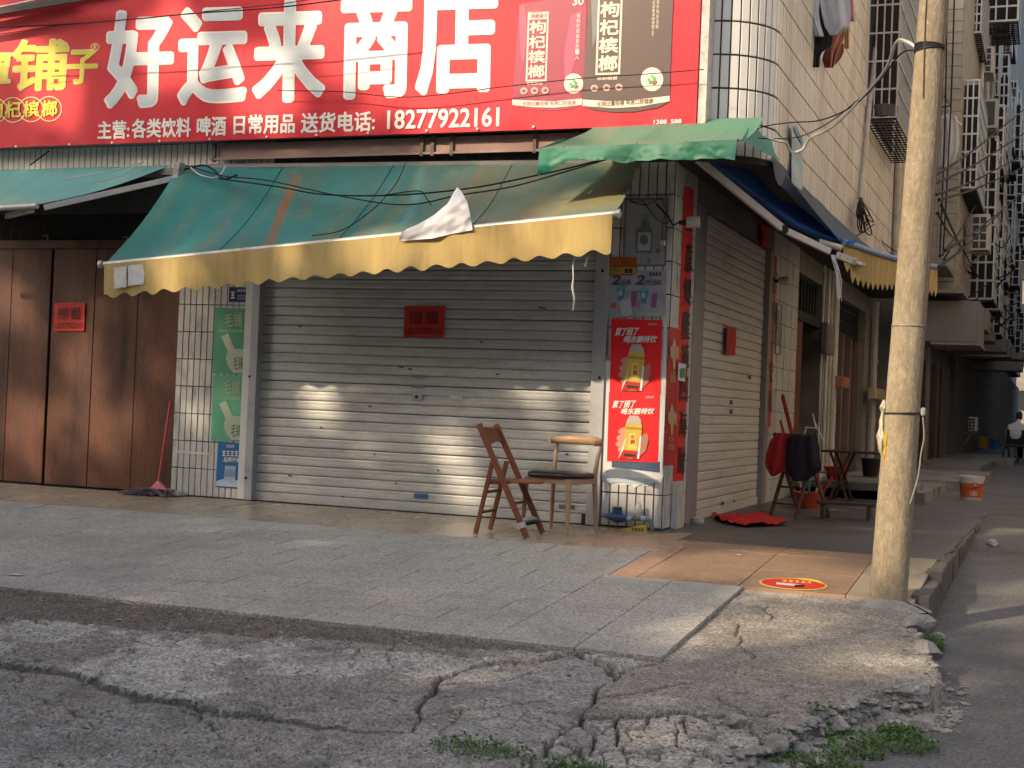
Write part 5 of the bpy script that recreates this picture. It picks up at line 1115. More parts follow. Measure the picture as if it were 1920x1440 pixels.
# --- wall lamps
def lamp(name, lb, p, d_, pipe):
    t = thing(name, lb, 'lamp', p, 'bulb lamps on the alley side')
    b = MB(); b.lathe(p, [(.035, 0), (.045, .01), (.047, .09), (.043, .105), (.01, .112)], 14, d_); b.build('bulb', mat('frosted_bulb', (.5, .47, .43), .35, .06, 4, 0), t, smooth=True)
    b = MB(); b.tube([p-d_*.06, p+d_*.005], [.016, .026], 8); b.build('socket', M_iron, t)
    b = MB(); b.tube(pipe, .007, 6); b.build('cable', M_iron, t)
pL = FY(1287, 417, -.12); lamp('wall_lamp', 'white bulb lamp on a bent wire above the red couplet', pL, V((1, .15, .05)).normalized(), [pL-V((.06, .01, 0)), pL+V((-.12, .04, -.02)), pL+V((-.17, .06, .06)), FY(1230, 382, -.012)])
pL = SX(1462, 527, XS+.10); lamp('wall_lamp', 'second bulb lamp, beside the couplet by the dark doorway', pL, V((1, -.3, 0)).normalized(), [pL-V((.05, -.02, 0)), SX(1449, 520, XS+.012)])
# bits of wire and socket on the liquor poster
wr = MB()
for pts in ([(1175, 372), (1190, 380), (1205, 376), (1216, 392), (1230, 410), (1245, 420), (1262, 412)], [(1180, 378), (1210, 385), (1240, 372), (1252, 395), (1243, 415)], [(1243, 420), (1241, 440), (1243, 458)]): wr.tube([FY(x, y, -.035) for x, y in pts], .004, 5)
wr.build('loose_wire', M_iron, label='tangle of thin wires drooping over the grey bottle poster', cat='wire')
b = MB(); p = FY(1243, 456, -.04); b.box(p.x-.018, p.x+.018, -.06, -.02, p.z-.02, p.z+.02); b.build('wire_plug', mat('white_paint_old'), label='small white plug hanging on a wire before the grey poster', cat='plug', bevel=.004)
# --- hanging bits under the valance
b = MB(); P_ = [FY(1078, 478, -1.3), FY(1074, 495, -1.3), FY(1075, 520, -1.3), FY(1073, 540, -1.3), FY(1077, 560, -1.3), FY(1074, 583, -1.3)]; b.tube(P_, [.004, .006, .004, .009, .007, .004], 6); b.build('hanging_string', mat('white_cord'), label='long frayed white string hanging below the valance near the pier', cat='string')
b = MB(); b.tube([FY(1101, 480, -1.3), FY(1097, 499, -1.3)], [.006, .008], 6); b.build('hanging_string', mat('white_cord'), label='short white string stub hanging at the right end of the valance', cat='string')
# --- oval floor sticker
of_ = lambda x, y: GR(x, y)
O_ = [GR(x, y) for x, y in [(1487+64*math.cos(a), 1096+4*math.cos(a)+10.5*math.sin(a)) for a in [2*math.pi*i/36 for i in range(36)]]]
b = MB(); b.prism([p+V((0, 0, .0025)) for p in O_], (0, 0, .0015)); fs_ = b.build('floor_sticker', mat('sticker_rim', (.62, .42, .09), .45, .1, 4, 0), label='oval red and yellow sticker on the brown floor tiles', cat='sticker')
P = Pan(fs_, of_, (0, 0, 1), .005); P.poly('red_field', [(1487+60*math.cos(a), 1096+3.8*math.cos(a)+9*math.sin(a)) for a in [2*math.pi*i/30 for i in range(30)]], mat('sticker_red', (.48, .035, .02), .45, .1, 4, 0), 1)
P.poly('yellow_arc', [(1492, 1086), (1515, 1087), (1535, 1091), (1548, 1098), (1540, 1096), (1520, 1091), (1500, 1089)], ink((.65, .5, .05)), 2); P.bars('lettering', 1466, 1089, 1524, 1093, ink((.7, .45, .1)), 5, 2, .06); P.poly('white_print', [(1455, 1094), (1480, 1096), (1508, 1099), (1506, 1102), (1478, 1100), (1456, 1098)], ink((.55, .5, .5)), 2); P.poly('dark_print', [(1490, 1099), (1510, 1099), (1505, 1103), (1490, 1103)], M_blk, 3)
random.seed(8); 
for (px, py, lb, s_) in ((28, 1079, 'white paper scrap on the grey pavers at the left edge', .05), (1385, 1042, 'small pale paper scrap on the brown tiles', .025), (1340, 1058, 'tiny pale scrap of litter near the tile joint', .018)):
    p = GR(px, py); b = MB(); b.grid(lambda u, v: p+V(((u-.5)*s_*1.6, (v-.5)*s_, .006+.012*abs(noise.noise(V((u*3, v*3, px)))))), 5, 4); b.build('paper_scrap', M_wht, label=lb, cat='litter', smooth='all')
# ================================================================== ALLEY
M_redleaf = mat('red_door_paint', (.10, .022, .014), .5, .25, 3, .1, stretch=(1, 1, .3)); M_browndoor = mat('brown_door_paint', (.055, .02, .014), .5, .3, 3, .1, stretch=(1, 1, .3))
M_wpipe = mat('cream_pipe', (.40, .37, .31), .5, .12, 6, .05, dirt=(.2, .17, .13), dscale=5, damt=.3)
d1 = thing('doorway', 'dark doorway with a red leaf beside the tiled pillar', 'door', (XS, 7.1, -.03))
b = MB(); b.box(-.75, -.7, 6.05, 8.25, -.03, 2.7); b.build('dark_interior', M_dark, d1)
b = MB(); b.box(XS-.14, XS-.09, 6.08, 7.0, -.02, 2.15); b.build('door_leaf', M_redleaf, d1, bevel=.004)
for z0, z1 in ((.15, .95), (1.1, 2.0)): b = MB(); b.box(XS-.092, XS-.078, 6.2, 6.88, z0, z1); b.build('door_panel', M_redleaf, d1, bevel=.006)
b = MB(); b.box(XS-.16, XS-.06, 6.05, 8.25, 2.15, 2.27); b.build('transom', M_dark, d1)
b = MB()
for k in range(9): b.box(XS-.13, XS-.11, 6.2+k*.24, 6.22+k*.24, 2.27, 2.7)
b.build('transom_bars', M_iron, d1, kind='stuff')
d2 = thing('doorway', 'second doorway further in, with dark brown doors and a grille above', 'door', (XS, 11.1, -.03))
b = MB(); b.box(XS-.2, XS-.15, 9.6, 12.6, -.03, 2.7); b.build('door_leaf', M_browndoor, d2)
for yy in (9.62, 10.5, 11.4, 12.4): b = MB(); b.box(XS-.15, XS-.06, yy, yy+.16, -.03, 2.2); b.build('door_post', mat('weathered_post', (.14, .10, .085), .8, .25, 4, .2, stretch=(1, 1, .3)), d2)
b = MB()
for k in range(16): b.tube([(XS-.1, 9.7+k*.18, 2.2), (XS-.1, 9.7+k*.18, 2.7)], .012, 5)
for z in (2.22, 2.4, 2.6): b.bar((XS-.1, 9.6, z), (XS-.1, 12.6, z), .02, .02)
b.build('grille', M_iron, d2, kind='stuff')
for k, (px, z0, z1, r, nm) in enumerate(((1536, .2, 2.95, .022, 'thin cream pipe left of the others on the doorway pillar'), (1545, .3, 2.95, .018, 'second thin cream pipe on the doorway pillar'), (1553, -.02, 2.95, .022, 'third cream pipe, beside the grey meter box'), (1560, -.02, 2.95, .030, 'thicker cream pipe at the right of the doorway pillar'), (1636, -.02, 2.95, .055, 'stout cream drain pipe beside the utility pole'))):
    p = SX(px, 760, XS+.05); b = MB(); b.tube([(p.x, p.y, z0), (p.x, p.y, z1)], r, 8)
    for z in (.9, 1.9): b.tube([(p.x, p.y, z), (p.x, p.y, z+.05)], r*1.25, 8)
    b.build('wall_pipe', M_wpipe, label=nm, cat='pipe', smooth=True, group='cream pipes between the doorways')
def wbox(name, x0, y0, x1, y1, X_, m, lb, cat, dep=.12):
    a = SX(x0, (y0+y1)/2, X_); c = SX(x1, (y0+y1)/2, X_); t = SX((x0+x1)/2, y0, X_); u = SX((x0+x1)/2, y1, X_)
    r = thing(name, lb, cat, (X_, (a.y+c.y)/2, u.z)); b = MB(); b.box(X_-.02, X_+dep, a.y, c.y, u.z, t.z); b.build('case', m, r, bevel=.008)
    b = MB(); b.box(X_+dep, X_+dep+.008, a.y+.05, c.y-.05, u.z+.03, t.z-.03); b.build('cover', m, r, bevel=.003); return r
wbox('meter_box', 1542, 607, 1557, 665, XS+.09, mat('grey_meter_box', (.10, .10, .095), .6, .3, 5, .1), 'grey meter box mounted over the pipes', 'meter box', .06)
wbox('orange_box', 1566, 706, 1579, 727, XS+.03, mat('orange_tin', (.26, .10, .045), .5, .2, 5, .1), 'small orange letter box on the brown doorway post', 'letter box', .1)
wbox('switch_box', 1630, 729, 1648, 749, XS+.12, mat('yellowed_plastic', (.38, .31, .17), .5, .12, 5, .05), 'yellowed switch box on the stout drain pipe', 'switch box', .1)
# --- upper side wall: pipes, banner, window cage
b = MB(); A, B = SX(1613, 372, XU+.05), SX(1652, -20, XU+.05); b.tube([A, A.lerp(B, .5)+V((.0, 0, 0)), B], .03, 10); b.build('service_pipe', M_wpipe, label='slender white service pipe slanting up the cream tiled side wall', cat='pipe', smooth=True)
for k, (px, lb) in enumerate(((1681, 'left of two drain pipes at the far end of the tiled side wall'), (1689, 'right of two drain pipes at the far end of the tiled side wall'))):
    p = SX(px, 400, XU+.06); b = MB(); b.tube([(p.x, p.y, 3.0), (p.x, p.y, 11)], .055, 10); b.build('drain_pipe', M_wpipe, label=lb, cat='pipe', smooth=True, group='drain pipes')
fb = MB(); fb.sheet(lambda u, v: SX(1484+u*20, 232+v*112+u*26, XU+.035+.01*math.sin(v*9)), 5, 16, (.002, 0, 0)); fbo = fb.build('faded_banner', mat('faded_blue_banner', (.33, .41, .45), .6, .15, 3, .1, dirt=(.22, .30, .36), dscale=5, damt=.4), label='faded pale blue banner strip hung on the cream tiled wall', cat='banner', smooth=True)
P = Pan(fbo, lambda x, y: SX(x, y, XU+.05), NS, .004); P.poly('blue_head', [(1489, 232), (1494, 242), (1504, 260), (1504, 272), (1498, 262), (1489, 245)], ink((.05, .2, .36)), 1)
M_cagebar = mat('white_cage_bar', (.40, .39, .37), .45, .12, 8, .05, metal=.2, dirt=(.22, .2, .17), dscale=10, damt=.3); M_glass = mat('dark_window', (.025, .027, .03), .12, .2, 2, 0, spec=.6); M_steel = mat('steel_cage_bar', (.36, .36, .355), .4, .15, 8, .05, metal=.4)
def cage(name, lb, x0, x1, y0, y1, z0, z1, nv, nh, r=.012, bars=None, side=7, floor=True, window=True):
    """projecting window guard: front face towards -Y, outer face towards the alley"""
    bars = bars or M_cagebar; t = thing(name, lb, 'window cage', ((x0+x1)/2, (y0+y1)/2, z0), 'window cages down the alley')
    b = MB()
    for i in range(nv+1): x = x0+(x1-x0)*i/nv; b.bar((x, y0, z0), (x, y0, z1), r*2, r*2)
    for j in range(nh+1): z = z0+(z1-z0)*j/nh; b.bar((x0, y0-.002, z), (x1, y0-.002, z), r*2.4, r*2.4)
    b.build('front_bars', bars, t, kind='stuff')
    b = MB(); n = max(4, int((y1-y0)/.14))
    for i in range(n+1): y = y0+(y1-y0)*i/n; b.bar((x1, y, z0), (x1, y, z1), r*1.6, r*1.6)
    for j in range(nh+1): z = z0+(z1-z0)*j/nh; b.bar((x1+.002, y0, z), (x1+.002, y1, z), r*2.2, r*2.2)
    b.build('outer_bars', bars, t, kind='stuff')
    if floor:
        b = MB()
        for i in range(8): x = x0+(x1-x0)*i/7; b.bar((x, y0, z0-.02), (x, y1, z0-.02), r*1.6, r*2)
        for i in range(int((y1-y0)/.16)+1): y = y0+i*.16; b.bar((x0, y, z0-.035), (x1, y, z0-.035), r*1.6, r*1.6)
        b.build('floor_bars', M_iron, t, kind='stuff')
    b = MB(); b.box(x0+.02, x1-.03, y0+.28, y0+.30, z0+.02, z1-.02); b.build('inner_dark_panel', M_dark, t)  # dark panel added to stand for the deep shade inside the cage
    if window: b = MB(); b.box(x0-.06, x0+.004, y0+.05, y1-.05, z0+.1, z1-.1); b.build('window', M_dark, t)
    return t
random.seed(17)
p0 = SX(1622, 221, XU); p1 = FY(1680, 221, p0.y)
cg = cage('window_cage', 'white projecting window cage on the cream tiled side wall', XU+.01, p1.x, p0.y, p0.y+2.9, p0.z, 7.6, 4, 9, .008)
b = MB(); b.box(XU+.008, XU+.02, p0.y+.05, p0.y+2.8, p0.z+.1, 7.6); b.build('dark_window', M_dark, cg)
for k in range(5):
    q = V((random.uniform(XU+.1, p1.x-.1), random.uniform(p0.y+.05, p0.y+.2), p0.z+.0)); b = MB(); b.lathe(q, [(.08, 0), (.11, .02), (.12, .15), (.10, .16)], 10); b.build('flower_pot', mat('dark_pot', (.06, .05, .045), .6, .3, 6), label=['dark pot standing on the white cage floor, nearest the wall', 'dark pot in the white window cage, toward its outer bars', 'small dark pot deep inside the white window cage', 'round dark pot at the back of the white window cage', 'squat dark pot among others in the white window cage'][k], cat='pot', group='pots in the window cage')
# ---- building two: tiled face behind the pole
M_block = mat('beige_block_tile', (.27, .245, .2), .6, .15, 3, .1, dirt=(.14, .125, .1), dscale=4, damt=.35)
Y2 = 14.6; X2 = FY(1799, 250, Y2).x
b2 = thing('second_building', 'beige tiled building behind the utility pole', 'building', (X2-1, Y2, 0))
b = MB(); b.box(-8, X2, Y2, 27, 3.2, 16); w2 = b.build('upper_wall', mat('beige_wall_joint', (.17, .15, .12), .9, .2, 4), b2)
b = MB(); b.box(-8, .15, Y2, 27, -.1, 3.199); b.build('ground_wall', M_plaster, b2)
tb2 = tilemesh(.30, .19, .008, M_block)
for r in range(42):
    for c in range(3): place_tile(tb2, w2, (X2-.155-.31*c, Y2, 3.3+.2*r))
bpy.data.objects.remove(tb2)
b = MB()
for r in range(42):
    for c in range(30): yy = Y2+.02+c*.40; b.box(X2-.002, X2+.008, yy, yy+.385, 3.21+.2*r, 3.40+.2*r)
b.build('side_tiles', M_block, w2, kind='stuff')
q0, q1 = FY(1745, 640, 13.4), FY(1838, 565, 13.4)
b = MB(); b.box(q0.x-.3, q1.x, 13.4, 15.2, q0.z, q1.z); b.build('bay', mat('grey_render', (.15, .147, .14), .85, .15, 3, .2), b2, bevel=.01)
b = MB(); b.box(q0.x, q1.x+.02, 13.38, 15.22, q0.z-.05, q0.z-.004); b.build('bay_slab', M_plaster, b2)
b = MB(); b.box(q0.x-.3, q1.x-.25, 13.0, 14.5, q1.z+.1, q1.z+.16); b.box(q0.x-.3, q1.x-.5, 12.6, 14.5, q1.z+.5, q1.z+.56); b.build('canopy_slab', M_plaster, b2)
# ---- further buildings, stepping out down the alley
M_far = mat('grey_stained_render', (.24, .235, .22), .85, .2, 1.5, .2, dirt=(.12, .117, .108), dscale=1, damt=.5)
def fbld(lb, pxc, y0, y1, ztop, gx_, m):
    X_ = FY(pxc, 300, y0).x; t = thing('alley_building', lb, 'building', (X_-2, y0, 0), 'buildings down the alley')
    b = MB(); b.box(-9, X_, y0, y1, 3.1, ztop); b.build('upper_wall', m, t); b = MB(); b.box(-9, gx_, y0, y1, -.1, 3.099); b.build('ground_wall', M_plaster, t); return X_, t
X3, b3 = fbld('grey rendered building deep in the alley behind the beige one', 1836, 27.5, 44, 19, .3, M_far)
X4, b4 = fbld('tallest grey block near the end of the alley', 1876, 45, 78, 30, .8, M_far)
cl = [('steel window cage on the beige building, beside the hanging pale shirt', 1797, 150, 1837, 352, 15.2, 3.2, 3, 6), ('steel cage high on the beige building, seen from below', 1806, -60, 1843, 62, 17.5, 3.0, 4, 7),
      ('tall steel cage with bright frame on the grey rendered building', 1862, 138, 1892, 282, 29, 4, 3, 7), ('low steel cage above the alley bay on the grey building', 1858, 372, 1884, 470, 28, 3, 3, 5),
      ('top steel cage near the upper right corner of the picture', 1864, -30, 1899, 44, 33, 5, 4, 6), ('far steel cage on the tall grey block', 1890, 380, 1904, 440, 48, 6, 3, 5), ('long steel cage halfway down on the tall grey block', 1893, 255, 1910, 300, 50, 6, 3, 5)]
for (lb, x0, y0, x1, y1, yy, dep, nv, nh) in cl:
    a = FY(x0, y1, yy); c = FY(x1, y0, yy); cage('window_cage', lb, a.x, c.x, yy, yy+dep, a.z, c.z, nv, nh, .013 if yy < 28 else .02, M_steel)
def acunit(lb, x0, y0, x1, y1, yy):
    a = FY(x0, y1, yy); c = FY(x1, y0, yy); t = thing('air_conditioner', lb, 'air conditioner', ((a.x+c.x)/2, yy, a.z), 'air conditioners down the alley'); w_ = c.x-a.x; h = c.z-a.z; bx_ = w_*.84
    b = MB(); b.box(a.x, c.x, yy, yy+.85, a.z, c.z); b.build('casing', mat('ac_casing', (.38, .37, .34), .5, .12, 4, .05, dirt=(.2, .18, .15), dscale=4, damt=.35), t, bevel=.015)
    for i in range(2):
        for j in range(4): b = MB(); xa_ = a.x+w_*(.08+.40*i); za = a.z+h*(.06+.225*j); b.box(xa_, xa_+w_*.33, yy-.006, yy+.01, za, za+h*.18); b.build('grille_cell', M_iron, t)
    b = MB(); b.bar((a.x-.1, yy+.1, a.z-.03), (c.x, yy+.1, a.z-.03), .04, .04); b.bar((a.x-.1, yy+.1, a.z-.35), (c.x-.1, yy+.1, a.z-.04), .03, .03); b.build('bracket', M_rust, t)
for a in (('air conditioner unit up beside the top cage bars', 1834, 86, 1864, 137, 20), ('air conditioner nearest the upper right corner', 1877, 68, 1898, 98, 34), ('largest air conditioner, low on the beige building', 1820, 401, 1857, 469, 16.5), ('air conditioner below the tall bright steel cage', 1867, 292, 1890, 329, 30), ('small air conditioner at the alley floor by a shop', 1815, 782, 1831, 808, 22)): acunit(*a)
# crowded storeys further in: alike cages, units and pipes that nothing tells apart
random.seed(61)
for (Xw, y0, y1, bn_) in ((X2, 18.6, 27, 'beige tiled building'), (X3, 28, 44, 'grey rendered building'), (X4, 46, 70, 'tall grey block')):
    for rw, z in zip(('lowest', 'second lowest', 'middle', 'upper', 'topmost'), (3.5, 5.0, 6.6, 9.8, 13.2)):
        y = y0+random.uniform(0, 1.2); nc = na = 0
        while y < y1-2:
            d = random.uniform(1.3, 2.4); hh = random.uniform(1.3, 2.0); dx = random.uniform(.35, .7); kind_ = random.random() < .62
            if in_view((Xw+.3, y, z+.6)):
                if kind_: cage('window_cage', '%s dark steel cage along the %s cage row of the %s' % (ORD[nc], rw, bn_), Xw, Xw+dx, y, y+d, z, z+hh, 3, 5, .016, M_steel); nc += 1
                else:
                    t = thing('air_conditioner', '%s grey air conditioner along the %s cage row of the %s' % (ORD[na], rw, bn_), 'air conditioner', (Xw+.3, y, z), 'air conditioners down the alley'); na += 1; b = MB(); b.box(Xw+.1, Xw+.45, y, y+.8, z+.3, z+.9); b.build('casing', mat('ac_casing_dim', (.28, .275, .255), .5, .12, 4, .05), t, bevel=.015)
                    b = MB(); b.box(Xw+.15, Xw+.40, y-.006, y+.01, z+.36, z+.84); b.build('grille', M_iron, t); b = MB(); b.bar((Xw, y+.1, z+.28), (Xw+.45, y+.1, z+.28), .04, .04); b.build('bracket', M_rust, t)
            y += d+random.uniform(.2, 1.2)
    for k in range(3):
        yy = y0+(y1-y0)*(.15+.3*k); b = MB(); b.tube([(Xw+.06, yy, 3.0), (Xw+.06, yy, 15)], .05, 6); b.build('rain_pipe', M_wpipe, label='%s rain pipe running down the %s' % (ORD[k], bn_), cat='pipe', group='rain pipes deep in the alley', smooth=True)
for k in range(8):
    yy = 16+k*3.2; b = MB(); b.box(.3, random.uniform(1.3, 1.9), yy, yy+1.6, 2.5+random.uniform(0, .5), 2.56+.5); b.v[4].z -= .3; b.v[7].z -= .3; b.build('shop_canopy', M_plaster, label='%s dark sheet canopy over the alley shop fronts' % ORD[k], cat='canopy', group='shop canopies deep in the alley')
# far sunlit apartment block closing the alley
ft = thing('apartment_block', 'cream sunlit apartment block far beyond the end of the alley', 'building', (12, 120, 0))
a = FY(1868, 700, 120); c = FY(2100, 700, 120)
b = MB(); b.box(a.x, c.x, 120, 140, 0, 46); b.build('wall', mat('cream_far_wall', (.62, .56, .47), .8, .08, .5, 0), ft)
for j in range(13):
    for i in range(6):
        x = FY(1888, 300, 120).x+i*2.6; z = 1.5+j*3.1; b = MB(); b.box(x, x+1.3, 119.93, 120.05, z, z+1.5); wn_ = b.build('window', M_glass, ft); b = MB(); b.box(x-.1, x+1.4, 119.8, 120, z-.2, z-.08); b.build('sill', M_far, wn_)
lw = thing('low_block', 'dark low block closing the alley below the cream apartments', 'building', (8, 96, 0))
a = FY(1884, 330, 96); c = FY(2100, 330, 96); b = MB(); b.box(a.x, c.x+4, 96, 104, 0, a.z); b.build('wall', M_plaster, lw)
for j in range(4):
    for i in range(4): b = MB(); b.box(a.x+.8+i*2.4, a.x+2+i*2.4, 95.94, 96.02, 2+j*3.1, 3.4+j*3.1); b.build('window', M_glass, lw)
at_ = thing('alley_tree', 'small green tree at the far end of the alley', 'tree', FY(1908, 800, 92)); at_.location.z = 0; tc0 = FY(1910, 425, 92); b = MB(); b.tube([(tc0.x, 92, 0), (tc0.x+.1, 92, tc0.z*.6), (tc0.x, 92, tc0.z)], [.2, .14, .05], 8); b.build('trunk', mat('tree_bark', (.12, .095, .07), .9, .3, 8, .6, 30), at_)
b = MB(); random.seed(44)
for k in range(1600):
    d = V((random.gauss(0, 1), random.gauss(0, 1), random.gauss(0, .9))).normalized()*random.random()**.4*1.9; q = tc0+d; n_ = V((random.gauss(0, 1), random.gauss(0, 1), random.gauss(0, 1))).normalized(); s1, s2 = frame(n_); s_ = random.uniform(.08, .2); b.add([q-s1*s_, q+s2*s_*.6, q+s1*s_, q-s2*s_*.6], [(0, 1, 2, 3)])
b.build('crown', mat('far_leaf', (.06, .12, .03), .6, .3, 3, 0, trans=.2), at_)
# opposite side of the alley (out of the picture): it closes the alley and keeps it in shade
ob = thing('opposite_building', 'plain building on the other side of the alley', 'building', (8, 8, 0))
b = MB(); b.box(5.2, 13, 14.01, 75, -.4, 13); b.build('far_wall', mat('opposite_far', (.42, .39, .34), .85, .15, 2), ob); b = MB(); b.box(6.4, 13, -2.5, 14, -.4, 14); b.build('wall', mat('opposite_render', (.70, .63, .53), .85, .15, 2), ob)
b = MB()
for j in range(4):
    for i in range(9): b.box(6.36, 6.41, 4+i*4, 5.6+i*4, 1.2+j*3.3, 2.8+j*3.3)
b.build('windows', M_glass, ob, kind='stuff')
# alley floor: low steps and rubble
M_step = mat('alley_concrete', (.22, .21, .195), .85, .25, 3, .4, 30, dirt=(.06, .056, .05), dscale=2, damt=.5)
st_ = thing('alley_step', 'low worn concrete steps along the doorways behind the pole', 'step', (.8, 9, -.03))
for (x0, x1, y0, y1, z) in ((XS, 1.35, 6.0, 9.4, .10), (XS, 1.75, 10, 15, .10), (XS, 1.5, 16.5, 22, .12), (.1, 1.9, 24, 30, .1)):
    b = MB(); b.sheet(lambda u, v: (x0+(x1-x0)*u+(.08*noise.noise(V((v*9, y0, 1))) if u > .9 else 0), y0+(y1-y0)*v, z+.02*noise.noise(V((u*3, v*5, y0)))), 12, 24, (0, 0, -.25)); b.build('slab', M_step, st_, smooth=True)
# shop fronts of the second building, in the shade
sfr = thing('alley_shopfront', 'shaded shop front with grey board doors in the alley behind the pole', 'shopfront', (.3, 20, 0)); random.seed(71)
yy = 14.9
while yy < 26.5:
    wd_ = random.choice((.5, .6, .8, 1.1)); k = random.random(); b = MB()
    if k < .55: b.box(.152, .20, yy, yy+wd_-.04, .0, 2.35); b.build('board_door', mat('grey_board', (.20, .195, .18), .7, .25, 3, .1, stretch=(1, 1, .3)), sfr)
    elif k < .8: b.box(.152, .26, yy, yy+.16, -.02, 2.7); b.build('post', mat('pale_post', (.34, .33, .30), .7, .2, 4, .1), sfr); wd_ = .3
    else: b.box(.152, .22, yy, yy+wd_-.04, .0, 2.2); b.build('board_door', M_browndoor, sfr)
    yy += wd_
b = MB(); b.box(.16, .9, 14.9, 26.5, 2.75, 2.81); b.build('canopy', mat('grey_sheet', (.2, .2, .19), .6, .2, 3), sfr)
# ---- paint bucket at the corner of the pavement
pb = GZ(1821, 937, -.03); bk = thing('paint_bucket', 'white paint bucket with an orange label at the end of the alley pavement', 'bucket', pb)
b = MB(); b.lathe(pb, [(.128, 0), (.132, .01), (.150, .25), (.152, .27), (.158, .272), (.158, .30), (.150, .302), (.150, .285), (.02, .28)], 28); b.build('body', mat('white_bucket', (.55, .53, .48), .45, .08, 4, .03, dirt=(.3, .27, .22), dscale=6, damt=.3), bk, smooth=True)
b = MB()
def bl(u, v): a = -2.9+u*2.75; r = .1325+.0178*(.04+v*.155)/.25+.0015+.001; r = .132+.018*((.035+v*.18)-.01)/.24+.002; return pb+V((r*math.cos(a), r*math.sin(a), .035+v*.18))
b.sheet(bl, 24, 4, (0, 0, 0)); b.v = b.v[:24*4]; b.f = [f for f in b.f if max(f) < 96]; b.build('label', mat('orange_label', (.50, .11, .035), .4, .1, 3, 0), bk, smooth='all')
vdir = (CAM-pb); vdir.z = 0; vdir.normalize(); rt_ = V((-vdir.y, vdir.x, 0))
def bface(x, y): a = (x-1821)/163.0; h = (937-y)/163.0; r = .132+.018*(h-.01)/.24+.004; th = math.atan2(vdir.y, vdir.x)+math.asin(max(-.95, min(.95, a/r))); return pb+V((r*math.cos(th), r*math.sin(th), h))
P = Pan(bk, bface, vdir, .001)
P.text('lettering', '100', 1818, 918, 1832, 928, ink((.62, .5, .42)), 1, .03, ln=0); P.rect('logo_block', 1823, 901, 1832, 911, ink((.48, .03, .02)), 1, ln=0); P.text('lettering', '田', 1825, 903, 1830, 908, ink((.62, .5, .42)), 2, .05, ln=0)
b = MB(); b.tube([pb+vdir*.155+rt_*(.15*math.cos(t))+V((0, 0, .25-.10*math.sin(t))) for t in [math.pi*i/12 for i in range(13)]], .003, 5); b.build('handle', M_iron, bk)
def bucket(lb, px, py, r, h, m, name='bucket'):
    p = RD(px, py); p.z = max(p.z, .05 if p.y > 4 else p.z); t = thing(name, lb, 'bucket', p, 'buckets deep in the alley'); b = MB(); b.lathe(p, [(r*.8, 0), (r, h), (r*1.06, h), (r*1.06, h*.94), (r*.92, h*.93), (r*.75, .03)], 16); b.build('body', m, t, smooth=True); b = MB(); b.tube([p+V((r*math.cos(a), -.02, h+.12*math.sin(a))) for a in [math.pi*i/8 for i in range(9)]], .006, 5); b.build('handle', M_iron, t)
bucket('yellow bucket standing deep in the alley', 1840, 845, .21, .42, mat('yellow_plastic', (.62, .36, .03), .45, .1, 4)); bucket('blue bucket right of the yellow one deep in the alley', 1864, 846, .15, .36, mat('blue_plastic', (.05, .17, .45), .45, .1, 4))
p = RD(1748, 850); b = MB(); b.box(p.x-.2, p.x+.2, p.y, p.y+.4, .05, .65); cr_ = b.build('green_bin', mat('dark_green_plastic', (.012, .04, .02), .5, .15, 4), label='dark green bin beside the pole in the shaded alley', cat='bin', bevel=.02)
b = MB(); b.box(p.x-.22, p.x+.22, p.y-.02, p.y+.42, .655, .70); b.build('lid', mat('dark_green_plastic'), cr_)
# ---- things under the side awning
def stickchair(base, ux, lb, grp=None):
    """folding wooden chair seen from behind; ux = direction it faces"""
    t = thing('clothes_chair', lb, 'chair', base); f = V(ux).normalized(); s = V((-f.y, f.x, 0)); m = mat('dark_chair_wood', (.085, .032, .018), .5, .25, 5, .1)
    for k in (-1, 1):
        o_ = base+s*.19*k; b = MB(); b.bar(o_-f*.20+V((0, 0, .80)), o_+f*.20, .022, .04, V((0, 0, 1))); b.build('front_rail', m, t, bevel=.004)
        o_ = base+s*.16*k; b = MB(); b.bar(o_-f*.04+V((0, 0, .55)), o_-f*.24, .022, .036); b.build('rear_leg', m, t, bevel=.004)
    b = MB(); b.bar(base-f*.19+s*.18+V((0, 0, .76)), base-f*.19-s*.18+V((0, 0, .76)), .018, .09); b.build('backrest', m, t, bevel=.004)
    b = MB(); b.obox(base+f*.0+V((0, 0, .44)), f*.18, s*.17, V((0, 0, .010))); b.build('seat', m, t, bevel=.006)
    for z, k in ((.12, -.19), (.28, -.12)): b = MB(); b.bar(base+f*k+s*.16+V((0, 0, z)), base+f*k-s*.16+V((0, 0, z)), .018, .02); b.build('stretcher', m, t, bevel=.003)
    return t
cb_ = GZ(1500, 968, -.03); stickchair(V((cb_.x, cb_.y, -.03)), (.55, .85, 0), 'dark wooden folding chair draped with clothes under the side awning')
def garment(name, lb, px, yy, m, seed, dep=.05, rowsn=14, cat='garment'):
    """cloth hanging: px outline as left and right edges from top to bottom"""
    b = MB()
    def f(u, v):
        t = v*(len(px)-1); i = min(int(t), len(px)-2); k = t-i; l = px[i][0]*(1-k)+px[i+1][0]*k; r = px[i][1]*(1-k)+px[i+1][1]*k; y = px[i][2]*(1-k)+px[i+1][2]*k
        return FY(l+(r-l)*u, y, yy-dep*math.sin(u*math.pi)*.6-dep*.8*noise.noise(V((u*4.0, v*1.6, seed)))-dep*.4*math.sin(u*11+seed)*(.3+.7*v))
    b.sheet(f, 22, rowsn, (0, .006, 0)); return b.build(name, m, label=lb, cat=cat, smooth='all')
yc_ = cb_.y-.25
garment('red_jacket', 'red jacket hung over the left of the chair back', [(1456, 1478, 812), (1443, 1480, 828), (1437, 1482, 850), (1434, 1478, 868), (1439, 1470, 882), (1446, 1452, 893)], yc_-.02, mat('red_cloth', (.30, .010, .012), .8, .15, 8, .2), 3, .06)
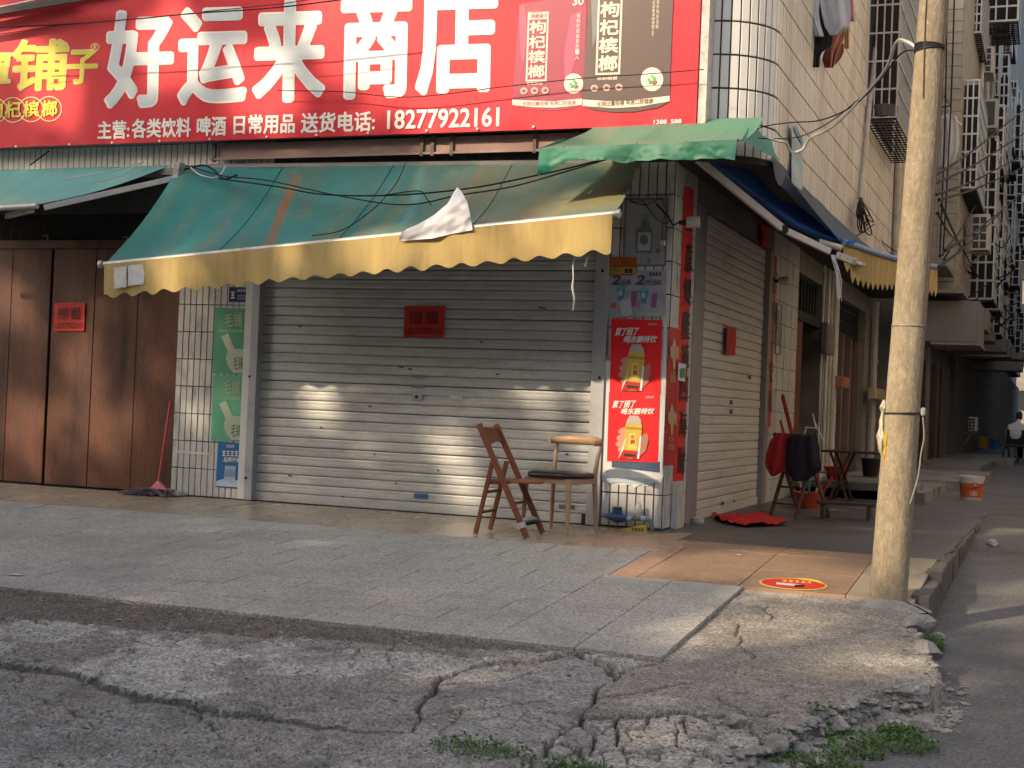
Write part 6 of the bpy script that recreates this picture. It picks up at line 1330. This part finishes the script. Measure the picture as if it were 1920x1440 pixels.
garment('dark_coat', 'dark purple coat draped over the chair back', [(1478, 1532, 816), (1474, 1535, 832), (1472, 1538, 860), (1473, 1542, 880), (1480, 1525, 892), (1488, 1512, 902)], yc_-.06, mat('dark_cloth', (.012, .007, .013), .85, .2, 8, .2), 5, .06)
b = MB(); P_ = [GZ(x, y, -.03) for x, y in ((1334, 966), (1350, 972), (1385, 972), (1410, 973), (1424, 967), (1434, 969), (1445, 976), (1474, 980), (1474, 986), (1440, 989), (1400, 990), (1365, 984), (1338, 976))]
bb = bmesh.new(); vs_ = [bb.verts.new(p) for p in P_]; fc = bb.faces.new(vs_); bmesh.ops.triangulate(bb, faces=[fc]); bmesh.ops.subdivide_edges(bb, edges=bb.edges[:], cuts=8, use_grid_fill=True); bb.verts.index_update()
b.v = [v_.co+V((0, 0, .012+.07*abs(noise.noise(v_.co*4))+.04*abs(noise.noise(v_.co*9)))) for v_ in bb.verts]; b.f = [tuple(v_.index for v_ in f.verts) for f in bb.faces]; bb.free(); b.build('red_cloth', mat('bright_red_cloth', (.42, .012, .010), .8, .12, 8, .15), label='bright red cloth lying on the floor in front of the side shutter', cat='cloth', smooth='all')
tz = GZ(1568, 939, -.03); tb = thing('folding_table', 'low dark folding table left of the utility pole', 'table', tz); M_tab = mat('dark_table_top', (.05, .03, .022), .35, .2, 4, .05)
z = FY(1590, 845, tz.y).z; xa, xb = FY(1543, 845, tz.y-.1).x, FY(1712, 845, tz.y).x
b = MB(); b.box(xa, xb, tz.y-.25, tz.y+.35, z-.025, z); b.build('table_top', M_tab, tb, bevel=.006)
for yy in (tz.y-.18, tz.y+.26):
    for (a, c) in ((xa+.10, xa+.32), (xa+.32, xa+.10)): b = MB(); b.bar((a, yy, z-.025), (c, yy, -.028), .022, .03); b.build('leg', mat('dark_chair_wood'), tb, bevel=.003)
    for (a, c) in ((xb-.32, xb-.10), (xb-.10, xb-.32)): b = MB(); b.bar((a, yy, z-.025), (c, yy, -.028), .022, .03); b.build('leg', mat('dark_chair_wood'), tb, bevel=.003)
lb_ = GZ(1590, 975, -.03); bn = thing('low_bench', 'low dark wooden bench in the shade left of the utility pole', 'bench', lb_); z = -.03+.17; xa, xb = FY(1532, 950, lb_.y).x, FY(1642, 956, lb_.y).x
b = MB(); b.box(xa, xb, lb_.y-.08, lb_.y+.12, z-.03, z); b.build('seat', M_tab, bn, bevel=.004)
for xx in (xa+.06, xb-.06): b = MB(); b.box(xx-.02, xx+.02, lb_.y-.06, lb_.y+.1, -.03, z-.031); b.build('leg', M_tab, bn)
p = SX(1556, 899, .45); p = FY(1568, 899, 6.3); ba = thing('red_basin', 'red plastic basin set on a step behind the folding table', 'basin', p); b = MB(); b.lathe(p, [(.11, 0), (.15, .14), (.165, .15), (.165, .16), (.15, .16), (.10, .02)], 20); b.build('body', mat('red_basin_plastic', (.52, .06, .045), .4, .08, 4, 0), ba, smooth=True)
p = FY(1632, 893, 6.6); pt_ = thing('black_pot', 'black plastic pot right of the red basin', 'pot', p); b = MB(); b.lathe(p, [(.09, 0), (.12, .2), (.13, .205), (.13, .22), (.11, .22), (.08, .05)], 16); b.build('body', mat('black_plastic', (.016, .015, .015), .5, .2, 5), pt_, smooth=True)
sup = MB(); sup.box(XS+.02, 1.25, 6.0, 7.0, -.03, FY(1568, 899, 6.3).z-.004); sup.build('door_step', M_step, label='worn concrete door step carrying the red basin', cat='step', bevel=.02)
p = GZ(1505, 955, -.03); tybx = thing('toy_basket', 'orange red basket of coloured sticks under the clothes chair', 'basket', p); b = MB(); b.lathe(p+V((.02, .25, 0)), [(.12, 0), (.16, .16), (.165, .17), (.15, .17), (.10, .02)], 16); b.build('basket', mat('orange_red_plastic', (.36, .05, .02), .45, .1, 4), tybx, smooth=True)
for k, c_ in enumerate(((.05, .28, .16), (.45, .28, .22), (.06, .22, .24), (.5, .45, .4), (.35, .04, .04))): b = MB(); a_ = p+V((.02+.05*(k-2), .25, .08)); b.tube([a_, a_+V((.07*(k-2), -.03, .26))], .012, 6); b.build('stick', ink(c_), tybx)
rh = thing('red_dustpan', 'red long handled dustpan leaning on the red door leaf', 'dustpan', SX(1478, 900, XS+.2)); b = MB(); b.bar(SX(1467, 742, XS+.1), SX(1493, 845, XS+.35), .025, .05); b.bar(SX(1463, 790, XS+.1), SX(1478, 840, XS+.3), .02, .03); b.build('shaft', mat('red_handle_paint', (.30, .02, .016), .5, .15, 5), rh)
gc2 = MB()
for k, (a, c) in enumerate(((( 1512, 800), (1508, 815)), ((1527, 790), (1545, 828)), ((1510, 801), (1532, 803)), ((1524, 775), (1530, 805)))): gc2.tube([FY(*a, yc_+.1), FY(*c, yc_+.1)], .006, 6)
gc2.build('clothes_rack', mat('white_cord'), label='thin white wire rack poking up behind the dark coat', cat='rack')
# ---- washing
M_cl1 = mat('grey_white_cloth', (.42, .44, .46), .8, .1, 6, .15); M_cl2 = mat('black_cloth', (.012, .013, .016), .85, .15, 8, .1); M_cl3 = mat('salmon_cloth', (.50, .21, .15), .8, .12, 8, .15); M_cl4 = mat('mustard_cloth', (.45, .26, .06), .8, .1, 8, .1); M_cl5 = mat('rust_cloth', (.28, .08, .05), .8, .15, 8, .15); M_cl6 = mat('dim_white_cloth', (.34, .35, .35), .8, .1, 6, .15)
garment('hanging_trousers', 'grey white trousers hanging from the upper window', [(1506, 1540, -30), (1512, 1535, 20), (1519, 1538, 45), (1527, 1545, 68)], 2.12, M_cl1, 1, .05)
garment('hanging_shirt', 'pale grey printed shirt hanging from the upper window', [(1532, 1590, -30), (1538, 1594, 10), (1546, 1594, 50), (1556, 1570, 66)], 2.14, M_cl1, 7, .06)
garment('hanging_black_top', 'black garment hanging between the pale shirt and the trousers', [(1531, 1545, -30), (1531, 1550, 30), (1524, 1560, 62), (1521, 1560, 85), (1521, 1538, 100), (1522, 1536, 126)], 2.22, M_cl2, 4, .06)
garment('hanging_pink_top', 'salmon pink garment hanging lowest under the pale shirt', [(1563, 1588, 55), (1556, 1580, 80), (1552, 1572, 95), (1553, 1562, 127)], 2.5, M_cl3, 9, .05)
garment('hanging_rust_top', 'rusty red garment behind the salmon one', [(1555, 1582, 82), (1545, 1582, 98), (1541, 1575, 112), (1546, 1560, 127)], 2.56, M_cl5, 11, .05)
garment('hanging_cloth', 'narrow mustard cloth right of the pink garments', [(1584, 1593, 50), (1583, 1592, 91)], 2.5, M_cl4, 12, .02, 6, 'cloth')
garment('hanging_cloth', 'narrow pink cloth hanging right of the pale shirt', [(1590, 1599, -30), (1592, 1603, 40)], 2.52, mat('pink_cloth', (.5, .26, .22), .8, .1, 8, .1), 13, .02, 6, 'cloth')
b = MB(); b.tube([V((XU, 2.4, FY(1550, -60, 2.4).z)), FY(1610, -60, 2.4)+V((.2, 0, 0))], .012, 6); b.build('drying_rod', M_iron, label='thin iron drying rod that carries the washing', cat='rod')
garment('hanging_pale_shirt', 'pale shirt drying in front of the beige tiled building', [(1768, 1792, 217), (1763, 1798, 228), (1766, 1799, 250), (1764, 1798, 280), (1762, 1790, 300), (1760, 1782, 318)], 13.2, M_cl6, 15, .08)
b = MB(); b.tube([FY(1764, 222, 13.2), FY(1780, 214, 13.2), FY(1803, 234, 13.2)], .012, 6); b.tube([FY(1780, 214, 13.2), FY(1781, 205, 13.2), FY(1778, 200, 13.2)], .008, 6); b.build('clothes_hanger', mat('white_cord'), label='white clothes hanger holding the pale shirt', cat='hanger')
b = MB(); b.tube([FY(1740, 204, 13.2), FY(1782, 199, 13.2), FY(1770, 180, 13.3)], .014, 6); b.build('iron_bracket', M_iron, label='iron bracket behind the pole carrying the hanger', cat='bracket')
# ---- person in a wheeled chair deep in the alley
wp = RD(1906, 868); wp.z = rz(wp.y); wc = thing('wheelchair', 'dark wheeled chair at the right edge deep in the alley', 'wheelchair', wp); dk = mat('black_frame', (.012, .012, .014), .6, .2, 5)
fw_ = V((.35, .94, 0)); sd = V((.94, -.35, 0))
for k in (-1, 1):
    b = MB(); c = wp+sd*.28*k+V((0, 0, .20)); R_ = .20; b.tube([c+fw_*R_*math.cos(a)+V((0, 0, R_*math.sin(a))) for a in [2*math.pi*i/20 for i in range(21)]], .022, 6); tw = b.build('wheel', dk, wc, smooth=True)
    b = MB()
    for i in range(6): a = math.pi*i/6; b.tube([c-fw_*R_*math.cos(a)-V((0, 0, R_*math.sin(a))), c+fw_*R_*math.cos(a)+V((0, 0, R_*math.sin(a)))], .005, 4)
    b.build('spokes', M_steel, tw)
    b = MB(); c = wp+sd*.24*k+fw_*.5+V((0, 0, .09)); b.lathe(c-sd*.02, [(.09, 0), (.09, .04)], 14, sd); b.build('front_wheel', dk, wc)
    b = MB(); b.tube([wp+sd*.25*k-fw_*.15+V((0, 0, .85)), wp+sd*.25*k-fw_*.05+V((0, 0, .45)), wp+sd*.25*k+fw_*.45+V((0, 0, .43)), wp+sd*.24*k+fw_*.55+V((0, 0, .12))], .015, 6); b.build('side_frame', M_steel, wc)
b = MB(); b.obox(wp+V((0, 0, .42)), sd*.24, fw_*.24, V((0, 0, .02))); b.build('seat', dk, wc, bevel=.01)
b = MB(); b.obox(wp-fw_*.12+V((0, 0, .66)), sd*.24, fw_*.015, V((0, 0, .18))); b.build('backrest', dk, wc, bevel=.01)
def skin(name, pts, edges_, rads, m, **kw):
    me_ = bpy.data.meshes.new(name); me_.from_pydata([V(p) for p in pts], edges_, []); o = bpy.data.objects.new(name, me_); COL.objects.link(o); o.modifiers.new('skin', 'SKIN'); sv = me_.skin_vertices[0].data
    for i, r in enumerate(rads): sv[i].radius = (r, r)
    sv[0].use_root = True; s2 = o.modifiers.new('sub', 'SUBSURF'); s2.levels = 2; s2.render_levels = 2; me_.materials.append(m); return o
L = lambda a, f, z: wp+sd*a+fw_*f+V((0, 0, z))
pe = skin('person', [L(0, -.02, .50), L(0, -.04, .70), L(0, -.03, .92), L(0, .02, 1.03), L(0, .06, 1.13), L(.19, -.02, .93), L(.26, .08, .70), L(.20, .30, .62), L(-.19, -.02, .93), L(-.26, .08, .70), L(-.20, .30, .62), L(.10, .02, .50), L(.11, .42, .52), L(.11, .50, .14), L(-.10, .02, .50), L(-.11, .42, .52), L(-.11, .50, .14), L(.11, .60, .09), L(-.11, .60, .09), L(.20, .38, .61), L(-.20, .38, .61)],
          [(0, 1), (1, 2), (2, 3), (3, 4), (2, 5), (5, 6), (6, 7), (2, 8), (8, 9), (9, 10), (0, 11), (11, 12), (12, 13), (0, 14), (14, 15), (15, 16), (13, 17), (16, 18), (7, 19), (10, 20)], [.16, .165, .15, .05, .055, .075, .05, .035, .075, .05, .035, .1, .075, .045, .1, .075, .045, .04, .04, .03, .03], mat('white_shirt_cloth', (.55, .56, .58), .8, .1, 6, .1))
tag(pe, 'person in a white top seated in the dark wheeled chair', 'person')
hd = MB(); hd.lathe(L(0, .07, 1.10), [(.05, 0), (.075, .04), (.085, .11), (.075, .18), (.04, .225), (.005, .235)], 16); ho = hd.build('hair', mat('grey_black_hair', (.03, .028, .027), .7, .3, 30, .2), None, smooth='all'); loc_ = ho.location.copy(); ho.parent = pe; ho.location = loc_
lg = MB()
for k in (-1, 1): lg.tube([L(.10*k, .0, .50), L(.11*k, .42, .52), L(.11*k, .50, .14)], [.115, .09, .06], 10)
lo = lg.build('trousers', mat('dark_cloth'), None, smooth='all'); loc_ = lo.location.copy(); lo.parent = pe; lo.location = loc_
# ================================================================== UTILITY POLE, CABLES
def smoothp(P, n=6):
    out = []
    for i in range(len(P)-1):
        p0, p1, p2, p3 = P[max(i-1, 0)], P[i], P[i+1], P[min(i+2, len(P)-1)]
        for k in range(n):
            t = k/n; out.append(.5*((2*p1)+(p2-p0)*t+(2*p0-5*p1+4*p2-p3)*t*t+(3*p1-p0-3*p2+p3)*t*t*t))
    return out+[P[-1]]
M_pole = mat('pole_concrete', (.30, .245, .16), .82, .14, 4, .6, 60, dirt=(.19, .15, .10), dscale=7, damt=.5, stretch=(1, 1, .45), speck=.35, sscale=45)
t_ = M_pole.node_tree; N_p = t_.nodes; L_p = t_.links; b_p = N_p['Principled BSDF']; s_p = b_p.inputs['Base Color'].links[0].from_socket
vz = N_p.new('ShaderNodeTexNoise'); vz.inputs['Scale'].default_value = 38; vz.inputs['Detail'].default_value = 2; L_p.new([n for n in N_p if n.type == 'TEX_COORD'][0].outputs['Object'], vz.inputs['Vector'])
vr = N_p.new('ShaderNodeMapRange'); vr.inputs[1].default_value = .68; vr.inputs[2].default_value = .74; vr.inputs[4].default_value = .8; L_p.new(vz.outputs[0], vr.inputs[0])
vm = N_p.new('ShaderNodeMix'); vm.data_type = 'RGBA'; L_p.new(vr.outputs[0], vm.inputs[0]); L_p.new(s_p, vm.inputs[6]); vm.inputs[7].default_value = (.46, .41, .31, 1); L_p.new(vm.outputs[2], b_p.inputs['Base Color'])   # pale chips
pb0 = V((1.818, -2.36, -.22)); pt0 = V((1.985, -2.36, 4.2)); po = thing('utility_pole', 'leaning concrete utility pole at the pavement corner', 'pole', (1.82, -2.36, -.13))
b = MB()
def polef(u, v):
    a = u*2*math.pi; p = pb0.lerp(pt0, v); r = .112-.034*v; r += .0016*noise.noise(V((math.cos(a)*3, math.sin(a)*3, v*30)))+(.0012 if abs((v*9) % 1-.5) < .03 else 0)-(.003 if abs(a-5.0) < .04 else 0)
    return p+V((r*math.cos(a), r*math.sin(a), 0))
b.grid(polef, 41, 140); b.build('shaft', M_pole, po, smooth='all')
def pc(py): # centre and radius of the pole at a pixel row
    p = FY(lin(py, (0, 1120), (1750, 1665)), py, -2.36); t = (p.z-pb0.z)/(pt0.z-pb0.z); return pb0.lerp(pt0, t), .112-.034*t
def band(py, r, m, w_=1, tilt=.0, name='band'):
    c, R_ = pc(py); b = MB(); b.tube([c+V(((R_+r*.6)*math.cos(a), (R_+r*.6)*math.sin(a), tilt*math.cos(a))) for a in [2*math.pi*i/24 for i in range(25)]], r, 6); return b.build(name, m, po, smooth=True)
band(612, .004, mat('galvanised', (.3, .29, .28), .5, .2, 10)); band(775, .006, M_iron, tilt=.004)
for k in range(4): band(86+3*k, .006, M_iron, tilt=.006*(k-1.5), name='wire_wrap')
# ties and cable on the pole's right side
c, R_ = pc(775); b = MB(); b.lathe(c+V((R_+.02, -.02, -.01)), [(.012, 0), (.016, .01), (.016, .04), (.006, .05)], 8); b.build('clamp', M_steel, po)
b = MB(); pts_ = []
for py in (0, 150, 300, 450, 600, 760): c, R_ = pc(py); pts_.append(c+V((R_*.86+.012, -R_*.35, 0)))
b.tube(pts_, .008, 6); b.build('down_cable', mat('brown_cable', (.07, .04, .03), .6, .2, 10), po, smooth=True)
b = MB(); pts_ = []
for py, dx in ((-40, -.45), (60, -.35), (190, -.1), (560, .1)): c, R_ = pc(py); pts_.append(c+V((R_*dx, -math.sqrt(max(0, 1-dx*dx))*R_-.008, 0)))
b.tube(smoothp(pts_[:3]), .0035, 6); b.build('front_cable', mat('brown_cable'), po, smooth=True)
b = MB(); c, R_ = pc(780); e = GR(1706, 945); b.tube(smoothp([c+V((R_+.02, -.02, 0)), c+V((R_+.032, -.03, -.12)), FY(1727, 850, -2.40), FY(1721, 895, -2.42), FY(1706, 945, -2.45)]), .0045, 6); b.build('loose_cable', mat('grey_cable', (.24, .21, .18), .6, .1, 10), po, smooth=True)
bgm = mat('plastic_bag', (.62, .56, .42), .45, .12, 6, .3, 20, trans=.3)
c, R_ = pc(800); b = MB(); o0 = FY(1657, 760, -2.36)
def bagf(u, v):
    r = lin(v, (0, .12, .2, .45, .62, .85, 1), (2, 7, 3, 5, 9, 6, 1)); a = u*6.283; k = 1+.45*noise.noise(V((math.cos(a)*1.6, math.sin(a)*1.6, v*7)))
    return FY(lin(v, (0, .3, .6, 1), (1658, 1654, 1651, 1655))+r*k*math.cos(a), 750+112*v+3*noise.noise(V((u*5, v*5, 2))), -2.37+.045*r/6*k*math.sin(a))
b.grid(bagf, 25, 34); b.build('plastic_bag', bgm, label='pale plastic bag tied on the left of the utility pole', cat='bag', smooth='all')
b = MB(); b.grid(lambda u, v: FY(1659+5*u-3*math.sin(v*3), 812+56*v, -2.44+.02*noise.noise(V((u*4, v*5, 3)))), 6, 12); b.build('yellow_rag', mat('yellow_rag', (.55, .36, .02), .7, .15, 8, .2), label='yellow rag tucked behind the pole under the plastic bag', cat='rag', smooth='all')
# mound of cement round the pole foot
b = MB(); b.grid(lambda u, v: V((1.82, -2.40, -.13))+V((.25*v*math.cos(u*6.283)*(1+.15*math.sin(u*12)), .22*v*math.sin(u*6.283), .035*(1-v)**.7-.06*v+.012*noise.noise(V((u*9, v*4, 0))))), 25, 8); b.build('cement_collar', M_stone, label='rough cement collar round the foot of the pole', cat='cement', smooth='all')
# ------------------------------------------------------------------ cables
M_cab = mat('black_cable', (.006, .006, .007), .9, .2, 10); M_wcab = mat('white_cable', (.55, .52, .46), .55, .1, 10)
def cable(lb, pts, ys, r, m=None, name='cable'):
    if not isinstance(ys, (list, tuple)): ys = [ys]*len(pts)
    P = smoothp([FY(x, y, yy) for (x, y), yy in zip(pts, ys)]); b = MB(); b.tube(P, r, 6); return b.build(name, m or M_cab, label=lb, cat='cable', smooth=True, group='loose cables')
cable('thin black cable crossing the top of the red sign', [(-30, 52), (115, 46), (260, 35), (365, 25), (520, 14), (680, -6)], -.75, .006)
cable('second thin cable drooping at the left end of the red sign', [(-30, 68), (50, 57), (118, 46)], -.74, .004)
cable('upper thin cable near the top edge of the sign', [(380, 22), (520, 8), (600, -4)], -.9, .004)
cable('thin dark strand standing in for a cable shadow across the printed pouches', [(520, 170), (640, 172), (770, 182), (950, 162), (1090, 147), (1210, 139), (1320, 130)], [-.32]*7, .004)  # strand modelled along the line of a cable's shadow on the sign
cable('lowest black cable sagging across the green awning canvas', [(410, 335), (520, 350), (600, 364), (700, 367), (800, 362), (900, 350), (1000, 330), (1080, 312), (1150, 292)], [-.45, -.6, -.75, -.85, -.85, -.8, -.75, -.8, -.9], .007)
cable('black cable looping over the middle of the green awning', [(350, 310), (420, 330), (500, 338), (640, 368), (760, 384), (860, 366), (960, 350), (1060, 322), (1140, 298)], [-.25, -.45, -.6, -.95, -1.1, -1.0, -.95, -.95, -.95], .006)
cable('thin cable hanging down the awning left of the white sheet', [(760, 305), (745, 340), (720, 372), (690, 400), (640, 432), (585, 442)], [-.25, -.5, -.8, -1.0, -1.25, -1.3], .004)
cable('small kinked cable on the awning left of the white sheet', [(720, 366), (785, 358), (800, 372), (808, 384)], [-.9, -.85, -.95, -1.05], .005)
cable('pale wire twisted at the awning bracket', [(352, 308), (372, 326), (400, 333), (415, 325), (424, 308)], [-.2, -.3, -.35, -.3, -.2], .006, M_wcab)
cable('short black loop beside the awning bracket', [(345, 318), (380, 310), (400, 318), (420, 335), (445, 328)], [-.2, -.25, -.3, -.4, -.4], .009)
cable('stiff pale wire lying on the left teal awning', [(118, 336), (180, 326), (240, 312), (270, 303)], [-.55, -.4, -.25, -.15], .006, M_wcab)
cable('second pale wire on the left teal awning', [(178, 342), (228, 329), (245, 317), (270, 304)], [-.6, -.42, -.3, -.15], .006, M_wcab)
cable('short dark wire crossing the tiles under the sign', [(92, 283), (56, 310)], [-.06, -.2], .007)
cable('thick white cable curving from the pole to the tiled corner', [(1722, 92), (1700, 78), (1680, 80), (1660, 130), (1610, 190), (1560, 238), (1520, 258), (1505, 280), (1484, 285), (1474, 268), (1460, 265), (1436, 258)], [-2.3, -2.2, -2.0, -1.4, -.7, -.3, 0, .1, .15, .05, -.05, -.1], .011, M_wcab)
cable('thin black wire running with the white cable', [(1722, 95), (1690, 100), (1650, 150), (1600, 198), (1540, 225), (1480, 230), (1430, 238), (1390, 256)], [-2.3, -2.0, -1.3, -.6, -.2, -.1, -.1, -.2], .005)
cable('lower thin wire from the white cable to the green canopy', [(1610, 186), (1560, 226), (1500, 256), (1440, 260), (1395, 256)], [-.7, -.3, 0, -.1, -.2], .004)
pb_ = [SX(x, y, XU+.06) for x, y in ((1611, 372), (1606, 400), (1608, 430), (1615, 415), (1614, 380))]
b = MB()
random.seed(14)
for k in range(9):
    e = 395+random.uniform(0, 40); b.tube(smoothp([SX(1612, 372, XU+.06), SX(1606+k*2.2, e, XU+.07+.02*k), SX(1612+k*3.2, e+random.uniform(0, 12), XU+.08), SX(1614, 374, XU+.06)]), .008, 5)
b.build('cable_coil', M_cab, label='bundle of looped black cables hung on the tiled side wall', cat='cable', kind=None)
cable('thick conduit sagging from the cable bundle to the drain pipes', [(1614, 375), (1635, 400), (1660, 428), (1682, 440), (1690, 436)], [7.2, 8.5, 9.6, 10.5, 10.8], .03, mat('tan_conduit', (.3, .26, .2), .5, .1, 6))
for k, (p, q) in enumerate((((1600, 370), (1690, 445)), ((1612, 372), (1680, 415)), ((1625, 420), (1695, 480)), ((1560, 455), (1640, 420)))):
    cable(['thin wire left of the conduit on the side wall', 'thin wire above the conduit on the side wall', 'thin wire below the conduit on the side wall', 'thin wire rising from the side awning to the cable bundle'][k], [p, ((p[0]+q[0])/2, (p[1]+q[1])/2+8), q], [7, 8.5, 10] if k < 3 else [3, 5, 7], .007)
random.seed(19)
far = [((1752, 330), (1920, 205)), ((1752, 345), (1920, 250)), ((1755, 365), (1920, 290)), ((1760, 375), (1925, 310)), ((1762, 480), (1830, 385)), ((1760, 500), (1880, 395)), ((1758, 400), (1800, 460)), ((1765, 385), (1835, 520)), ((1772, 470), (1925, 355))]
words = ['highest', 'second', 'third', 'fourth', 'steep short', 'longer steep', 'short falling', 'falling', 'lowest rising']
for k, (p, q) in enumerate(far): cable('%s black wire strung from the pole into the alley' % words[k], [p, ((p[0]+q[0])/2, (p[1]+q[1])/2+6), q], [-2.2, 6, 16], .010)
for k, (x0, x1, lb) in enumerate(((1790, 1768, 'black cable hanging vertically before the beige tiled building'), (1776, 1762, 'second vertical black cable beside the pale shirt'))): cable(lb, [(x0, -20), ((x0+x1)/2+3, 220), (x1, 480)], 12.9, .014)
b = MB(); random.seed(23)
for k in range(26):
    x, y = random.uniform(1765, 1905), random.uniform(455, 600); yy = random.uniform(14, 26); b.tube(smoothp([FY(x, y, yy), FY(x+random.uniform(-25, 25), y+random.uniform(5, 30), yy), FY(x+random.uniform(-40, 40), y+random.uniform(-30, 40), yy+1)]), .013, 5)
b.build('cable_tangle', M_cab, label='dense tangle of wires and brackets over the alley ground floors', cat='cable', kind='stuff')
# ------------------------------------------------------------------ unseen street trees behind the viewer, crowns shaped to dapple the low sun
M_leaf = mat('tree_leaf', (.06, .10, .028), .6, .3, 3, 0, trans=.2); M_bark = mat('tree_bark', (.12, .095, .07), .9, .3, 8, .6, 30)
e1 = V((math.cos(SUN_AZ), -math.sin(SUN_AZ), 0)); e2 = SDIR.cross(e1)
if e2.z < 0: e2 = -e2
def uw(p): p = V(p); return (p.dot(e1), p.dot(e2))
LIT = [((-2.9, -.2, 4.35), .75), ((-2.2, -.2, 3.85), .75), ((-1.4, -.2, 4.2), .95), ((-.6, -.2, 3.7), .8), ((0, -.1, 4.3), .7), ((.1, -.6, 3.0), .7), ((-.7, -1.1, 2.75), .5), ((-.7, -1.35, 2.25), .42), ((-1.6, -1.3, 2.15), .25), ((-2.3, -1.35, 2.2), .3),  # spots kept in sun with radius: leaves are left out along their rays
       ((1.86, -2.36, .3), .33), ((1.88, -2.36, 1.0), .36), ((1.9, -2.36, 1.7), .36), ((1.93, -2.36, 2.4), .36), ((1.95, -2.36, 3.1), .36), ((1.97, -2.36, 3.8), .4), ((-.6, 0, 1.1), .4), ((-.55, 0, .55), .36),
       ((-5.0, -.2, 4.1), .4), ((-6.3, -.2, 3.8), .35), ((-4.0, -.2, 3.7), .4), ((-7, -.2, 4.3), .3), ((-3.45, 0, .95), .20), ((-2.15, 0, .55), .20), ((-2.0, 0, .25), .20), ((-1.3, 0, .85), .10), ((-2.6, 0, .8), .08), ((-4.4, 0, .85), .10), ((-4.75, 0, 1.15), .09), ((-4.7, 0, .75), .12), ((-6.75, 0, .60), .28), ((-6.65, 0, .3), .20), ((-6.05, 0, 1.15), .27), ((-5.85, 0, .6), .28), ((-6.3, 0, .75), .16), ((-6.95, 0, 1.75), .25), ((-5.5, 0, .7), .15), ((-6.2, 0, .35), .15), ((-6.0, 0, 1.5), .14),
       ((.7, -1.6, -.07), .5), ((1.4, -2.1, -.1), .45), ((1.2, -3.4, -.2), .38), ((1.9, -3.9, -.25), .3), ((2.75, -.3, -.2), .45), ((3.2, -1.2, -.2), .6), ((2.9, -2.3, -.25), .35), ((.2, -5.0, -.3), .15), ((-4.2, -1.05, 1.9), .18), ((-3.0, -1.2, 2.05), .15)]
LITU = [(uw(p), r) for p, r in LIT]
random.seed(101)
trees = []
for k, (tx, ty, lb) in enumerate(((-13.5, -15.0, 'leafy street tree across the road, left of the viewer'), (-8.6, -17.6, 'leafy street tree across the road behind the viewer'), (-4.2, -19.5, 'leafy street tree across the road, right of the viewer'))):
    t = thing('street_tree', lb, 'tree', (tx, ty, -.45), 'street trees behind the viewer'); b = MB()
    b.tube([(tx, ty, -.45), (tx+.1, ty, 2), (tx-.1, ty+.1, 5), (tx, ty, 8)], [.24, .2, .16, .08], 10)
    for i in range(7): a = i*.9; b.tube([(tx, ty, 3.5+i*.5), (tx+math.cos(a)*1.4, ty+math.sin(a)*1.2, 5.2+i*.55), (tx+math.cos(a)*2.6, ty+math.sin(a)*2.0, 6+i*.75)], [.09, .06, .02], 6)
    b.build('trunk', M_bark, t, smooth=True); trees.append([t, V((tx, ty, 0)), MB()])
us = [uw(p) for p in ((-8.5, 0, 5), (3.2, 0, 5.2), (-8.5, -7, -.4), (3.2, -8, -.45), (3.4, 3, 0))]
u0_, u1_ = min(q[0] for q in us)-.3, max(q[0] for q in us)+.3; w0_, w1_ = min(q[1] for q in us)-.3, max(q[1] for q in us)+.5
NL = 42000
for k in range(NL):
    u, w_ = random.uniform(u0_, u1_), random.uniform(w0_, w1_); gap = False
    for (c, r) in LITU:
        if (u-c[0])**2+(w_-c[1])**2 < r*r*(.75+.5*random.random()): gap = True; break
    if gap: continue
    # depth along the sun ray: where it passes through the crowns
    t_ = random.uniform(15.0, 19.5)
    P = e1*u+e2*w_; base_t = t_-P.dot(SDIR); P = P+SDIR*(base_t+P.dot(SDIR)*1.0)
    tr_ = min(trees, key=lambda q: (q[1].x-P.x)**2+(q[1].y-P.y)**2)
    s_ = random.uniform(.10, .19); d = V((random.gauss(0, 1), random.gauss(0, 1), random.gauss(0, .6))).normalized(); n_ = (SDIR+V((random.gauss(0, .6), random.gauss(0, .6), random.gauss(0, .6)))).normalized(); a = n_.cross(d).normalized(); c_ = n_.cross(a)
    tr_[2].add([P-c_*s_, P+a*s_*.5, P+c_*s_, P-a*s_*.5], [(0, 1, 2, 3)])
for t, c, b in trees: b.build('crown', M_leaf, t, kind=None)

# houses across the road (behind the viewer): they close the street and take the low sky
oh = thing('opposite_houses', 'plain row of houses across the road behind the viewer', 'building', (-6, -32, 0)); b = MB(); b.box(-45, 30, -40, -31, -.5, 14.5); b.build('wall', mat('street_render', (.22, .20, .18), .9, .2, 1), oh)
b = MB()
for j in range(4):
    for i in range(24): b.box(-43+i*3, -41.6+i*3, -31.02, -30.95, 1+j*3.4, 2.6+j*3.4)
b.build('windows', M_dark, oh, kind='stuff')
